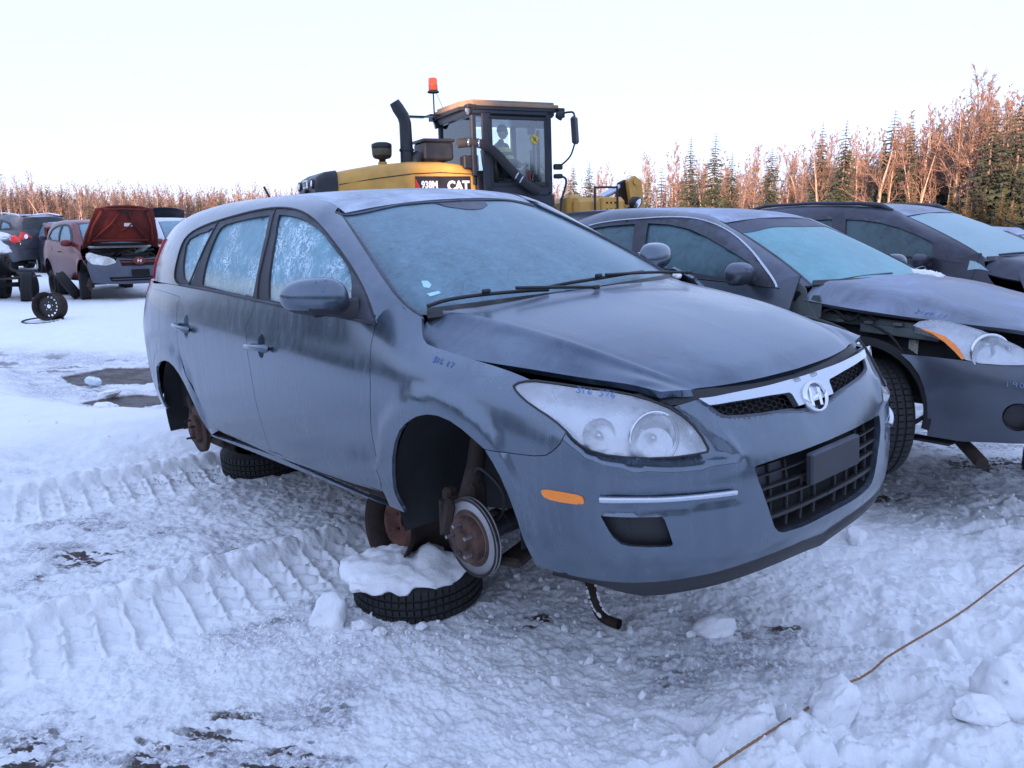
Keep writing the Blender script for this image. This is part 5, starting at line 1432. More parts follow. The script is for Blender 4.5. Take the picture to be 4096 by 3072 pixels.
M['chalk2'] = plain('pale_blue_paint_pen', (.20, .28, .50), .8, var=.15, scale=60)
M['sedan'] = frost_paint('charcoal_metallic_paint', (.075, .086, .105), metal=.7, rough=.20, frost=(.24, .28, .40), amount=.4, dust=.30, dustcol=(.07, .075, .10), streak=.25)
M['sedan_roof'] = frost_paint('charcoal_roof_frosted', (.04, .045, .07), metal=.4, rough=.4, frost=(.50, .56, .70), amount=1.0, dust=.3, streak=0, fs=4)
M['sedan_hood'] = frost_paint('charcoal_hood_frosted', (.045, .055, .075), metal=.5, rough=.34, frost=(.38, .44, .58), amount=.9, dust=.3, streak=0, fs=4)
M['g_sedan'] = frost_glass('sedan_side_glass', amt=.12, scale=9, ice=(.11, .25, .30), deep=(.014, .045, .060))
M['g_sedan_ws'] = frost_glass('sedan_windscreen', amt=.75, scale=7, ice=(.20, .42, .46), deep=(.045, .15, .18), streaky=(1, 1, .25))
M['ochre_grey'] = plain('bare_primer_sheet', (.10, .115, .11), .6, var=.3, scale=9)
SED_M = pose_m((3.152, 4.064, .301), -50.51, -1.29)
sedan = empty('sedan', 'charcoal sedan right of the wagon with its near front fender missing', 'car', mat=SED_M)
sedan.matrix_world = SED_M
SN = NET['sedan']; A = BK2
_chr = SN['GRN'](*A['A_chr'].T)
_fr_xz = np.vstack([A['A_chr'], fxz(SN['GRN'], [(-3.5, 1.22), (-3.62, 1.14), (-3.45, 1.02)]), [[A['A_chr'][0][0] + .9, .012]], [[A['A_chr'][0][0] + .3, .010]]])
_g1, _g2 = A['A_g1'].copy(), A['A_g2'].copy()
_inf = base_car(sedan, SN, dict(af=-.97, ab=-3.745, xbump=-.60, xd=(-1.42, -2.63, -3.42), frame=_fr_xz, panes=[_g1, _g2], mirror=(-1.70, .955, 1.03), no_fender=True, handles=[(-2.35, .84)]),
                dict(paint=M['sedan'], glass=M['g_sedan'], frame=M['trimfrost'], screen=M['g_sedan_ws'], roof=M['sedan_roof'], hood=M['sedan_hood']))
SL = SN['LOW']
strip_on('chrome_trim', SN['GRN'], smooth_line(A['A_chr'], 3), .014, M['chrome'], sedan, side=(-1,), off=.006, th=.006)
bo = np.vstack([[[0, A['A_bumptop'][-1][1]]], A['A_bumptop'][::-1], A['A_arch'][1:], A['A_bot'][1:], [[0, A['A_bot'][-1][1]]]])
bo[:, 1] = np.maximum(bo[:, 1], .002)
fogc = A['A_fog'][0]; circ2 = lambda c, r, n=20: np.array([(c[0] + r * math.cos(2 * math.pi * i / n), c[1] + r * math.sin(2 * math.pi * i / n)) for i in range(n)])
panel('front_bumper', SL, bo, M['sedan'], sedan, side=BOTH, h=.035, holes=[circ2(fogc, .066)], depth=.02)
for sg in (-1, 1):
    panel('fog_lamp_bezel', SL, circ2(fogc, .062), M['black'], sedan, side=(sg,), off=-.03, depth=-.03, h=.03)
    hl = panel('headlight', SL, A['A_hl'], lens_mat('sedan_lamp_lens', .36) if sg < 0 else M['lens'], sedan, side=(sg,), off=.006, depth=.04, h=.03)
    panel('lamp_housing', SL, A['A_hl'], M['lampwhite'], hl, side=(sg,), off=-.04, depth=-.05, h=.03)
    panel('turn_signal', SL, A['A_or'], M['amber'], hl, side=(sg,), off=.011, depth=.012, h=.02)
    c = Vector((-.415, sg * .705, .668)); n_ = Vector((.72, .65 * sg, .12)).normalized()
    MB().lathe([(.012, .0), (.06, .01), (.082, .04), (.089, .05), (.096, .048), (.096, .03)], 28, frame_at(c, n_)).build('projector', M['badge'], hl)
    MB().lathe([(.0005, .040), (.03, .030), (.048, .012)], 24, frame_at(c, n_)).build('projector_lens', M['clearglass'], hl)
    well_at(sedan, -3.745, .32, .35, sg)
# what shows where the fender is gone: liner, apron, strut tower, hinge post, wiring
lin = MB(); pr = [(-.97 + .345 * math.cos(a), .34 + .335 * math.sin(a)) for a in np.linspace(-.2, math.pi + .3, 24)]
V_ = [(x, -.86 + .05 * abs(math.sin(i * .8)) * 0, z) for i, (x, z) in enumerate(pr)] + [(x, -.55, z) for x, z in pr]; n = len(pr)
lin.add(V_, [(i, i + 1, n + i + 1, n + i) for i in range(n - 1)], True).add([(x * 1.0, -.852, z) for x, z in pr] + [(-.97 + (x + .97) * 1.10, -.846, .34 + (z - .34) * 1.12) for x, z in pr], [(i, i + 1, n + i + 1, n + i) for i in range(n - 1)], True)
lin.build('fender_liner', M['liner'], sedan)
MB().box((-.93, -.60, .58), (.62, .06, .42), bev=.02).box((-.55, -.60, .50), (.35, .05, .34), bev=.02).build('inner_wing', M['liner'], sedan)
MB().box((-.98, -.655, .770), (.70, .05, .055), Matrix.Rotation(.06, 4, 'Y'), bev=.008).box((-.86, -.69, .735), (.42, .02, .05), Matrix.Rotation(.05, 4, 'Y'), bev=.004).build('apron_rail', M['ochre_grey'], sedan)
for k in range(4): MB().box((-.70 - .16 * k, -.700, .775), (.05, .03, .018), bev=.004).build('fender_bracket', M['ochre_grey'], sedan)
XZ = Matrix(((1, 0, 0, 0), (0, 0, -1, 0), (0, 1, 0, 0), (0, 0, 0, 1)))
MB().prism([(-1.53, .90), (-1.49, .955), (-1.40, .985), (-1.36, .95), (-1.33, .86), (-1.25, .74), (-1.27, .70), (-1.38, .72), (-1.47, .80)], .775, .785, XZ).build('hinge_post', M['ochre_grey'], sedan, bevel=.003)
MB().prism([(-1.46, .895), (-1.40, .935), (-1.385, .92), (-1.42, .875)], .786, .788, XZ).build('post_opening', M['dark'], sedan)
MB().prism([(-1.345, .86), (-1.315, .915), (-1.275, .915), (-1.26, .87), (-1.265, .79), (-1.295, .77), (-1.335, .79)], .765, .778, XZ).build('torn_bracket', M['ochre_grey'], sedan, bevel=.004)
stroke('harness', [(-1.30, -.75, .80), (-1.22, -.73, .84), (-1.12, -.72, .78), (-1.05, -.71, .83), (-.98, -.70, .79)], .010, M['rubber'], sedan, 6)
MB().box((-1.42, -.845, .60), (.012, .06, .45), bev=.003).build('door_edge', M['sedan'], sedan)
for zz in (.45, .74): MB().box((-1.37, -.80, zz), (.07, .03, .06), bev=.008).build('door_hinge', M['trimfrost'], sedan)
stroke('wiring', [(-1.25, -.68, .86), (-1.1, -.70, .80), (-.9, -.71, .72), (-.78, -.72, .58), (-.74, -.73, .50)], .007, M['rubber'], sedan, 6)
stroke('wiring', [(-1.28, -.70, .90), (-1.15, -.71, .85), (-1.0, -.70, .84), (-.72, -.70, .80), (-.62, -.66, .78)], .006, M['rubber'], sedan, 6)
stroke('strut_rod', [(-.50, -.62, .50), (-.62, -.72, .36), (-.72, -.80, .26)], .012, M['black'], sedan, 6)
MB().box((-.80, -.636, .655), (.050, .003, .075), bev=.0).build('barcode_label', plain('paper_label', (.55, .52, .44), .8, scale=90, var=.45), sedan)
w = wheel(sedan, -.97, .74, .27, -1, .325, .21, .205, 0); w.matrix_local = Matrix.Translation((-.97, -.74, 0)) @ Matrix.Rotation(R(-38), 4, 'Z') @ Matrix.Translation((.97, .74, 0)); wheel(sedan, -.97, .80, .22, 1, .325, .21, .205)
for sg in (-1, 1): hub(-3.745, .80, .20, sg, .14, 'r', sedan)
panel('front_fender', SL, xz_band(SL, -.60, -1.42, _inf['zb'], (_inf['af'], _inf['r'])), M['sedan'], sedan, side=(1,), h=.05)
MB().tube([(-.52, -.66, .20), (-.45, -.70, .165), (-.36, -.78, .13)], [.03, .032, .032], 12).build('broken_strut', M['rustdark'], sedan)
MB().box((-.62, -.76, .20), (.22, .10, .012), bev=.003).build('splash_shield', M['black'], sedan)
MB().box((-.42, 0, .42), (.06, 1.1, .42), bev=.02).box((-.9, 0, .5), (.75, 1.05, .35), bev=.03).build('engine_bay', M['dark'], sedan)
stroke('wiper_blade', [(-1.30, -.55, .985), (-1.27, -.3, 1.0), (-1.25, 0, 1.005)], .009, M['trimfrost'], sedan, 6)
chalk_on(sedan, SN['HOOD'], (.62, SN['HOOD'].V[-1] - .07), .03, '3190 11', flip=-1, off=.004)
chalk_on(sedan, SL, (A['A_bumptop'][-2][0] + .10, .33), .034, '190', flip=-1)
_sm = MB()
for s_ in word('37 90'): _sm.tube([(-1.622, -.90 - x * .020, 1.05 + y * .018) for x, y in smooth_line(s_, 3)], .0016, 4)
_sm.build('pen_mark', M['chalk2'], sedan)
panel('screen_tint_band', SN['GRN'], np.vstack([[[0, SN['GRN'].V[-1]], [SN['GRN'].U[2], SN['GRN'].V[-1]], [SN['GRN'].U[2], (A['A_wtint'][0][1] + SN['GRN'].V[-1]) / 2 + .03]], [[SN['GRN'].U[2] * .5, (A['A_wtint'][:, 1].mean() + SN['GRN'].V[-1]) / 2], [0, (A['A_wtint'][:, 1].mean() + SN['GRN'].V[-1]) / 2 - .005]]])[::-1], plain('tinted_band', (.045, .050, .085), .5, var=.55, scale=24), sedan, side=BOTH, gap=0, off=-.005, depth=.001, h=.06)
# headrest and seat behind the frosted side glass, snow on the far cowl corner
MB().box((-2.35, -.40, 1.10), (.10, .24, .20), bev=.045).box((-2.33, -.40, .85), (.14, .46, .42), bev=.05).build('front_seat', M['dark'], sedan)


# ------------------------------------------------------------ dark minivan behind the sedan
M['van'] = frost_paint('dark_plum_paint', (.020, .019, .030), metal=.35, rough=.34, frost=(.22, .24, .34), amount=.35, dust=.3, dustcol=(.045, .045, .065), streak=.2)
M['van_roof'] = frost_paint('dark_roof_frosted', (.02, .019, .03), metal=.3, rough=.4, frost=(.50, .55, .66), amount=1.0, dust=.3, streak=0, fs=4)
M['g_van'] = frost_glass('van_side_glass', amt=.05, scale=8, ice=(.10, .20, .22), deep=(.014, .034, .042))
M['g_van_ws'] = frost_glass('van_windscreen', amt=.9, scale=20, ice=(.34, .47, .50), deep=(.16, .27, .30))
VAN_M = pose_m((5.647, 6.80, .115), -53.74, -.5)
van = empty('minivan', 'dark roof-railed minivan standing between the charcoal sedan and the wood', 'car', mat=VAN_M)
van.matrix_world = VAN_M
VN = NET['van']
_vf = fxz(VN['GRN'], [(-1.55, 1.10), (-1.62, 1.20), (-1.80, 1.31), (-2.0, 1.40), (-2.25, 1.49), (-2.55, 1.54), (-3.0, 1.55), (-3.6, 1.53), (-4.0, 1.47), (-4.05, 1.25), (-3.9, 1.19), (-2.6, 1.17)]); _vf[:, 1] = np.maximum(_vf[:, 1], .012)
_vi = base_car(van, VN, dict(af=-.95, ab=-3.70, xbump=-.62, xd=(-1.40, -2.66, -3.5), frame=_vf, panes=[A['V_g1'], A['V_g2'], fxz(VN['GRN'], [(-3.15, 1.5), (-3.6, 1.49), (-3.85, 1.42), (-3.85, 1.27), (-3.1, 1.22)])], mirror=(-1.78, .97, 1.13), handles=[(-2.4, .95)]),
               dict(paint=M['van'], glass=M['g_van'], frame=M['van'], screen=M['g_van_ws'], roof=M['van_roof'], hood=M['van']))
for sg in (-1, 1):
    panel('quarter_glass', VN['LOW'], fxz(VN['LOW'], [(-1.22, 1.05), (-1.40, 1.14), (-1.40, 1.05)]), M['g_van_ws'], van, side=(sg,), off=.004, depth=.004, h=.03)
    MB().tube([(-2.30, sg * .575, 1.60), (-2.42, sg * .58, 1.655), (-2.65, sg * .585, 1.680), (-3.2, sg * .59, 1.695), (-3.8, sg * .585, 1.68), (-4.05, sg * .57, 1.63)], [.02, .028, .020, .017, .018, .02], 8).build('roof_rail', M['trimfrost'], van)
    for x in (-.95, -3.70): well_at(van, x, .32, .35, sg); wheel(van, x, .80, .24, sg)
    panel('headlight', VN['LOW'], fyz(VN['LOW'], [(.50, .74), (.62, .86), (.72, .90)]).tolist() + fxz(VN['LOW'], [(-.60, .90), (-.50, .78), (-.34, .70)]).tolist(), M['lens'], van, side=(sg,), off=.008, h=.05)
panel('front_bumper', VN['LOW'], np.vstack([[[0, VN['LOW'].V[-1]]], fxz(VN['LOW'], [(-.62, 2)]), fxz(VN['LOW'], arc_xz(_vi['af'], .35, .35, -.2, 6)), [[fxz(VN['LOW'], [(-.6, .2)])[0, 0], 0]], [[0, 0]]]), M['van'], van, side=BOTH, h=.06)
stroke('wiper_blade', [(-1.24, -.60, 1.19), (-1.2, -.3, 1.2), (-1.17, 0, 1.2)], .010, M['trimfrost'], van, 6)
stroke('wiper_arm', [(-1.18, .35, 1.20), (-1.35, .36, 1.36), (-1.62, .34, 1.50)], .010, M['black'], van, 6)

# ------------------------------------------------------------ yellow wheel loader behind the wagon
M['cat_yellow'] = plain('loader_yellow', (.60, .32, .065), .42, var=.14, scale=4, coat=.15)
M['cat_black'] = plain('loader_black', (.018, .019, .024), .45, var=.3, scale=6)
M['cat_blue'] = plain('loader_dark_blue_cab', (.020, .024, .036), .4, var=.3, scale=6)
M['white_print'] = plain('white_print', (.80, .80, .80), .6, var=.03)
M['red_print'] = plain('red_print', (.55, .03, .02), .6, var=.03)
M['beacon'] = NT('amber_red_beacon').set(col=(.85, .10, .02), rough=.25, coat=.5).m
M['hose'] = plain('ribbed_hose', (.028, .026, .028), .8, var=.3, scale=20)
M['steelrod'] = plain('chromed_rod', (.50, .55, .65), .22, metal=.9, var=.1)
def cab_glass():
    t = NT('cab_glass'); co = t.co()
    tr = t.n('ShaderNodeBsdfTransparent'); tr.inputs[0].default_value = (.93, .965, .97, 1)
    gl = t.n('ShaderNodeBsdfGlossy'); gl.inputs['Roughness'].default_value = .04; gl.inputs[0].default_value = (.9, .95, 1, 1)
    fr = t.n('ShaderNodeFresnel'); fr.inputs[0].default_value = 1.45
    m2 = t.n('ShaderNodeMixShader'); t.l(t.math('ADD', fr.outputs[0], .05, True), m2.inputs[0]); t.l(tr.outputs[0], m2.inputs[1]); t.l(gl.outputs[0], m2.inputs[2])
    t.l(m2.outputs[0], t.out.inputs[0]); return t.m
M['cab_glass'] = cab_glass()
LD_M = pose_m((-1.50, 14.347, .245), 26.99, -1.42, -1.3)
loader = empty('wheel_loader', 'yellow and black wheel loader working behind the roof of the grey wagon', 'wheel loader', mat=LD_M); loader.matrix_world = LD_M
def lp(name, mb, mat, parent=None, bevel=0, sub=0): return mb.build(name, mat, parent or loader, bevel, sub=sub)
# engine bonnet: long curved shell
def loft(sections, closed=True):
    n = len(sections[0]); V = [p for s_ in sections for p in s_]; F = []
    for i in range(len(sections) - 1):
        for k in range(n if closed else n - 1): F.append((i * n + k, i * n + (k + 1) % n, (i + 1) * n + (k + 1) % n, (i + 1) * n + k))
    return V, F
def hoodsec(x, w, zt, zb=1.0, r=.14):
    a = [(x, -w, zb), (x, -w, zt - r)] + [(x, -w + r * (1 - math.cos(t_)), zt - r + r * math.sin(t_)) for t_ in np.linspace(.2, 1.57, 5)]
    return a + [(x, -y, z) for (_, y, z) in a[::-1]]
hs_ = [hoodsec(-1.62, .62, 2.13), hoodsec(-1.4, .645, 2.17), hoodsec(-1.0, .66, 2.235), hoodsec(-.4, .675, 2.29), hoodsec(.1, .68, 2.29), hoodsec(.45, .68, 2.26), hoodsec(.66, .67, 2.20), hoodsec(.72, .66, 2.12)]
V_, F_ = loft(hs_); mb = MB().add(V_, F_, True).add(hs_[0], [tuple(range(len(hs_[0])))]).add(hs_[-1], [tuple(range(len(hs_[-1])))[::-1]])
lp('engine_hood', mb, M['cat_yellow'])
lp('hood_seam', MB().tube([(x, -w - .004, z) for x, w, z in ((-1.6, .62, 1.93), (-1.0, .66, 2.02), (-.4, .677, 2.09), (.1, .682, 2.11), (.64, .672, 2.085))], .008, 5), M['cat_black'])
rs_ = [hoodsec(-1.97, .55, 1.98, 1.0, .10), hoodsec(-1.93, .60, 2.06, 1.0, .10), hoodsec(-1.80, .64, 2.13, 1.0, .10), hoodsec(-1.625, .645, 2.155, 1.0, .12)]
V_, F_ = loft(rs_); gr = lp('rear_grille_housing', MB().add(V_, F_).add(rs_[0], [tuple(range(len(rs_[0])))]), M['cat_black'], bevel=.02)
lp('grille_recess', MB().box((-1.975, 0, 1.62), (.02, .90, .40), bev=.02), M['dark'], gr)
for k in range(7): lp('grille_slat', MB().box((-1.99, 0, 1.46 + .055 * k), (.02, .86, .012)), M['cat_black'], gr)
lp('handle_bracket', MB().box((-2.0, .02, 1.86), (.06, .26, .05), bev=.01).box((-2.0, .0, 1.80), (.05, .12, .10), bev=.01), M['cat_black'], gr)
for y in (-.43, .43):
    Mx = frame_at(Vector((-1.985, y, 1.955)), Vector((-1, 0, .1)))
    l_ = lp('work_light', MB().lathe([(.075, -.03), (.08, .01), (.07, .015), (.066, .0)], 20, Mx), M['cat_black'], gr)
    lp('lens', MB().lathe([(.066, .006), (.04, .014), (.0005, .017)], 18, Mx), M['reflector'], l_)
def decal(txt, size, mat, o_, xd, yd, off, sx=1.0, bold=0.0, parent=None, name='lettering', ital=0):
    x = Vector(xd).normalized(); y = Vector(yd).normalized(); z = x.cross(y)
    Mx = Matrix((x, y, z)).transposed().to_4x4(); Mx.translation = Vector(o_) + z * off
    return text_obj(name, txt, size, mat, parent or loader, Mx, .002, bold, sx)
lp('badge_plate', MB().box((-1.985, 0, 1.97), (.012, .30, .13)), M['white_print'], gr)
decal('CAT', .105, M['cat_black'], (-1.992, .115, 1.935), (0, -1, 0), (0, 0, 1), .002, sx=1.0, bold=.003, parent=gr)
tri_ = MB().prism([(-.05, 0), (.05, 0), (0, .05)], 0, .004, frame_at(Vector((-1.995, -.0, 1.91)), Vector((-1, 0, 0)))); lp('yellow_triangle', tri_, M['cat_yellow'], gr)
# side plate with lettering
sp_l = lp('side_decal_plate', MB().box((.13, -.684, 1.90), (.98, .012, .30)), M['cat_black'])
lp('red_triangle', MB().prism([(-.36, 1.75), (-.36, 2.03), (-.22, 1.75)], 0, .003, Matrix(((1, 0, 0, 0), (0, 0, -1, -.691), (0, 1, 0, 0), (0, 0, 0, 1)))), M['red_print'], sp_l)
decal('938M', .155, M['white_print'], (-.26, -.691, 1.865), (1, 0, 0), (0, 0, 1), .002, sx=.82, bold=.006, parent=sp_l)
decal('CAT', .21, M['white_print'], (.20, -.691, 1.825), (1, 0, 0), (0, 0, 1), .002, sx=.95, bold=.010, parent=sp_l)
# exhaust, pre-cleaner, air box, hose
ex = lp('exhaust_stack', MB().tube([(-.33, -.28, 2.25), (-.33, -.28, 2.55), (-.33, -.28, 2.93), (-.36, -.28, 3.04), (-.44, -.28, 3.16), (-.50, -.28, 3.26)], [.115, .105, .10, .10, .10, .085], 16), M['cat_black'])
lp('clamp', MB().lathe([(.12, -.02), (.125, 0), (.12, .02)], 16, Matrix.Translation((-.33, -.28, 2.50))), M['black'], ex)
pc = lp('pre_cleaner', MB().lathe([(.055, -.38), (.055, -.14), (.13, -.12), (.155, -.09), (.165, .05), (.17, .06), (.165, .11), (.10, .135), (.0005, .14)], 22, Matrix.Translation((-.70, -.10, 2.50))), M['black'])
lp('air_bowl', MB().lathe([(.135, -.10), (.16, -.07), (.168, .03)], 22, Matrix.Translation((-.70, -.10, 2.50))), plain('amber_bowl', (.10, .085, .06), .4), pc)
lp('pipe', MB().tube([(-.70, -.10, 2.1), (-.70, -.10, 2.32)], .075, 14), M['cat_yellow'], pc)
ab = lp('air_box', MB().box((.14, -.30, 2.47), (.52, .5, .30), bev=.03).box((.14, -.30, 2.64), (.56, .54, .05), bev=.012), M['cat_black'], bevel=0)
lp('elbow', MB().tube([(-.12, -.32, 2.40), (-.18, -.32, 2.36), (-.20, -.32, 2.26)], .12, 12), M['cat_black'], ab)
hs2 = stroke('intake_hose', [(.45, -.60, 2.58), (.62, -.66, 2.60), (.82, -.74, 2.57), (1.02, -.82, 2.44), (1.25, -.86, 2.20), (1.5, -.87, 1.97), (1.72, -.84, 1.84), (1.85, -.80, 1.80)], .075, M['hose'], loader, 14, 6)
for p in ((.62, -.66, 2.60), (.78, -.725, 2.58), (1.40, -.868, 2.05), (1.48, -.87, 1.98)): lp('hose_clamp', MB().lathe([(.079, -.012), (.083, 0), (.079, .012)], 16, frame_at(Vector(p), Vector((.8, -.25, -.5 if p[0] > 1 else -.05)))), M['steelrod'], hs2)
lp('filter_housing', MB().tube([(.72, -.50, 2.16), (.72, -.50, 2.40)], .14, 16).box((.60, -.60, 2.28), (.16, .2, .22), bev=.02), M['cat_black'])
# cab: posts, glazing, roof, door
cz0, cz1 = 1.70, 3.14
xr0, xr1, xf0, xf1 = .70, .74, 2.10, 2.20
lp('cab_base', MB().box((1.45, 0, 1.52), (1.65, 1.46, .62), bev=.10).box((2.0, -.3, 1.30), (.55, .9, .5), bev=.05).box((.9, -.35, 1.9), (.35, .6, .5), bev=.06), M['cat_blue'])
cf = lp('cab_frame', MB().box((1.43, 0, 3.10), (1.66, 1.50, .14), bev=.04).box((.93, -.725, 2.42), (.17, .05, 1.36), bev=.015).box((2.13, -.725, 2.45), (.10, .05, 1.38), bev=.015)
   .box((.70, -.70, 2.55), (.09, .09, 1.0), bev=.02).box((.70, .70, 2.55), (.09, .09, 1.1), bev=.02).box((2.16, .70, 2.45), (.09, .09, 1.4), bev=.02).box((.93, .725, 2.42), (.12, .05, 1.36), bev=.015)
   .box((1.5, -.725, 1.80), (1.2, .05, .16), bev=.015).box((1.5, .725, 1.80), (1.2, .05, .16), bev=.015).box((2.16, 0, 1.80), (.05, 1.4, .14), bev=.015).box((.70, 0, 1.98), (.05, 1.4, .14), bev=.015), M['cat_blue'])
lp('door_frame', MB().box((1.53, -.752, 3.00), (1.12, .02, .06), bev=.008).box((1.53, -.752, 1.905), (1.12, .02, .07), bev=.008).box((1.00, -.752, 2.45), (.06, .02, 1.12), bev=.008).box((2.06, -.752, 2.45), (.06, .02, 1.12), bev=.008), M['black'], cf)
lp('door_pane', MB().box((1.53, -.745, 2.45), (1.04, .008, 1.04)), M['cab_glass'], cf)
lp('side_pane', MB().box((1.53, .735, 2.45), (1.10, .008, 1.10)), M['cab_glass'], cf)
lp('front_pane', MB().box((2.17, 0, 2.45), (.008, 1.3, 1.18)), M['cab_glass'], cf)
lp('rear_pane', MB().box((.70, 0, 2.52), (.008, 1.3, .98)), M['cab_glass'], cf)
lp('rear_quarter_pane', MB().box((.80, -.728, 2.50), (.12, .008, 1.0)), M['cab_glass'], cf)
lp('window_post', MB().box((1.62, .72, 2.45), (.06, .03, 1.1)).box((2.16, -.1, 2.45), (.03, .04, 1.2)), M['cat_blue'], cf)
rfp = [(.52, -.55), (.66, -.80), (2.30, -.80), (2.36, -.5), (2.36, .5), (2.30, .80), (.66, .80), (.52, .55)]
M['roof_tan'] = plain('dusty_tan_roof', (.30, .20, .13), .7, var=.2, scale=3)
rf = lp('cab_roof', MB().prism(rfp, 3.175, 3.235).prism([(x * .95 + .07, y * .9) for x, y in rfp], 3.235, 3.285), M['roof_tan'], bevel=.015)
lp('roof_underside', MB().prism([(x * .99 + .01, y * .98) for x, y in rfp], 3.12, 3.174), M['cat_black'], rf, bevel=.01)
def worklamp(x, y, z, d):
    Mx = frame_at(Vector((x, y, z)), Vector(d)); l_ = lp('work_light', MB().lathe([(.0005, -.09), (.05, -.08), (.075, -.02), (.08, .02), (.07, .025)], 18, Mx), M['black'])
    lp('lens', MB().lathe([(.068, .015), (.03, .024), (.0005, .026)], 16, Mx), M['reflector'], l_)
worklamp(.62, -.70, 3.10, (-1, -.15, -.25)); worklamp(.60, .70, 3.05, (-1, .3, -.3)); worklamp(2.30, -.86, 3.05, (1, -.2, -.2))
for c_, s_ in (((.66, -.72, 3.17), (.16, .16, .06)), ((.66, .70, 3.14), (.30, .20, .07)), ((2.33, -.80, 3.10), (.12, .12, .16))): lp('lamp_bracket', MB().box(c_, s_, bev=.01), M['black'])
# beacon on its pole, handrail
bcn = lp('beacon', MB().lathe([(.10, -.02), (.105, .0), (.085, .015), (.08, .02)], 20, Matrix.Translation((.46, .38, 3.56))), M['black'])
lp('beacon_dome', MB().lathe([(.078, .02), (.082, .03), (.080, .10), (.084, .11), (.080, .12), (.078, .20), (.070, .225), (.0005, .23)], 20, Matrix.Translation((.46, .38, 3.56))), M['beacon'], bcn)
lp('pole', MB().tube([(.46, .38, 3.16), (.46, .38, 3.55)], .014, 8), M['black'], bcn); lp('beacon_bracket', MB().box((.50, .45, 3.16), (.30, .30, .03), bev=.008).box((.20, .62, 3.16), (.34, .16, .03), bev=.008), M['cat_black'], bcn)
stroke('wire', [(.50, .36, 3.55), (.56, .34, 3.40), (.62, .30, 3.22)], .005, M['black'], bcn, 5)
# mirror and its arms, hand rails at the front
mr = stroke('mirror_arm', [(2.30, -.84, 3.08), (2.36, -1.00, 3.09), (2.42, -1.10, 3.06), (2.42, -1.12, 2.86)], .018, M['black'], loader, 8)
lp('mirror_head', MB().box((2.42, -1.12, 2.78), (.17, .09, .46), Matrix.Rotation(-.06, 4, 'Y') @ Matrix.Rotation(.55, 4, 'Z'), bev=.035), M['cat_black'], mr)
stroke('mirror_brace', [(2.42, -1.11, 2.56), (2.38, -1.02, 2.36), (2.28, -.86, 2.22), (2.20, -.78, 2.20)], .015, M['black'], mr, 8)
lp('bracket', MB().box((2.26, -.80, 2.20), (.16, .10, .10), bev=.02).box((2.26, -.80, 2.04), (.16, .10, .08), bev=.02), M['black'], mr)
stroke('hand_rail', [(2.22, -.80, 2.03), (2.32, -.88, 2.02), (2.36, -.90, 1.92), (2.26, -.88, 1.55), (2.24, -.88, 1.0)], .020, M['black'], loader, 8)
for dy in (0,): stroke('hand_rail', [(3.02, -.80, 1.0), (3.02, -.80, 1.78), (3.06, -.80, 1.84), (3.44, -.80, 1.84), (3.50, -.80, 1.78), (3.50, -.80, 1.0)], .020, M['black'], loader, 8)
# front frame, lift arms, cylinder, lamp
fr = lp('front_frame', MB().box((3.2, -.30, 1.20), (1.1, .9, .95), bev=.08).box((2.75, -.42, 1.45), (.35, .35, .55), bev=.05), M['cat_yellow'])
lp('valve_block', MB().box((3.35, -.68, 1.50), (.36, .22, .34), bev=.02), M['cat_yellow'], fr)
for a_ in range(3):
    for b_ in range(2): lp('bolt', MB().lathe([(.018, 0), (.018, .012), (.0005, .014)], 8, frame_at(Vector((3.28 + .09 * a_, -.79, 1.45 + .12 * b_)), Vector((0, -1, 0)))), M['dark'], fr)
arm = MB().prism([(2.9, 1.25), (3.3, 1.72), (3.7, 1.66), (4.2, 1.40), (4.6, 1.15), (4.5, .8), (3.4, .9)], .36, .46, Matrix(((1, 0, 0, 0), (0, 0, -1, 0), (0, 1, 0, 0), (0, 0, 0, 1))))
lp('lift_arm', arm, M['cat_yellow'], bevel=.015)
lp('linkage_plate', MB().prism([(4.16, 1.15), (4.02, 1.98), (4.18, 2.08), (4.34, 1.98), (4.44, 1.2)], .30, .40, Matrix(((1, 0, 0, 0), (0, 0, -1, 0), (0, 1, 0, 0), (0, 0, 0, 1)))), M['cat_yellow'], bevel=.01)
lp('tilt_lever', MB().prism([(3.82, 1.05), (3.98, 1.96), (4.12, 2.02), (4.16, 1.9), (4.08, 1.05)], .08, .24, Matrix(((1, 0, 0, 0), (0, 0, -1, 0), (0, 1, 0, 0), (0, 0, 0, 1)))), M['rustdark'], bevel=.01)
lp('pin', MB().tube([(4.18, -.26, 1.96), (4.18, -.44, 1.96)], .055, 14), M['cat_yellow'])
cy = lp('cylinder_rod', MB().tube([(3.30, -.16, 1.58), (4.05, -.16, 1.90)], .062, 14), M['steelrod']); lp('cylinder_barrel', MB().tube([(2.9, -.16, 1.40), (3.42, -.16, 1.63)], .095, 14), M['cat_blue'], cy)
lp('lift_cylinder', MB().tube([(3.2, -.62, 1.05), (3.95, -.62, 1.48)], [.05, .05], 10), M['black'])
hd = lp('head_lamp', MB().lathe([(.0005, -.16), (.08, -.12), (.13, -.02), (.135, .03), (.12, .04)], 18, frame_at(Vector((3.98, -.72, 1.55)), Vector((.35, -.75, -.45)))), M['black']); lp('lens', MB().lathe([(.12, .03), (.06, .045), (.0005, .05)], 16, frame_at(Vector((3.98, -.72, 1.55)), Vector((.35, -.75, -.45)))), M['reflector'], hd)
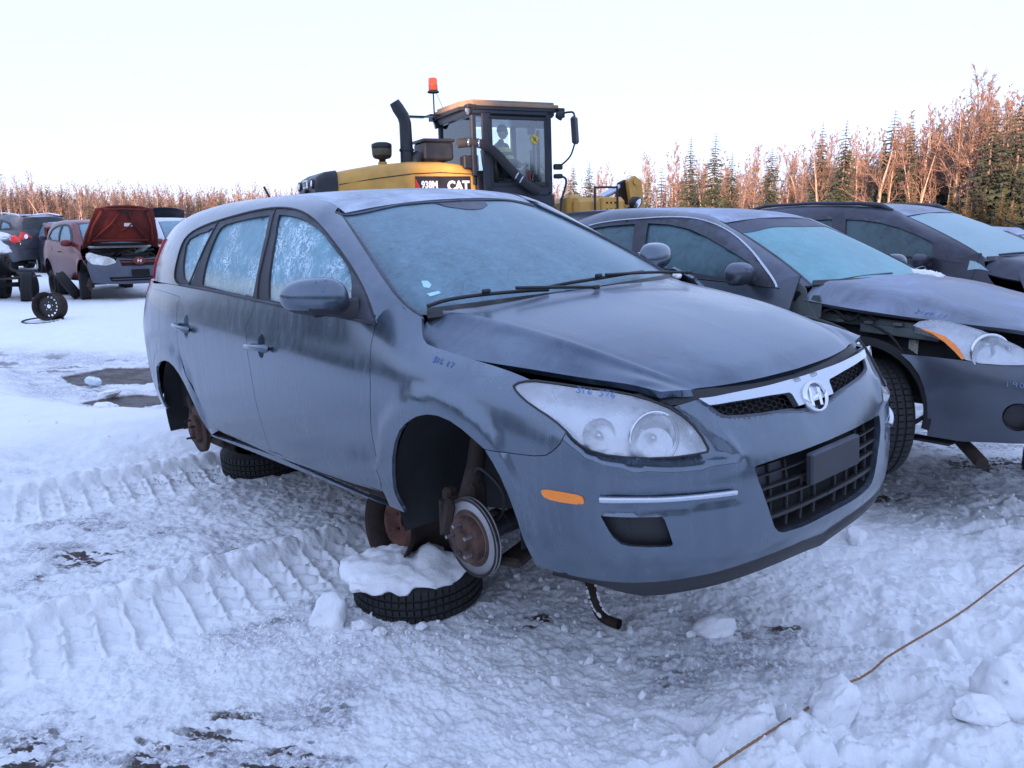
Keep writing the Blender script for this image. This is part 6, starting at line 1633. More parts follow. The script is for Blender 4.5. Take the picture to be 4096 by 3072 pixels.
# chassis and wheels, standing on the snow behind the wagon
lp('rear_chassis', MB().box((-.5, 0, .95), (2.7, .9, .5), bev=.05).box((-2.1, 0, 1.05), (.5, 1.7, .9), bev=.10), M['cat_yellow'])
for x, sg in ((0, -1), (0, 1), (3.05, -1), (3.05, 1)):
    Mx = frame_at(Vector((x, sg * 1.05, .45)), Vector((0, sg, 0)))
    w_ = lp('wheel', MB().lathe([(.0005, .05), (.15, .05), (.17, .0), (.30, -.02), (.33, .12), (.34, .24), (.32, .24)], 24, Mx), M['cat_yellow']); make_tyre('tyre', .70, .52, .33, w_, Mx, blocks=22)
lp('bucket', MB().prism([(4.3, .05), (5.4, .0), (5.45, .06), (4.6, .25), (4.5, .7), (4.75, 1.1), (4.7, 1.15), (4.3, .8)], -1.35, 1.35, Matrix(((1, 0, 0, 0), (0, 0, -1, 0), (0, 1, 0, 0), (0, 0, 0, 1)))), M['rustdark'], bevel=.01)
# cab interior: seat, wheel, screens, warning plate, cup
lp('seat', MB().box((1.24, -.17, 2.26), (.12, .46, .66), Matrix.Rotation(-.12, 4, 'Y'), bev=.05).box((1.48, -.17, 1.97), (.50, .50, .14), bev=.05), M['cat_black'])
lp('console', MB().box((1.95, .1, 2.0), (.16, .35, .30), Matrix.Rotation(-.5, 4, 'Y'), bev=.03).tube([(1.9, .05, 1.8), (1.72, .05, 2.12)], .03, 8), M['cat_black'])
lp('steering_wheel', MB().lathe([(.19 + .014 * math.cos(a), .014 * math.sin(a)) for a in np.linspace(0, 6.28, 8)[:-1]], 22, frame_at(Vector((1.84, -.10, 2.20)), Vector((-.6, 0, .8))), close=True), M['black'])
lp('tinted_visor', MB().box((2.0, -.35, 2.32), (.03, .16, .42), bev=.01).box((1.93, -.30, 2.08), (.03, .30, .20), Matrix.Rotation(.5, 4, 'X'), bev=.01), M['cat_black'])
lp('inner_mirror', MB().box((1.95, -.42, 2.86), (.04, .24, .16), bev=.03), M['black'])
wpz = frame_at(Vector((1.83, -.757, 2.66)), Vector((0, -1, 0)))
lp('warning_plate', MB().prism([(0, -.10), (.09, 0), (0, .10), (-.09, 0)], 0, .004, wpz @ Matrix.Rotation(.35, 4, 'Z')), plain('warning_yellow', (.55, .42, .05), .5, var=.04))
lp('warning_mark', MB().box((0, 0, 0.006), (.016, .12, .002), Matrix.Rotation(.7, 4, 'Z')).box((0, 0, .0065), (.012, .08, .002), Matrix.Rotation(-.7, 4, 'Z')), M['black'], None).matrix_local = wpz
lp('drink_cup', MB().lathe([(.0005, -.10), (.032, -.10), (.045, .07), (.047, .08), (.0005, .085)], 16, Matrix.Translation((1.86, -.45, 2.06))), M['red_print'])


# the driver: one skinned body in a dark hi-vis jacket
def person():
    root = empty('person', 'person in a dark jacket with yellow reflective bands seated in the loader cab', 'person', mat=LD_M); root.matrix_world = LD_M @ Matrix.Translation((.26, -.22, .06))
    J = dict(pelvis=(1.22, .05, 2.08), spine=(1.18, .05, 2.28), chest=(1.18, .05, 2.46), neck=(1.21, .05, 2.60), head0=(1.235, .05, 2.66),
             sR=(1.19, -.15, 2.50), eR=(1.28, -.22, 2.26), wR=(1.50, -.12, 2.22), sL=(1.19, .25, 2.50), eL=(1.30, .30, 2.26), wL=(1.52, .18, 2.22),
             hR=(1.25, -.06, 2.05), kR=(1.62, -.12, 2.05), fR=(1.70, -.12, 1.74), hL=(1.25, .16, 2.05), kL=(1.62, .22, 2.05), fL=(1.70, .22, 1.74))
    E_ = [('pelvis', 'spine'), ('spine', 'chest'), ('chest', 'neck'), ('neck', 'head0'), ('chest', 'sR'), ('sR', 'eR'), ('eR', 'wR'), ('chest', 'sL'), ('sL', 'eL'), ('eL', 'wL'), ('pelvis', 'hR'), ('hR', 'kR'), ('kR', 'fR'), ('pelvis', 'hL'), ('hL', 'kL'), ('kL', 'fL')]
    rad = dict(pelvis=.15, spine=.15, chest=.155, neck=.06, head0=.055, sR=.085, eR=.06, wR=.036, sL=.085, eL=.06, wL=.036, hR=.11, kR=.075, fR=.05, hL=.11, kL=.075, fL=.05)
    ks = list(J); me = bpy.data.meshes.new('jacket_body'); me.from_pydata([J[k] for k in ks], [(ks.index(a), ks.index(b)) for a, b in E_], [])
    o = bpy.data.objects.new('body', me); C.objects.link(o); o.parent = root
    sk = o.modifiers.new('skin', 'SKIN'); 
    for i, k in enumerate(ks): me.skin_vertices[0].data[i].radius = (rad[k],) * 2; me.skin_vertices[0].data[i].use_root = (k == 'pelvis')
    ss = o.modifiers.new('sub', 'SUBSURF'); ss.levels = 2; ss.render_levels = 2
    t = NT('hi_vis_jacket'); z = t.sep(t.co())[2]
    band = t.math('ADD', t.ramp(z, (.0, 0), (1, 0)), t.math('MULTIPLY', t.math('GREATER_THAN', z, 2.30), t.math('LESS_THAN', z, 2.36)), True)
    band = t.math('ADD', band, t.math('MULTIPLY', t.math('GREATER_THAN', z, 2.42), t.math('LESS_THAN', z, 2.50)), True)
    t.set(col=t.mix(band, (.015, .018, .028), (.50, .62, .10)), rough=.8); me.materials.append(t.m)
    skin = NT('skin').set(col=(.42, .24, .17), rough=.55).m
    V_, F_ = [], []; hc = Vector((1.255, .05, 2.775))
    for i in range(17):
        ph = -math.pi / 2 + math.pi * i / 16
        for j in range(24):
            th = 2 * math.pi * j / 24; x = math.cos(ph) * math.cos(th); y = math.cos(ph) * math.sin(th); z_ = math.sin(ph)
            w = .078 * (1 - .22 * max(0, -z_)); l = .098 * (1 - .10 * max(0, -z_))
            bumpn = .020 * math.exp(-((y / .22) ** 2)) * math.exp(-(((z_ + .12) / .20) ** 2)) * (x > 0) - .010 * math.exp(-(((abs(y) - .38) / .18) ** 2)) * math.exp(-(((z_ - .12) / .14) ** 2)) * (x > 0) + .008 * math.exp(-(((z_ + .52) / .10) ** 2)) * math.exp(-((y / .3) ** 2)) * (x > 0)
            V_.append(tuple(hc + Vector((x * (l) + bumpn, y * w, z_ * .122))))
    for i in range(16):
        for j in range(24): F_.append((i * 24 + j, i * 24 + (j + 1) % 24, (i + 1) * 24 + (j + 1) % 24, (i + 1) * 24 + j))
    hd_ = mesh_obj('head', V_, F_, skin, root)
    MB().lathe([(.084, -.01), (.090, .02), (.080, .075), (.045, .115), (.0005, .125)], 20, Matrix.Translation(hc + Vector((-.012, 0, .012))) @ Matrix.Diagonal((1.12, .96, 1, 1))).build('cap', M['cat_black'], root)
    for sg in (-1, 1):
        MB().lathe([(.0005, -.006), (.014, -.004), (.018, .004), (.010, .010)], 10, frame_at(hc + Vector((-.005, sg * .074, -.005)), Vector((0, sg, 0)))).build('ear', skin, hd_)
        MB().lathe([(.0005, .0), (.008, -.003), (.011, -.008)], 10, frame_at(hc + Vector((.088, sg * .030, .014)), Vector((1, 0, 0)))).build('eye', M['dark'], hd_)
        w0 = Vector(J['wR' if sg < 0 else 'wL']); pm = w0 + Vector((.05, 0, -.005))
        hand = MB().box(pm, (.085, .075, .030), bev=.012)
        for f in range(4):
            b0 = pm + Vector((.042, (-.028 + .019 * f), 0)); L_ = (.060, .070, .065, .050)[f]
            hand.tube([b0, b0 + Vector((L_ * .45, 0, .004)), b0 + Vector((L_ * .75, 0, -.018)), b0 + Vector((L_ * .62, 0, -.038))], [.009, .0085, .008, .006], 7)
        hand.tube([pm + Vector((-.02, -sg * .035, 0)), pm + Vector((.015, -sg * .060, -.005)), pm + Vector((.045, -sg * .058, -.02))], [.011, .010, .008], 7)
        hand.build('hand', M['cat_black'], root)
person()

# ------------------------------------------------------------ the row of wrecks at the left
M['red'] = frost_paint('faded_red_paint', (.165, .014, .014), metal=.2, rough=.38, frost=(.32, .24, .28), amount=.14, dust=.12, dustcol=(.12, .04, .04), streak=.3)
M['red_under'] = plain('matt_red_primer', (.155, .022, .016), .75, var=.3, scale=5)
M['darkpaint'] = frost_paint('black_paint', (.016, .017, .026), metal=.3, rough=.32, frost=(.3, .33, .42), amount=.5, dust=.25, dustcol=(.07, .07, .09), streak=.3)
M['darkroof'] = frost_paint('black_roof_frosted', (.016, .017, .026), metal=.2, rough=.4, frost=(.55, .6, .72), amount=1.1, dust=.3, streak=0, fs=3)
M['bumpergrey'] = plain('unpainted_grey_bumper', (.075, .085, .115), .55, var=.2, scale=5)
M['whitepaint'] = frost_paint('white_paint', (.62, .66, .74), metal=0, rough=.4, frost=(.7, .74, .8), amount=.5, dust=.2)
M['g_left'] = frost_glass('left_car_glass', amt=.45, scale=12, ice=(.25, .42, .50), deep=(.04, .09, .12))
M['g_dark'] = frost_glass('dark_rear_glass', amt=.05, scale=9, ice=(.06, .08, .10), deep=(.008, .010, .014))

RED_M = pose_m((-7.277, 16.034, .201), -47.46, -1.14)
red = empty('hatchback', 'faded red hatchback with its bonnet propped wide open and grey bumper', 'car', mat=RED_M); red.matrix_world = RED_M
RN = NET['hatch']; RL = RN['LOW']
rfr = fxz(RN['GRN'], [(-1.42, .96), (-1.50, 1.06), (-1.65, 1.17), (-1.82, 1.27), (-2.02, 1.34), (-2.35, 1.375), (-2.8, 1.36), (-3.1, 1.30), (-3.30, 1.20), (-3.40, 1.08), (-3.25, 1.01), (-2.3, .98)]); rfr[:, 1] = np.maximum(rfr[:, 1], .012)
ri = base_car(red, RN, dict(af=-.80, ab=-3.30, xbump=-.52, xd=(-1.28, -2.55), frame=rfr, panes=[fxz(RN['GRN'], [(-1.62, 1.02), (-1.72, 1.14), (-1.95, 1.27), (-2.15, 1.33), (-2.46, 1.34), (-2.44, 1.02)]), fxz(RN['GRN'], [(-2.56, 1.34), (-2.85, 1.325), (-3.12, 1.26), (-3.28, 1.12), (-3.1, 1.05), (-2.52, 1.03)])], mirror=(-1.45, .90, .98), handles=[(-2.25, .80)], hood_open=True, ar=.34),
              dict(paint=M['red'], glass=M['g_left'], frame=M['black'], screen=M['g_left'], bumper=M['bumpergrey'], roof=M['red']))
zt_ = RL.V[-1]
ub = fxz(RL, [(-.52, .62)])[0]
gu = fyz(RL, [(.34, .655), (.34, .535), (.56, .33), (.56, .25)])
upper_o = np.array([(gu[0][0], gu[0][1]), (0, gu[0][1]), (0, gu[1][1]), (gu[1][0] * .92, gu[1][1]), (gu[0][0], gu[0][1] - .01)])[::-1]
hlp = np.vstack([fyz(RL, [(.46, .575), (.40, .60), (.43, .66), (.50, .705)]), fxz(RL, [(-.44, .765), (-.58, .79), (-.64, .765), (-.60, .70), (-.48, .625), (-.36, .575)]), fyz(RL, [(.58, .545)])])
bo = np.vstack([[[0, gu[0][1] + .03]], [[gu[0][0] + .04, gu[0][1] + .03]], hlp[:1], hlp[:5:-1], [[ub[0], ub[1]]], fxz(RL, arc_xz(ri['af'], .34, .55, -.25, 7)), [[fxz(RL, [(-.48, .2)])[0, 0], .0]], [[0, 0]], [[0, gu[2][1] * .5]]])
bo2 = [p for p in bo]
panel('front_bumper', RL, np.array(bo2), M['bumpergrey'], red, side=BOTH, h=.045, gap=0)
panel('grille', RL, np.array([(0, gu[0][1]), (gu[0][0], gu[0][1]), (gu[1][0] * .93, gu[1][1]), (0, gu[1][1])]), M['dark'], red, side=BOTH, gap=0, off=.004, depth=.02)
panel('grille_bar', RL, np.array([(0, gu[0][1] - .035), (gu[0][0] * .97, gu[0][1] - .035), (gu[0][0] * .95, gu[0][1] - .075), (0, gu[0][1] - .075)]), M['red_under'], red, side=BOTH, gap=0, off=.016, depth=.02)
bm_ = frame_at(Vector((-.015, 0, .625)), Vector((1, 0, .25)))
lb = MB().lathe([(.0005, .012), (.07, .012), (.085, .006), (.085, -.02)], 24, bm_ @ Matrix.Diagonal((1.35, .9, 1, 1))).build('badge', M['red_under'], red)
letter_h(.055, bm_ @ Matrix.Diagonal((1.2, .9, 1, 1)), .010, .020, lb, M['white_print'])
panel('lower_intake', RL, np.array([(0, gu[2][1]), (gu[2][0], gu[2][1]), (gu[2][0] * .95, gu[3][1]), (0, gu[3][1])]), M['dark'], red, side=BOTH, gap=0, off=.004, depth=.02)
strip_on('intake_slat', RL, [(u, (gu[2][1] + gu[3][1]) / 2) for u in np.linspace(0, gu[2][0] * .9, 12)], .012, M['bumpergrey'], red, side=BOTH, off=.008, th=.01)
MB().box((.012, 0, .40), (.02, .34, .13), bev=.008).build('plate_mount', M['dark'], red)
for sg in (-1, 1):
    panel('headlight', RL, hlp, lens_mat('clouded_lens', .95, tint=(.80, .80, .76)), red, side=(sg,), gap=0, off=.010, depth=.03, h=.04)
    panel('turn_signal', RL, fxz(RL, [(-.98, .66), (-1.06, .67), (-1.06, .63), (-.98, .62)]), M['lens'], red, side=(sg,), gap=0, off=.008)
    for x in (-.80, -3.30): well_at(red, x, .32, .34, sg, .79)
    hub(-.80, .75, .16, sg, .12, 'r', red); MB().tube([(-.80, sg * .68, .16), (-.82, sg * .60, .62)], [.05, .03], 10).box((-.86, sg * .68, .20), (.10, .10, .2), bev=.02).build('strut', M['rustdark'], red)
# engine bay and open bonnet
MB().box((-.80, 0, .60), (.75, 1.16, .14), bev=.03).box((-.55, .1, .70), (.35, .45, .14), bev=.04).box((-.80, -.38, .68), (.25, .22, .16), bev=.03).box((-.86, .40, .70), (.22, .25, .16), bev=.03).box((-.26, 0, .66), (.10, 1.05, .08), bev=.02).box((-1.12, 0, .80), (.10, 1.2, .16), bev=.03).build('engine', M['dark'], red)
for k in range(10):
    a = (random.uniform(-.95, -.45), random.uniform(-.5, .5), random.uniform(.72, .80)); stroke('engine_hose', [a, (a[0] + random.uniform(-.2, .2), a[1] + random.uniform(-.25, .25), a[2] + random.uniform(.02, .08)), (a[0] + random.uniform(-.3, .3), a[1] + random.uniform(-.4, .4), a[2] - .05)], random.uniform(.012, .03), M['rubber' if k % 2 else 'rustdark'], red, 7)
MB().box((-.50, .22, .82), (.26, .20, .05), Matrix.Rotation(.5, 4, 'X') @ Matrix.Rotation(.4, 4, 'Z'), bev=.02).build('loose_cover', M['ochre_grey'], red)
MB().box((-1.12, 0, .905), (.16, 1.22, .07), bev=.03).build('snow_strip', M['snow'], red)
# bonnet stands open on its rear hinges
hN = RN['HOOD']; q = [(0, 0), (hN.U[-1], 0), (hN.U[-1], hN.V[-1]), (0, hN.V[-1])]
oh = panel('hood', hN, q, M['red_under'], red, side=BOTH, gap=0, h=.06, depth=.02, back=True)
piv = Vector((-1.08, 0, .90)); Mh = Matrix.Translation(piv) @ Matrix.Rotation(R(-66), 4, 'Y') @ Matrix.Translation(-piv); oh.matrix_local = Mh
def hp(x, y, dz=-.035):
    u = np.linspace(0, hN.U[-1], 60); v = np.linspace(0, hN.V[-1], 30); uu, vv = np.meshgrid(u, v, indexing='ij'); X = hN(uu.ravel(), vv.ravel()); k = np.argmin((X[:, 0] - x) ** 2 + (X[:, 1] - abs(y)) ** 2); return Vector((X[k][0], y, X[k][2] + dz))
def rib(pts, r=.022): return MB().tube([hp(*p) for p in pts], r, 6).build('hood_rib', M['red_under'], oh)
for sg in (-1, 1):
    rib([(-.22, sg * .06), (-.55, sg * .20), (-.90, sg * .50)]); rib([(-.25, sg * .42), (-.6, sg * .56), (-.95, sg * .62)], .03); rib([(-.55, sg * .20), (-.70, sg * .05), (-.72, 0)])
rib([(-.20, -.40), (-.19, 0), (-.20, .40)], .03); rib([(-.95, -.55), (-.97, 0), (-.95, .55)], .03)
MB().box(hp(-.25, 0, -.05), (.08, .20, .06), bev=.02).box(hp(-.22, 0, -.045), (.03, .55, .02), bev=.005).build('hood_latch', M['rustdark'], oh)
MB().box(hp(-.58, .12, -.04), (.07, .16, .008)).build('hood_label', M['white_print'], oh)
# raised tail door peeping over the roof
MB().box((-3.95, -.30, 1.35), (.42, .75, .06), Matrix.Rotation(.25, 4, 'Y'), bev=.025).box((-4.10, -.30, 1.22), (.10, .72, .26), bev=.04).build('raised_tailgate', M['red'], red)
wheel(red, -3.30, .72, .12, -1, .29, .18, .18); wheel(red, -3.30, .72, .12, 1, .29, .18, .18)
wheel(red, -.80, .72, .02, 1, .29, .18, .18)


def ground_tyre(x, y, z, axis, label, group='old tyres under the wrecks', Ro=.30, W=.19, rim=None, cat='tyre'):
    o = make_tyre('tyre', Ro, W, Ro * .64, None, frame_at(Vector((x, y, z + hgt(x, y) * .7)), Vector(axis)), blocks=56)
    tag(o, label, cat, group); 
    if rim: make_rim('rim', Ro * .63, W * .85, o, frame_at(Vector((x, y, z + hgt(x, y) * .7)), Vector(axis)), rim, holes=10, hole_r=.017)
    return o
ground_tyre(-9.0, 16.55, .29, (.72, .42, .55), 'bare tyre leaning against the sill of the red hatchback', rim=M['rustdark'])
ground_tyre(-9.75, 17.7, .29, (.86, .45, 0), 'tyre upright under the middle of the red hatchback', rim=M['rustdark'])
ground_tyre(-8.62, 16.45, .29, (.87, .45, 0), 'tyre upright under the front corner of the red hatchback', rim=M['rustdark'])
ground_tyre(-8.35, 16.55, .10, (0, 0, 1), 'tyre lying flat beneath the front of the red hatchback', rim=M['rustdark'])

# ------------------------------------------------------------ dark SUV seen from behind
SU_M = pose_m((-17.1, 26.9, .10), 142)
suvc = empty('suv', 'black SUV seen from behind left of the red hatchback with red tail light', 'car', mat=SU_M); suvc.matrix_world = SU_M
UN = NET['suv']
ufr = fxz(UN['GRN'], [(-1.55, 1.14), (-1.75, 1.32), (-2.1, 1.47), (-2.6, 1.53), (-3.3, 1.52), (-3.9, 1.43), (-4.15, 1.28), (-3.9, 1.20), (-2.5, 1.15)]); ufr[:, 1] = np.maximum(ufr[:, 1], .012)
base_car(suvc, UN, dict(af=-.92, ab=-3.60, xbump=-.60, xd=(-1.35, -2.5, -3.3), frame=ufr, panes=[fxz(UN['GRN'], [(-1.75, 1.2), (-2.1, 1.42), (-2.42, 1.48), (-2.42, 1.2)]), fxz(UN['GRN'], [(-2.55, 1.2), (-2.55, 1.49), (-3.2, 1.48), (-3.2, 1.23)]), fxz(UN['GRN'], [(-3.35, 1.25), (-3.35, 1.47), (-3.8, 1.40), (-3.95, 1.28)])], mirror=(-1.75, .97, 1.18)),
         dict(paint=M['darkpaint'], glass=M['g_left'], frame=M['black'], screen=M['g_left'], roof=M['darkroof'], rear_glass=M['g_dark']))
UL = UN['LOW']
for sg in (-1, 1):
    tl = panel('tail_light', UL, fxz(UL, [(-4.02, 1.07), (-4.35, 1.08), (-4.50, 1.02), (-4.52, .90), (-4.35, .86), (-4.02, .94)]), M['red_lens'], suvc, side=(sg,), gap=0, off=.015, depth=.03, h=.05)
    uu_ = UL.U[-1]; t2 = panel('tail_light', UL, [(uu_ - .80, UL.V[-1] - .06), (uu_ - .62, UL.V[-1] - .08), (uu_ - .48, UL.V[-1] - .18), (uu_ - .80, UL.V[-1] - .24)], M['red_lens'], suvc, side=(sg,), gap=0, off=.015, depth=.02, h=.05)
    panel('reverse_lens', UL, circ2((uu_ - .64, UL.V[-1] - .16), .045), M['reflector'], t2, side=(sg,), gap=0, off=.03, depth=.02, h=.03)
    MB().tube([(-2.1, sg * .60, 1.60), (-2.3, sg * .60, 1.68), (-3.2, sg * .60, 1.71), (-4.0, sg * .57, 1.66), (-4.15, sg * .55, 1.58)], .022, 8).build('roof_rail', M['reflector'], suvc)
    for x in (-.92, -3.60): well_at(suvc, x, .34, .36, sg); wheel(suvc, x, .78, .28, sg, .34, .22, .22)
MB().box((-4.58, 0, .92), (.04, .50, .14), bev=.01).box((-4.60, .18, .95), (.02, .10, .07)).build('plate_recess', M['white_print'], suvc)
MB().box((-4.15, 0, 1.62), (.30, 1.15, .04), bev=.015).build('spoiler', M['darkpaint'], suvc)
stroke('antenna', [(-4.0, .2, 1.66), (-4.05, .2, 1.78)], .012, M['black'], suvc, 6)
MB().tube([(-4.4, .35, .42), (-4.4, .35, .12)], .02, 6).build('tow_strap', M['lampwhite'], suvc)

def bonnet_up(root, net, mp, ang, back=True):
    hN_ = net['HOOD']; o = panel('hood', hN_, [(0, 0), (hN_.U[-1], 0), (hN_.U[-1], hN_.V[-1]), (0, hN_.V[-1])], mp, root, side=BOTH, gap=0, h=.08, depth=.025, back=True)
    pv = Vector(tuple(hN_.P[-1, 0])); o.matrix_local = Matrix.Translation(pv) @ Matrix.Rotation(R(-ang), 4, 'Y') @ Matrix.Translation(-pv); return o
def back_car(name, label, loc, yaw, net, mp, mr, glass, ang=None, scale=1, frame=None):
    m_ = pose_m(loc, yaw); e = empty(name, label, 'car', mat=m_); e.matrix_world = m_; N_ = NET[net]
    z_ = N_['GRN'].P[6, 0, 2]; zt = N_['GRN'].P[6, 3, 2] + .03; xw = N_['GRN'].P[2, 0, 0]; xe = N_['GRN'].P[-1, 0, 0]
    f_ = fxz(N_['GRN'], [(xw - .35, z_ + .02), (xw - .55, z_ + .2), (xw - .95, zt), (xe + .75, zt), (xe + .40, z_ + .12), (xe + .6, z_ + .05)]); f_[:, 1] = np.maximum(f_[:, 1], .012)
    md_ = (xw + xe) / 2 - .15
    base_car(e, N_, dict(af=-.90, ab=N_['LOW'].P[15, 0, 0] - .0, xbump=-.60, xd=(-1.38, md_), frame=f_, panes=[fxz(N_['GRN'], [(xw - .60, z_ + .05), (xw - .75, z_ + .22), (xw - 1.0, zt - .05), (md_ + .05, zt - .04), (md_ + .05, z_ + .06)]), fxz(N_['GRN'], [(md_ - .06, z_ + .07), (md_ - .06, zt - .04), (xe + .85, zt - .05), (xe + .62, z_ + .12)])], mirror=(xw - .42, .95, z_ + .04), hood_open=ang is not None),
             dict(paint=mp, glass=glass, frame=M['black'], screen=glass, roof=mr))
    L2 = N_['LOW']
    panel('front_bumper', L2, np.vstack([[[0, L2.V[-1] * .96]], [[fxz(L2, [(-.60, .7)])[0, 0], L2.V[-1] * .9]], fxz(L2, arc_xz((-.90, .32), .35, .5, -.2, 6)), [[fxz(L2, [(-.57, .2)])[0, 0], 0]], [[0, 0]]]), mp, e, side=BOTH, h=.07, gap=0)
    for sg in (-1, 1):
        panel('headlight', L2, np.vstack([fyz(L2, [(.45, .62), (.52, .72)]), fxz(L2, [(-.50, .80), (-.58, .72), (-.36, .62)])]), M['lens'], e, side=(sg,), gap=0, off=.008, h=.06)
        for x in (-.90, N_['LOW'].P[15, 0, 0]): well_at(e, x, .32, .34, sg, .8); wheel(e, x, .76, .25, sg)
    if ang is not None:
        bonnet_up(e, N_, mp, ang); MB().box((-.8, 0, .62), (.8, 1.1, .2), bev=.04).build('engine_bay', M['dark'], e)
    return e
back_car('sedan', 'black car with bonnet raised behind the red hatchback on its right', (-10.0, 24.3, .2), -48, 'sedan', M['darkpaint'], M['darkroof'], M['g_left'], 60)
back_car('hatchback', 'white car with bonnet raised half hidden by the tail of the grey wagon', (-7.3, 20.0, .2), -47, 'hatch', M['whitepaint'], M['whitepaint'], M['g_left'], 52)
back_car('sedan', 'black car with a big open bonnet behind the black SUV at far left', (-20.6, 29.5, .25), -40, 'sedan', M['darkpaint'], M['darkroof'], M['g_left'], 58)
back_car('hatchback', 'frosted dark car at the right edge beyond the minivan', (8.15, 9.5, .05), -54, 'hatch', M['darkpaint'], M['darkroof'], M['g_van_ws'])
back_car('sedan', 'dark car hidden low behind the red hatchback roof with frosted top', (-11.2, 22.4, .1), -47, 'sedan', M['darkpaint'], M['darkroof'], M['g_left'])

# ------------------------------------------------------------ stands, loose parts, rope and broken snow on the ground
def vdisp(co, seed, amp, sc):
    return Vector(co) + noise.noise_vector(Vector(co) * sc + Vector((seed * 3.1, seed * 1.7, seed))) * amp


def ico(sub):
    bm = bmesh.new(); bmesh.ops.create_icosphere(bm, subdivisions=sub, radius=1); V = [v.co.copy() for v in bm.verts]; F = [tuple(v.index for v in f.verts) for f in bm.faces]; bm.free(); return V, F


ICO = {k: ico(k) for k in (1, 2, 3, 4, 5)}


def chunk(loc, size, seed, label=None, group=None, sub=3, cuts=7, mat=None, rough=.10, name='snow_chunk', rot=0):
    rg = random.Random(seed); V0, F = ICO[sub]; pl_ = []
    for _ in range(cuts):
        n = Vector((rg.gauss(0, 1), rg.gauss(0, 1), rg.gauss(0, 1))).normalized(); pl_.append((n, rg.uniform(.45, .85)))
    V = []
    for v in V0:
        p = v.copy()
        for n, d in pl_:
            k = p.dot(n) - d
            if k > 0: p -= n * k * .80
        p = p + noise.noise_vector(p * 2.2 + Vector((seed, 0, 0))) * rough + noise.noise_vector(p * 7 + Vector((seed, 5, 0))) * rough * .55 + noise.noise_vector(p * 19 + Vector((seed, 9, 0))) * rough * .30
        V.append((p.x * size[0], p.y * size[1], p.z * size[2]))
    o = mesh_obj(name, V, F, mat or M['snow'], None); o.location = loc; o.rotation_euler = (rg.uniform(-.3, .3), rg.uniform(-.3, .3), rot or rg.uniform(0, 6))
    if label: tag(o, label, 'snow chunk' if name == 'snow_chunk' else 'snow', group)
    return o


GT = 'tyres lying flat under the raised wagon'; GR_ = 'steel rims standing on tyres under the wagon'
M['orange_rust'] = plain('orange_rust_disc', (.125, .052, .036), .85, metal=.1, var=.6, scale=16, bump=.4)
def stand(x, y, lab_t, lab_r, axis, first=False, rz=.32, dz=0):
    z = max(0, hgt(x, y)) + .075
    t_ = make_tyre('tyre', .280, .17, .175, None, Matrix.Translation((x - .01, y - .03, z)) @ Matrix.Rotation(.06, 4, 'X') @ Matrix.Rotation(-.05, 4, 'Y'), blocks=58); tag(t_, lab_t, 'tyre', GT)
    r_ = make_rim('steel_rim', .175, .23, None, frame_at(Vector((x - .045, y + .02, rz)), Vector(axis)), M['rustdark'], holes=14, hole_r=.011, hubmat=M['orange_rust'], dish=.05, hr=.70); tag(r_, lab_r, 'rim', GR_)
    return t_
stand(-.40, 3.33, 'tyre lying flat under the front of the wagon with a snow cap', 'rusty rim with orange hub standing on the snow-capped front tyre', (-.74, -.64, .12))
stand(-1.62, 5.20, 'tyre lying flat half hidden below the rear end of the sill', 'rim standing beneath the rear sill of the wagon', (-.7, -.6, 0), rz=.30)
stand(.75, 4.15, 'tyre lying flat under the far front side of the wagon', 'rim standing beneath the far front side of the wagon', (-.7, -.6, 0), rz=.36)
stand(-.40, 5.75, 'tyre lying flat under the far rear side of the wagon', 'rim standing beneath the far rear side of the wagon', (-.7, -.6, 0), rz=.32)
for i, (x, y) in enumerate(((2.25, 6.2), (3.6, 5.0), (1.2, 7.4), (2.9, 7.2))):
    tag(make_tyre('tyre', .28, .17, .175, None, Matrix.Translation((x, y, .08)), blocks=50), ['tyre lying under the near front of the charcoal sedan', 'tyre lying under the far front of the charcoal sedan', 'tyre lying under the near rear of the charcoal sedan', 'tyre lying under the far rear of the charcoal sedan'][i], 'tyre', 'tyres lying under the sedan')
    tag(make_rim('steel_rim', .17, .2, None, frame_at(Vector((x, y, .33)), Vector((-.7, -.6, 0))), M['rustdark']), ['rim standing under the near front of the charcoal sedan', 'rim standing under the far front of the charcoal sedan', 'rim standing under the near rear of the charcoal sedan', 'rim standing under the far rear of the charcoal sedan'][i], 'rim', 'rims standing under the sedan')
# rust flake torn from the rim, and the snow cap lying on the front tyre
V_, F_ = ICO[5]
capV = []
for v in V_:
    p = v.copy(); w = 1 + .26 * noise.noise(Vector((p.x * 1.6, p.y * 1.6, 4))) + .12 * noise.noise(Vector((p.x * 5, p.y * 5, 2)))
    x = p.x * .215 * w; y = p.y * .165 * w; z = (p.z if p.z > 0 else p.z * .55) * .052
    z += (.030 * noise.noise(Vector((x * 9, y * 9, 1))) + .014 * noise.noise(Vector((x * 24, y * 24, 3))) + .006 * noise.noise(Vector((x * 70, y * 70, 3)))) * (p.z > -.2)
    r_ = math.hypot(x, y)
    if p.z < .15 and r_ > .13: z -= .040 * max(0, noise.noise(Vector((x * 14, y * 14, 7))) + .15) 
    if x > .07 and y > -.05: z += .05 * math.exp(-((x - .12) / .05) ** 2 - ((y - .03) / .05) ** 2)
    capV.append((x, y, z))
cp = mesh_obj('snow_layer', capV, F_, M['snow'], None); cp.scale = (1.18, 1.15, 1.1); cp.location = (-.475, 3.17, hgt(-.42, 3.2) * 0 + .175); cp.rotation_euler = (.10, -.04, 0); tag(cp, 'crusty snow cap lying on the flat tyre under the wagon', 'snow')
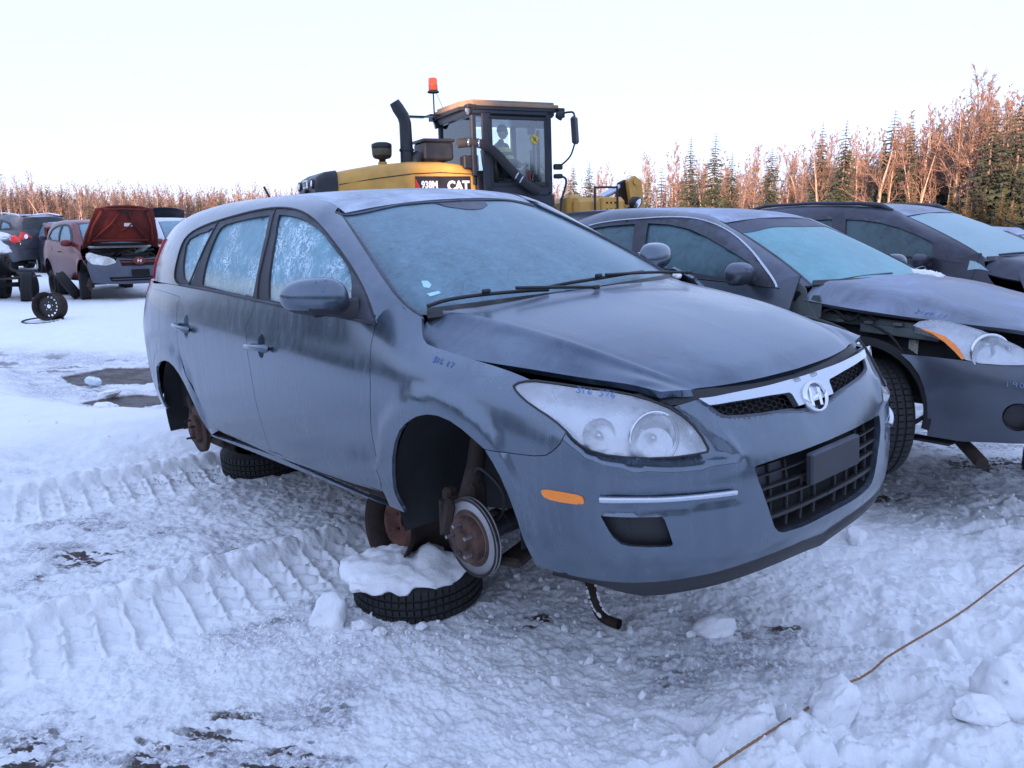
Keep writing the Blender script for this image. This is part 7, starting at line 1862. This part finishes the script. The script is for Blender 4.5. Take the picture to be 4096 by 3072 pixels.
for i, (x, y, z, s_, lb) in enumerate(((-.735, 3.02, .045, (.105, .062, .10), 'big upright snow block leaning beside the snow-capped tyre'), (-.60, 2.97, .02, (.055, .04, .03), 'flat snow chunk right of the big upright block'), (-.52, 2.93, .015, (.035, .03, .025), 'small snow chunk before the snow-capped tyre'), (-.36, 2.99, .012, (.03, .022, .016), 'tiny flat snow chunk at the foot of the snow-capped tyre'),
      (1.03, 2.36, .05, (.085, .07, .10), 'rounded snow block standing across the rope'), (1.62, 2.40, .06, (.12, .09, .11), 'lumpy snow block near the lower right corner'), (1.50, 2.34, .03, (.10, .07, .06), 'low snow lump left of the block in the lower right corner'), (.80, 2.95, .05, (.085, .055, .055), 'angular snow block in the rough snow below the bumper'), (1.75, 3.9, .04, (.08, .06, .06), 'snow block at the right between bumper and picture edge'),
      (-3.62, 7.05, .03, (.16, .10, .05), 'snow slab on the dark mud behind the wagon tail'), (-3.85, 7.6, .02, (.14, .09, .04), 'flat snow patch on the ice behind the wagon tail'))):
    chunk((x, y, z * .55 + hgt(x, y) * .9), s_, 11 + i, lb, sub=4, cuts=6 if i in (0, 7, 4) else 4, rough=.14)
chunk((-4.22, 8.02, .01), (.13, .075, .05), 91, 'clear lump of ice lying on the bare mud', mat=NT('clear_ice').set(col=(.55, .62, .70), rough=.2, coat=.5).m, name='ice_lump')
# crumbs: countless small bits of broken snow
def crumbs():
    V0, F0 = ICO[1]; V0 = np.array([tuple(v) for v in V0]); F0 = np.array(F0); rg = np.random.default_rng(3); Vs, Fs = [], []; n = 0
    P_ = []
    for k in range(3000):
        if k < 1300: x = rg.uniform(-.2, 3.4); y = rg.uniform(2.0, 4.5); s_ = rg.exponential(.004) + .002
        elif k < 1900: x = rg.normal(-.75, .35); y = rg.normal(2.9, .18); s_ = rg.exponential(.003) + .002
        else: x = rg.uniform(-4, 2); y = rg.uniform(2.0, 6); s_ = rg.exponential(.0025) + .0015
        if y < 1.9 or s_ > .022: continue
        P_.append((x, y, s_))
    P_ = np.array(P_); Z = terrain(P_[:, :1].copy(), P_[:, 1:2].copy())[0][:, 0]
    for (x, y, s_), z in zip(P_, Z):
        v = V0 * (1 + rg.uniform(-.35, .35, (len(V0), 1))) * s_ * rg.uniform(.6, 1.2, 3); Vs.append(v + [x, y, z + s_ * .35]); Fs.append(F0 + n); n += len(V0)
    o = mesh_obj('snow_crumbs', np.vstack(Vs), np.vstack(Fs), M['snow'], None, smooth=False); o['kind'] = 'stuff'; tag(o, 'scattered crumbs of broken snow', 'snow')
crumbs()
# rope half buried in the snow
M['rope'] = plain('tan_rope', (.28, .15, .075), .9, var=.35, scale=90)
rp = [(.25, 1.78), (.69, 2.14), (1.02, 2.41), (1.45, 2.76), (1.84, 3.07), (2.35, 3.48), (3.0, 4.0), (3.8, 4.7)]
rp = smooth_line([(x, y, 0) for x, y in rp], 40)
bur = [(1.08, 1.14), (1.21, 1.30), (1.44, 1.52), (1.80, 1.86)]
V_, F_ = [], []; zz = []
for x, y, _ in rp:
    b_ = any(a < x < b for a, b in bur); zz.append(hgt(x, y))
zz = np.array(zz); zs = zz.copy()
zm = np.array([zz[max(0, i - 20):i + 21].max() for i in range(len(zz))]); zs = np.convolve(np.pad(zm, 60, 'edge'), np.ones(121) / 121, 'valid') + .006
zs = zs + np.array([-.03 if 1.20 < q[0] < 1.28 else 0 for q in rp]); zs = np.convolve(np.pad(zs, 6, 'edge'), np.ones(13) / 13, 'valid')
L_ = 0
mbr = MB()
for ph in (0, 2.09, 4.19):
    pts = []; L_ = 0
    for i in range(len(rp)):
        if i: L_ += np.linalg.norm(rp[i] - rp[i - 1])
        a = ph + L_ / .028 * 2 * math.pi * .35
        pts.append((rp[i][0] + .0028 * math.cos(a), rp[i][1] + .0010 * math.cos(a), zs[i] + .0028 * math.sin(a)))
    mbr.tube(pts, .0027, 5)
tag(mbr.build('rope', M['rope'], None), 'thin tan rope running across the snow in the lower right', 'rope')
# bent exhaust pipe below the bumper
pip = empty('exhaust_pipe', 'bent rusty exhaust pipe end hanging in the snow below the front bumper', 'pipe', (.33, 3.08, .3)) if False else None
pb = MB().tube(smooth_line([(.335, 3.16, .42), (.318, 3.12, .22), (.322, 3.09, .13), (.345, 3.05, .055), (.375, 3.01, .030), (.425, 2.965, .030)], 5), .021, 14, cap=False).tube(smooth_line([(.335, 3.16, .42), (.318, 3.12, .22), (.322, 3.09, .13), (.345, 3.05, .055), (.375, 3.01, .030), (.425, 2.965, .030)], 5), .018, 14, cap=False).build('exhaust_pipe', M['rustdark'], None)
tag(pb, 'bent rusty exhaust pipe hanging into the snow below the front bumper', 'pipe')
rg_ = random.Random(2); sm = MB()
for k in range(70):
    t_ = rg_.random(); p = smooth_line([(.318, 3.12, .22), (.322, 3.09, .13), (.345, 3.05, .055), (.375, 3.01, .030)], 12); q = p[int(t_ * (len(p) - 1))]; s_ = rg_.uniform(.004, .010)
    side_ = rg_.choice((-1, 1)); sm.lathe([(.0005, -s_), (s_, 0), (.0005, s_ * 1.1)], 6, Matrix.Translation((q[0] + .018 * side_, q[1] - .006, q[2] + .010)))
sm.build('clinging_snow', M['snow'], pb)
# lone steel wheel behind
lw = make_rim('steel_rim', .205, .23, None, frame_at(Vector((-6.98, 12.25, hgt(-6.98, 12.25) + .20)), Vector((-.09, -.995, .10))), M['rustdark'], holes=16, hole_r=.017, dish=.02, hr=.70, hubmat=plain('wheel_black_worn', (.035, .028, .026), .6, var=.6, scale=8)); tag(lw, 'bare steel wheel with round holes standing alone on the snow at left', 'rim')
MB().lathe([(.26, -.012), (.28, -.010), (.285, .006), (.262, .008)], 40, Matrix.Translation((-7.05, 12.15, hgt(-7.05, 12.15) + .01)) @ Matrix.Rotation(.06, 4, 'X'), close=True).build('tyre_bead_ring', M['rubber'], None)
tag(bpy.data.objects['tyre_bead_ring'], 'dark rubber ring lying in the snow below the lone steel wheel', 'rubber ring')
tag(stroke('dry_weed', [(-4.35, 9.9, .10), (-4.33, 9.88, .25), (-4.27, 9.86, .42)], .006, M['rustdark'], None, 5), 'dry weed stalk poking out of the snow left of the wagon tail', 'plant')
# crushed wreck at the left edge
WR = pose_m((-9.95, 15.9, .0), -40)
wr = empty('wrecked_car', 'stripped crushed car front at the left edge with snow heaped on it', 'wreck', mat=WR); wr.matrix_world = WR
def twisted(name, a, b, w, h_, mat, seed=0):
    rg2 = random.Random(seed); n = 7; V, F = [], []
    a, b = Vector(a), Vector(b)
    for i in range(n):
        p = a.lerp(b, i / (n - 1)) + Vector([rg2.uniform(-.03, .03) for _ in range(3)]) * (0 < i < n - 1); rt = Matrix.Rotation(rg2.uniform(-.25, .25), 3, (b - a).normalized())
        for dx, dz in ((-1, -1), (1, -1), (1, 1), (-1, 1)): V.append(tuple(p + rt @ (Vector((0, 1, 0)).cross((b - a).normalized()).normalized() * w * dx * .5 + Vector((0, 1, 0)) * h_ * dz * .5)))
    F = [(i * 4 + k, i * 4 + (k + 1) % 4, (i + 1) * 4 + (k + 1) % 4, (i + 1) * 4 + k) for i in range(n - 1) for k in range(4)] + [(3, 2, 1, 0), tuple((n - 1) * 4 + k for k in range(4))]
    return mesh_obj(name, V, F, mat, wr, smooth=False)
twisted('frame_rail', (-1.9, -.62, .95), (-.10, -.50, .42), .10, .12, M['rustdark'], 1); twisted('frame_rail', (-1.6, .55, .62), (-.15, .52, .46), .10, .12, M['rustdark'], 2)
twisted('bumper_beam', (-.12, -.75, .42), (-.10, .72, .50), .12, .10, M['rustdark'], 3); twisted('cross_member', (-.45, -.6, .30), (-.42, .6, .32), .10, .14, M['dark'], 4)
twisted('torn_panel', (-1.3, -.80, .55), (-.25, -.84, .40), .34, .02, M['darkpaint'], 5); twisted('torn_panel', (-.9, -.86, .36), (-.15, -.78, .22), .20, .015, M['dark'], 6)
twisted('sill_bar', (-2.6, -.84, .30), (-.55, -.80, .33), .12, .08, M['rustdark'], 7); twisted('hinge_arm', (-.95, -.7, .95), (-.30, -.74, .30), .06, .05, M['ochre_grey'], 8); twisted('hinge_arm', (-1.5, -.74, .34), (-.4, -.80, .62), .05, .05, M['rustdark'], 9)
chunk((0, 0, 0), (.60, .62, .30), 77, mat=M['dark'], name='engine_block', rough=.18, cuts=8).parent = wr; bpy.data.objects['engine_block'].location = (-.85, 0, .62)
chunk((0, 0, 0), (.75, .78, .42), 78, mat=M['darkpaint'], name='crushed_cabin', rough=.14, cuts=8).parent = wr; bpy.data.objects['crushed_cabin'].location = (-2.1, 0, .85)
MB().lathe([(.02, -.05), (.10, -.02), (.135, .03), (.12, .05), (.0005, .07)], 18, frame_at(Vector((-.22, -.58, .66)), Vector((.9, -.3, .1)))).build('headlight', M['lampwhite'], wr)
wheel(wr, -.75, .74, .30, -1, .30, .2, .19); wheel(wr, -.75, .74, .28, 1, .30, .2, .19); 
def heap(loc, size, seed, label, name='snow_heap', cat='snow'):
    V0, F = ICO[5]; V = []
    for v in V0:
        p = v.copy(); p = p * (1 + .18 * noise.noise(p * 1.7 + Vector((seed, 0, 0))) + .06 * noise.noise(p * 5 + Vector((seed, 0, 0)))); V.append((p.x * size[0], p.y * size[1], (p.z if p.z > 0 else p.z * .35) * size[2] + .012 * noise.noise(p * 16)))
    o = mesh_obj(name, V, F, M['snow'], None); o.location = loc; tag(o, label, cat); return o
wm = lambda *p: tuple(WR @ Vector(p))
heap(wm(-1.05, -.10, .98), (.62, .62, .32), 5, 'thick round snow heap on top of the crushed wreck at the left edge'); heap(wm(-.30, -.55, .76), (.19, .22, .16), 6, 'small dome of snow on the headlight of the crushed wreck')
heap(wm(-2.1, .1, 1.22), (.9, .8, .2), 8, 'broad snow layer on the crushed cabin at the left edge')
ground_tyre(-9.62, 16.15, .28, (-.87, -.45, .1), 'dark tyre at the foot of the crushed wreck'); ground_tyre(-10.35, 16.6, .28, (-.9, -.3, .1), 'tyre standing at the far left picture edge under the wreck')
heap(tuple(SED_M @ Vector((-1.27, .40, .985))), (.10, .28, .028), 21, 'white snow patch at the far foot of the sedan windscreen')

# ------------------------------------------------------------ the wood round the yard
M['birch_bark'] = plain('pale_birch_bark', (.34, .26, .20), .85, var=.35, scale=3)
M['twig'] = plain('bare_twigs', (.19, .115, .085), .9, var=.3, scale=1.5)
M['bark'] = plain('grey_brown_bark', (.16, .12, .10), .9, var=.35, scale=3)
M['needles'] = plain('spruce_needles', (.040, .052, .030), .9, var=.5, scale=2.5)
M['needles_gold'] = plain('dry_golden_needles', (.115, .082, .030), .9, var=.45, scale=2.5)


def tube_raw(V, F, pts, rs, n):
    b = len(V); pts = np.asarray(pts, float)
    for i, p in enumerate(pts):
        t = pts[min(i + 1, len(pts) - 1)] - pts[max(i - 1, 0)]; t /= np.linalg.norm(t) + 1e-9
        a = np.cross(t, (0, 0, 1) if abs(t[2]) < .9 else (1, 0, 0)); a /= np.linalg.norm(a) + 1e-9; c = np.cross(t, a)
        for k in range(n):
            w = 2 * math.pi * k / n; V.append(p + (a * math.cos(w) + c * math.sin(w)) * rs[i])
    for i in range(len(pts) - 1):
        for k in range(n): F.append((b + i * n + k, b + i * n + (k + 1) % n, b + (i + 1) * n + (k + 1) % n, b + (i + 1) * n + k))


def branchy(rg, H, lean=.05, first=.25, nb=26, ang=38, blen=.30, twigs=8, r0=.011, crook=.03, sides=5, multi=1, tk=1.6, lod=0):
    """bare tree: trunk mesh data and crown (limbs, branches and twigs) mesh data"""
    tV, tF, cV, cF = [], [], [], []
    for st in range(multi):
        a0 = rg.uniform(0, 6.28); L = H * (1 if st == 0 else rg.uniform(.7, .95)); n = 10
        P_ = [np.array([0.15 * st * math.cos(a0), .15 * st * math.sin(a0), 0.])]; d = np.array([lean * math.cos(a0) * (1 + st), lean * math.sin(a0) * (1 + st), 1.])
        for i in range(n):
            d = d + rg.normal(0, crook, 3) * [1, 1, 0]; d /= np.linalg.norm(d); P_.append(P_[-1] + d * L / n)
        P_ = np.array(P_); rr = r0 * H * np.linspace(1, .12, n + 1) ** 1.1
        tube_raw(tV, tF, P_[::3] if lod else P_, rr[::3] if lod else rr, 3 if lod else sides)
        for b in range(nb // (1 + (multi > 1))):
            t = first + (1 - first) * (b + rg.uniform(0, 1)) / (nb // (1 + (multi > 1))); x = t * n; i = min(int(x), n - 1)
            p = P_[i] + (P_[i + 1] - P_[i]) * (x - i); r = np.interp(t, np.linspace(0, 1, n + 1), rr)
            az = rg.uniform(0, 6.28); el = math.radians(rg.normal(90 - ang, 8)); bl = H * blen * (1.05 - t) ** .7 * rg.uniform(.6, 1.1)
            q = [p]; dd = np.array([math.cos(az) * math.cos(el), math.sin(az) * math.cos(el), math.sin(el)])
            for s_ in range(4):
                dd = dd + rg.normal(0, .13, 3) + [0, 0, .10]; dd /= np.linalg.norm(dd); q.append(q[-1] + dd * bl / 4)
            tube_raw(cV, cF, q[::2] if lod else q, np.linspace(r * .50 * (1.5 if lod else 1), .004 * tk, 3 if lod else 5), 3)
            for w in range(twigs):
                s_ = rg.uniform(.2, 1) * 4; k = min(int(s_), 3); p2 = q[k] + (q[k + 1] - q[k]) * (s_ - k)
                d2 = dd + rg.normal(0, .55, 3) + [0, 0, .25]; d2 /= np.linalg.norm(d2); l2 = bl * rg.uniform(.22, .55)
                mid = p2 + d2 * l2 * .5 + rg.normal(0, .04, 3) * l2
                e2 = mid + (d2 + rg.normal(0, .3, 3)) * l2 * .5
                if lod: tube_raw(cV, cF, [p2, e2], [.011 * tk, .004 * tk], 3)
                else: tube_raw(cV, cF, [p2, mid, e2], [.011 * tk, .008 * tk, .004 * tk], 3)
                for z_ in range(1 if lod else 2):
                    d3 = d2 + rg.normal(0, .6, 3); d3 /= np.linalg.norm(d3)
                    tube_raw(cV, cF, [mid, mid + d3 * l2 * .6], [.008 * tk, .004 * tk], 3)
    return tV, tF, cV, cF


def spruce(rg, H, wr=.20, dens=1.0, thin=0):
    tV, tF, cV, cF = [], [], [], []
    tube_raw(tV, tF, [(0, 0, 0), (0, 0, H * .5), (0, 0, H * .98)], [H * .014, H * .009, .01], 6)
    nl = int(44 * dens)
    for i in range(nl):
        t = .06 + .93 * i / nl; z = H * t; Rr = H * wr * (1 - t) ** .85 * rg.uniform(.7, 1.15) + .05
        m = int(9 - 4 * t)
        for k in range(m):
            if rg.uniform() < thin: continue
            az = 2 * math.pi * (k + rg.uniform(-.4, .4)) / m + i * 1.3; L = Rr * rg.uniform(.65, 1.15); dr = rg.uniform(.12, .42)
            c, s_ = math.cos(az), math.sin(az)
            b = np.array([0, 0, z]); e = np.array([c * L, s_ * L, z - L * dr + .25 * L * L / (Rr + .1) * .3]); side = np.array([-s_, c, 0])
            nseg = 4; prev = None
            for j in range(nseg):
                f0, f1 = j / nseg, (j + 1) / nseg; w0 = L * .30 * (1 - f0) ** .7 * (.35 if j == 0 else 1) * rg.uniform(.6, 1.2); p0 = b + (e - b) * f0; p1 = b + (e - b) * min(1, f1 + .12); sag = np.array([0, 0, -L * .12])
                n0 = len(cV); cV += [p0, p0 + (e - b) * .16 + side * w0 + sag * rg.uniform(.2, 1.6), p1, p0 + (e - b) * .16 - side * w0 + sag * rg.uniform(.2, 1.6)]
                cF += [(n0, n0 + 1, n0 + 2), (n0, n0 + 2, n0 + 3)]
                if j: 
                    n0 = len(cV); q = p0 + np.array([0, 0, -L * rg.uniform(.08, .25)]); cV += [p0, p1, q]; cF += [(n0, n0 + 1, n0 + 2)]
    return tV, tF, cV, cF


def proto(name, data, mt, mc):
    tV, tF, cV, cF = data
    a = mesh_obj('trunk', tV, tF, mt, None); b = mesh_obj('crown', cV, cF, mc, None, smooth=False)
    return name, a.data, b.data, a, b


rgt = np.random.default_rng(11)
PR = {'birch': [proto('bare_birch', branchy(rgt, 9, nb=24, twigs=6, first=.35, ang=rgt.uniform(24, 40), blen=.26, multi=1 + (i % 3 == 2)), M['birch_bark'], M['twig']) for i in range(5)],
      'sapling': [proto('bare_sapling', branchy(rgt, 6.5, nb=16, twigs=4, first=.2, ang=22, blen=.30, r0=.007, multi=2), M['bark'], M['twig']) for i in range(4)],
      'thicket': [proto('thicket_tree', branchy(rgt, 7, nb=26, twigs=5, first=.12, ang=24, blen=.28, r0=.006, multi=2, tk=3.4, lod=1), M['bark'], M['twig']) for i in range(4)],
      'farspruce': [proto('spruce_tree', spruce(rgt, 9, wr=.19, dens=.5, thin=.2), M['bark'], M['needles']) for i in range(2)],
      'broad': [proto('bare_broadleaf_tree', branchy(rgt, 9, nb=18, twigs=10, first=.28, ang=48, blen=.46, r0=.020, crook=.07), M['birch_bark'], M['twig']) for i in range(3)],
      'spruce': [proto('spruce_tree', spruce(rgt, 9, wr=.17 + .03 * i, thin=.05 + .1 * i), M['bark'], M['needles']) for i in range(3)],
      'gold': [proto('golden_conifer', spruce(rgt, 7, wr=.26, thin=.12), M['bark'], M['needles_gold']) for i in range(2)]}
_used = set()


ZONES = [(535, 'just right of the loader cab'), (600, 'above the loader arm'), (650, 'over the near part of the sedan roof'), (730, 'above the sedan windscreen'), (800, 'above the minivan roof'), (870, 'above the minivan windscreen'), (935, 'towards the right picture edge'), (985, 'at the right picture edge')]
ZL = [(-80, 'at the left picture edge'), (30, 'above the black SUV'), (75, 'above the red hatchback'), (110, 'above the raised red bonnet'), (160, 'right of the raised red bonnet'), (205, 'over the sloping wagon tail'), (255, 'between wagon roof and loader')]


def where(px_, H, right=True):
    z = [n for p, n in (ZONES if right else ZL) if px_ >= p] or ['at the picture edge']
    return ('tall ' if H > 8.6 else 'low ' if H < 6 else 'middling ') , z[-1]


def plant(kind, x, y, H, label, group, i=0):
    name, td, cd, ao, bo = PR[kind][i % len(PR[kind])]
    h0 = {'birch': 9, 'sapling': 6.5, 'broad': 9, 'spruce': 9, 'gold': 7, 'thicket': 7}[kind]
    e = bpy.data.objects.new(name, None); C.objects.link(e); e.location = (x, y, -.1); s_ = H / h0
    e.scale = (s_ * random.uniform(.9, 1.1), s_ * random.uniform(.9, 1.1), s_); e.rotation_euler = (0, 0, random.uniform(0, 6.28))
    tag(e, label, {'spruce': 'spruce tree', 'gold': 'conifer'}.get(kind, 'bare tree'), group)
    if (kind, i % len(PR[kind])) not in _used:
        _used.add((kind, i % len(PR[kind]))); a, b = ao, bo
    else:
        a = ao.copy(); b = bo.copy(); C.objects.link(a); C.objects.link(b)
    a.parent = e; b.parent = e
    return e


def xat(px_, y): return (px_ - 512) / 811.76 * (y * .985)


GR = 'trees of the wood right of the loader'; GL = 'trees of the far wood on the left'
random.seed(5)
def rline(p): return float(np.interp(p, [540, 600, 700, 800, 900, 1000, 1100], [104, 88, 68, 56, 47, 40, 36]))
def rtop(p): return float(np.interp(p, [540, 600, 640, 690, 720, 800, 860, 900, 950, 1024, 1100], [172, 165, 158, 142, 150, 146, 128, 118, 95, 88, 84]))
def Hfor(top, y): return 1.6 + (220 - top) / 811.76 * y / math.cos(0)
# landmark trees read from the photograph (image column, top row, kind)
marks = [(687, 137, 'spruce', 'tall spruce with a broken-looking crown standing left of the darker spruce'), (711, 134, 'spruce', 'dark pointed spruce with a full crown over the sedan roof'), (767, 147, 'spruce', 'small narrow dark spruce standing alone above the bare thicket'),
         (815, 123, 'spruce', 'tallest spruce of the middle clump in the right-hand wood'), (838, 121, 'spruce', 'spruce with tufted top just right of the tallest middle spruce'), (884, 112, 'spruce', 'spruce rising behind the crooked pale tree'), (902, 116, 'spruce', 'slim spruce right of the crooked pale tree'),
         (981, 104, 'spruce', 'dark heavy spruce at the right among tall bare birches'), (1008, 98, 'spruce', 'thin spruce at the right edge of the picture'), (878, 130, 'broad', 'crooked pale tree with forked limbs in front of the spruces'), (572, 163, 'spruce', 'small spruce just right of the loader cab'), (588, 161, 'spruce', 'second small spruce right of the loader cab'),
         (646, 166, 'spruce', 'short dark spruce above the loader arm'), (628, 170, 'spruce', 'low dull spruce left of the loader arm'), (940, 88, 'broad', 'tall spreading bare tree reaching highest in the wood'), (965, 80, 'broad', 'very tall bare tree beside the heavy dark spruce'), (728, 152, 'spruce', 'half-hidden spruce right of the dark pointed one')]
for i, (p, top, k, lb) in enumerate(marks):
    y = rline(p) * random.uniform(.97, 1.05); plant(k, xat(p, y), y, Hfor(top, y), lb, GR, i)
for i in range(150):
    p = 535 + 560 * ((i + random.random()) / 150) ** .8; y = rline(p) * random.uniform(1.0, 1.25); top = rtop(p) + random.uniform(-4, 34)
    k = random.choices(['birch', 'sapling', 'broad'], [.55, .33, .12])[0]
    if k == 'sapling': top += 25
    plant(k, xat(p, y), y, max(2.5, Hfor(top, y)), '%s%s %s' % (where(p, Hfor(top, y))[0], {'birch': 'slender pale-stemmed bare birch', 'sapling': 'many-stemmed bare sapling', 'broad': 'spreading forked bare tree'}[k], where(p, 0)[1]), {'birch': 'birches of the right-hand wood', 'sapling': 'saplings of the right-hand wood', 'broad': 'spreading trees of the right-hand wood'}[k], i)
for i in range(22):
    p = random.uniform(640, 1100); y = rline(p) * random.uniform(1.05, 1.3); plant('spruce', xat(p, y), y, Hfor(rtop(p) + random.uniform(12, 45), y), '%sdark spruce standing back among bare trees %s' % where(p, Hfor(rtop(p) + 28, y)), 'spruces inside the right-hand wood', i)
for i in range(16):
    p = random.uniform(890, 1090); y = rline(p) * random.uniform(.92, 1.0); plant('gold', xat(p, y), y, Hfor(random.uniform(178, 200), y), 'golden-brown conifer at the foot of the wood %s' % where(p, 0)[1], 'golden conifers at the foot of the right-hand wood', i)
for i, (p, top, k, lb) in enumerate([(202, 190, 'spruce', 'small upright spruce above the open red bonnet, leftmost of two'), (94, 195, 'spruce', 'dark narrow spruce in front of the far wood above the black car'), (48, 178, 'broad', 'pale forked tree standing before the far wood at the left'), (119, 198, 'spruce', 'little dark spruce beside the open red bonnet'), (177, 194, 'gold', 'brownish conifer right of the open red bonnet'), (223, 187, 'spruce', 'lone spruce above the wagon roof line'), (84, 183, 'broad', 'thin crooked pale tree left of the dark narrow spruce')]):
    y = 98 + 4 * random.random(); plant(k, xat(p, y), y, Hfor(top, y), lb, GL, i)
for i in range(120):
    p = -60 + 400 * (i + random.random()) / 120; y = random.uniform(104, 125); top = 181 + p * .02 + random.uniform(-5, 16) - 7 * (p < 40)
    k = random.choices(['birch', 'broad'], [.75, .25])[0]
    plant(k, xat(p, y), y, Hfor(top, y), '%s%s of the far wood %s' % (where(p, Hfor(top, y), False)[0], {'birch': 'slender bare birch', 'broad': 'spreading bare tree'}[k], where(p, 0, False)[1]), {'birch': 'birches of the far left wood', 'broad': 'spreading trees of the far left wood'}[k], i)


def mass(name, label, spots, mats_):
    """one joined mass of far trees"""
    Vs, Fs, mi, nv = [], [], [], 0
    cache_ = {}
    for kind, i, x, y, H, rot in spots:
        nm, td, cd, ao, bo = PR[kind][i % len(PR[kind])]; h0 = {'birch': 9, 'sapling': 6.5, 'broad': 9, 'spruce': 9, 'gold': 7, 'thicket': 7, 'farspruce': 9}[kind]
        for me, isc in ((td, 0), (cd, 1)):
            if me.name not in cache_:
                v = np.empty(len(me.vertices) * 3, np.float32); me.vertices.foreach_get('co', v)
                ls = np.empty(len(me.loops), np.int32); me.loops.foreach_get('vertex_index', ls); lt = np.empty(len(me.polygons), np.int32); me.polygons.foreach_get('loop_total', lt)
                cache_[me.name] = (v.reshape(-1, 3), ls, lt)
            v, ls, lt = cache_[me.name]; c, s_ = math.cos(rot), math.sin(rot); k = H / h0
            w = np.stack([(v[:, 0] * c - v[:, 1] * s_) * k + x, (v[:, 0] * s_ + v[:, 1] * c) * k + y, v[:, 2] * k - .1], 1)
            Vs.append(w); Fs.append((ls + nv, lt)); mi.append(np.full(len(lt), mats_[(kind, isc)][0])); nv += len(v)
    me = bpy.data.meshes.new(name); V = np.vstack(Vs); L = np.concatenate([f[0] for f in Fs]); T = np.concatenate([f[1] for f in Fs])
    me.vertices.add(len(V)); me.vertices.foreach_set('co', V.astype(np.float32).ravel()); me.loops.add(len(L)); me.loops.foreach_set('vertex_index', L.astype(np.int32))
    me.polygons.add(len(T)); me.polygons.foreach_set('loop_start', np.concatenate([[0], np.cumsum(T)[:-1]]).astype(np.int32))
    for m_ in (M['birch_bark'], M['twig'], M['bark'], M['needles'], M['needles_gold']): me.materials.append(m_)
    me.polygons.foreach_set('material_index', np.concatenate(mi).astype(np.int32)); me.update(); me.validate()
    o = bpy.data.objects.new(name, me); C.objects.link(o); o['kind'] = 'stuff'; tag(o, label, 'wood'); return o


MI = {('birch', 0): (0,), ('birch', 1): (1,), ('broad', 0): (0,), ('broad', 1): (1,), ('farspruce', 0): (2,), ('farspruce', 1): (3,), ('thicket', 0): (2,), ('thicket', 1): (1,), ('sapling', 0): (2,), ('sapling', 1): (1,), ('spruce', 0): (2,), ('spruce', 1): (3,), ('gold', 0): (2,), ('gold', 1): (4,)}
sp_ = []
for i in range(600):
    p = random.uniform(-160, 470) if i < 470 else random.uniform(-40, 300); y = random.uniform(108, 150); sp_.append((random.choices(['thicket', 'farspruce'], [.93, .07])[0], i, xat(p, y), y, Hfor(186 + p * .015 + random.uniform(-2, 10), y), random.uniform(0, 6)))
for i in range(360):
    p = random.uniform(440, 1180); y = rline(p) * random.uniform(1.2, 1.6); sp_.append((random.choices(['thicket', 'farspruce'], [.88, .12])[0], i, xat(p, y), y, Hfor(rtop(p) + random.uniform(4, 40), y), random.uniform(0, 6)))
mass('far_wood', 'deep thicket of bare trees and spruces behind the front rows of the wood', sp_, MI)


def dark_wood():
    V, F = [], []
    A_ = np.array([random.uniform(-2.35, 2.35) + math.pi for _ in range(1500)]); D_ = np.array([random.uniform(48, 95) for _ in range(1500)]); Z_ = terrain((D_ * np.sin(A_))[:, None], (D_ * np.cos(A_))[:, None])[0][:, 0]
    for i in range(1500):
        a = A_[i]; d = D_[i]; x = d * math.sin(a); y = d * math.cos(a)
        if abs(math.atan2(x, y)) < 1.0: continue
        z0 = float(Z_[i]); H = random.uniform(8.8, 11.2) * (1.0 if y < 0 else .8); n = 7; Rr = H * .20
        for l in range(4):
            zb_ = z0 + H * (.02 + .22 * l); zt_ = zb_ + H * .42; r_ = Rr * (1 - .23 * l); b = len(V); V.append((x, y, zt_ if l < 3 else z0 + H))
            for k in range(n * 2): w = math.pi * k / n; q = r_ * (1 if k % 2 else .62) * random.uniform(.85, 1.15); V.append((x + q * math.cos(w), y + q * math.sin(w), zb_))
            F += [(b, b + 1 + k, b + 1 + (k + 1) % (2 * n)) for k in range(2 * n)]
    o = mesh_obj('dark_wood', V, F, M['needles'], None, smooth=False); o['kind'] = 'stuff'; tag(o, 'dense spruce wood behind the photographer that shades the yard', 'wood')
dark_wood()
for kind_ in PR:                       # patterns never planted on their own leave the scene
    for i_, (_, _, _, ao_, bo_) in enumerate(PR[kind_]):
        if (kind_, i_) not in _used:
            bpy.data.objects.remove(ao_); bpy.data.objects.remove(bo_)
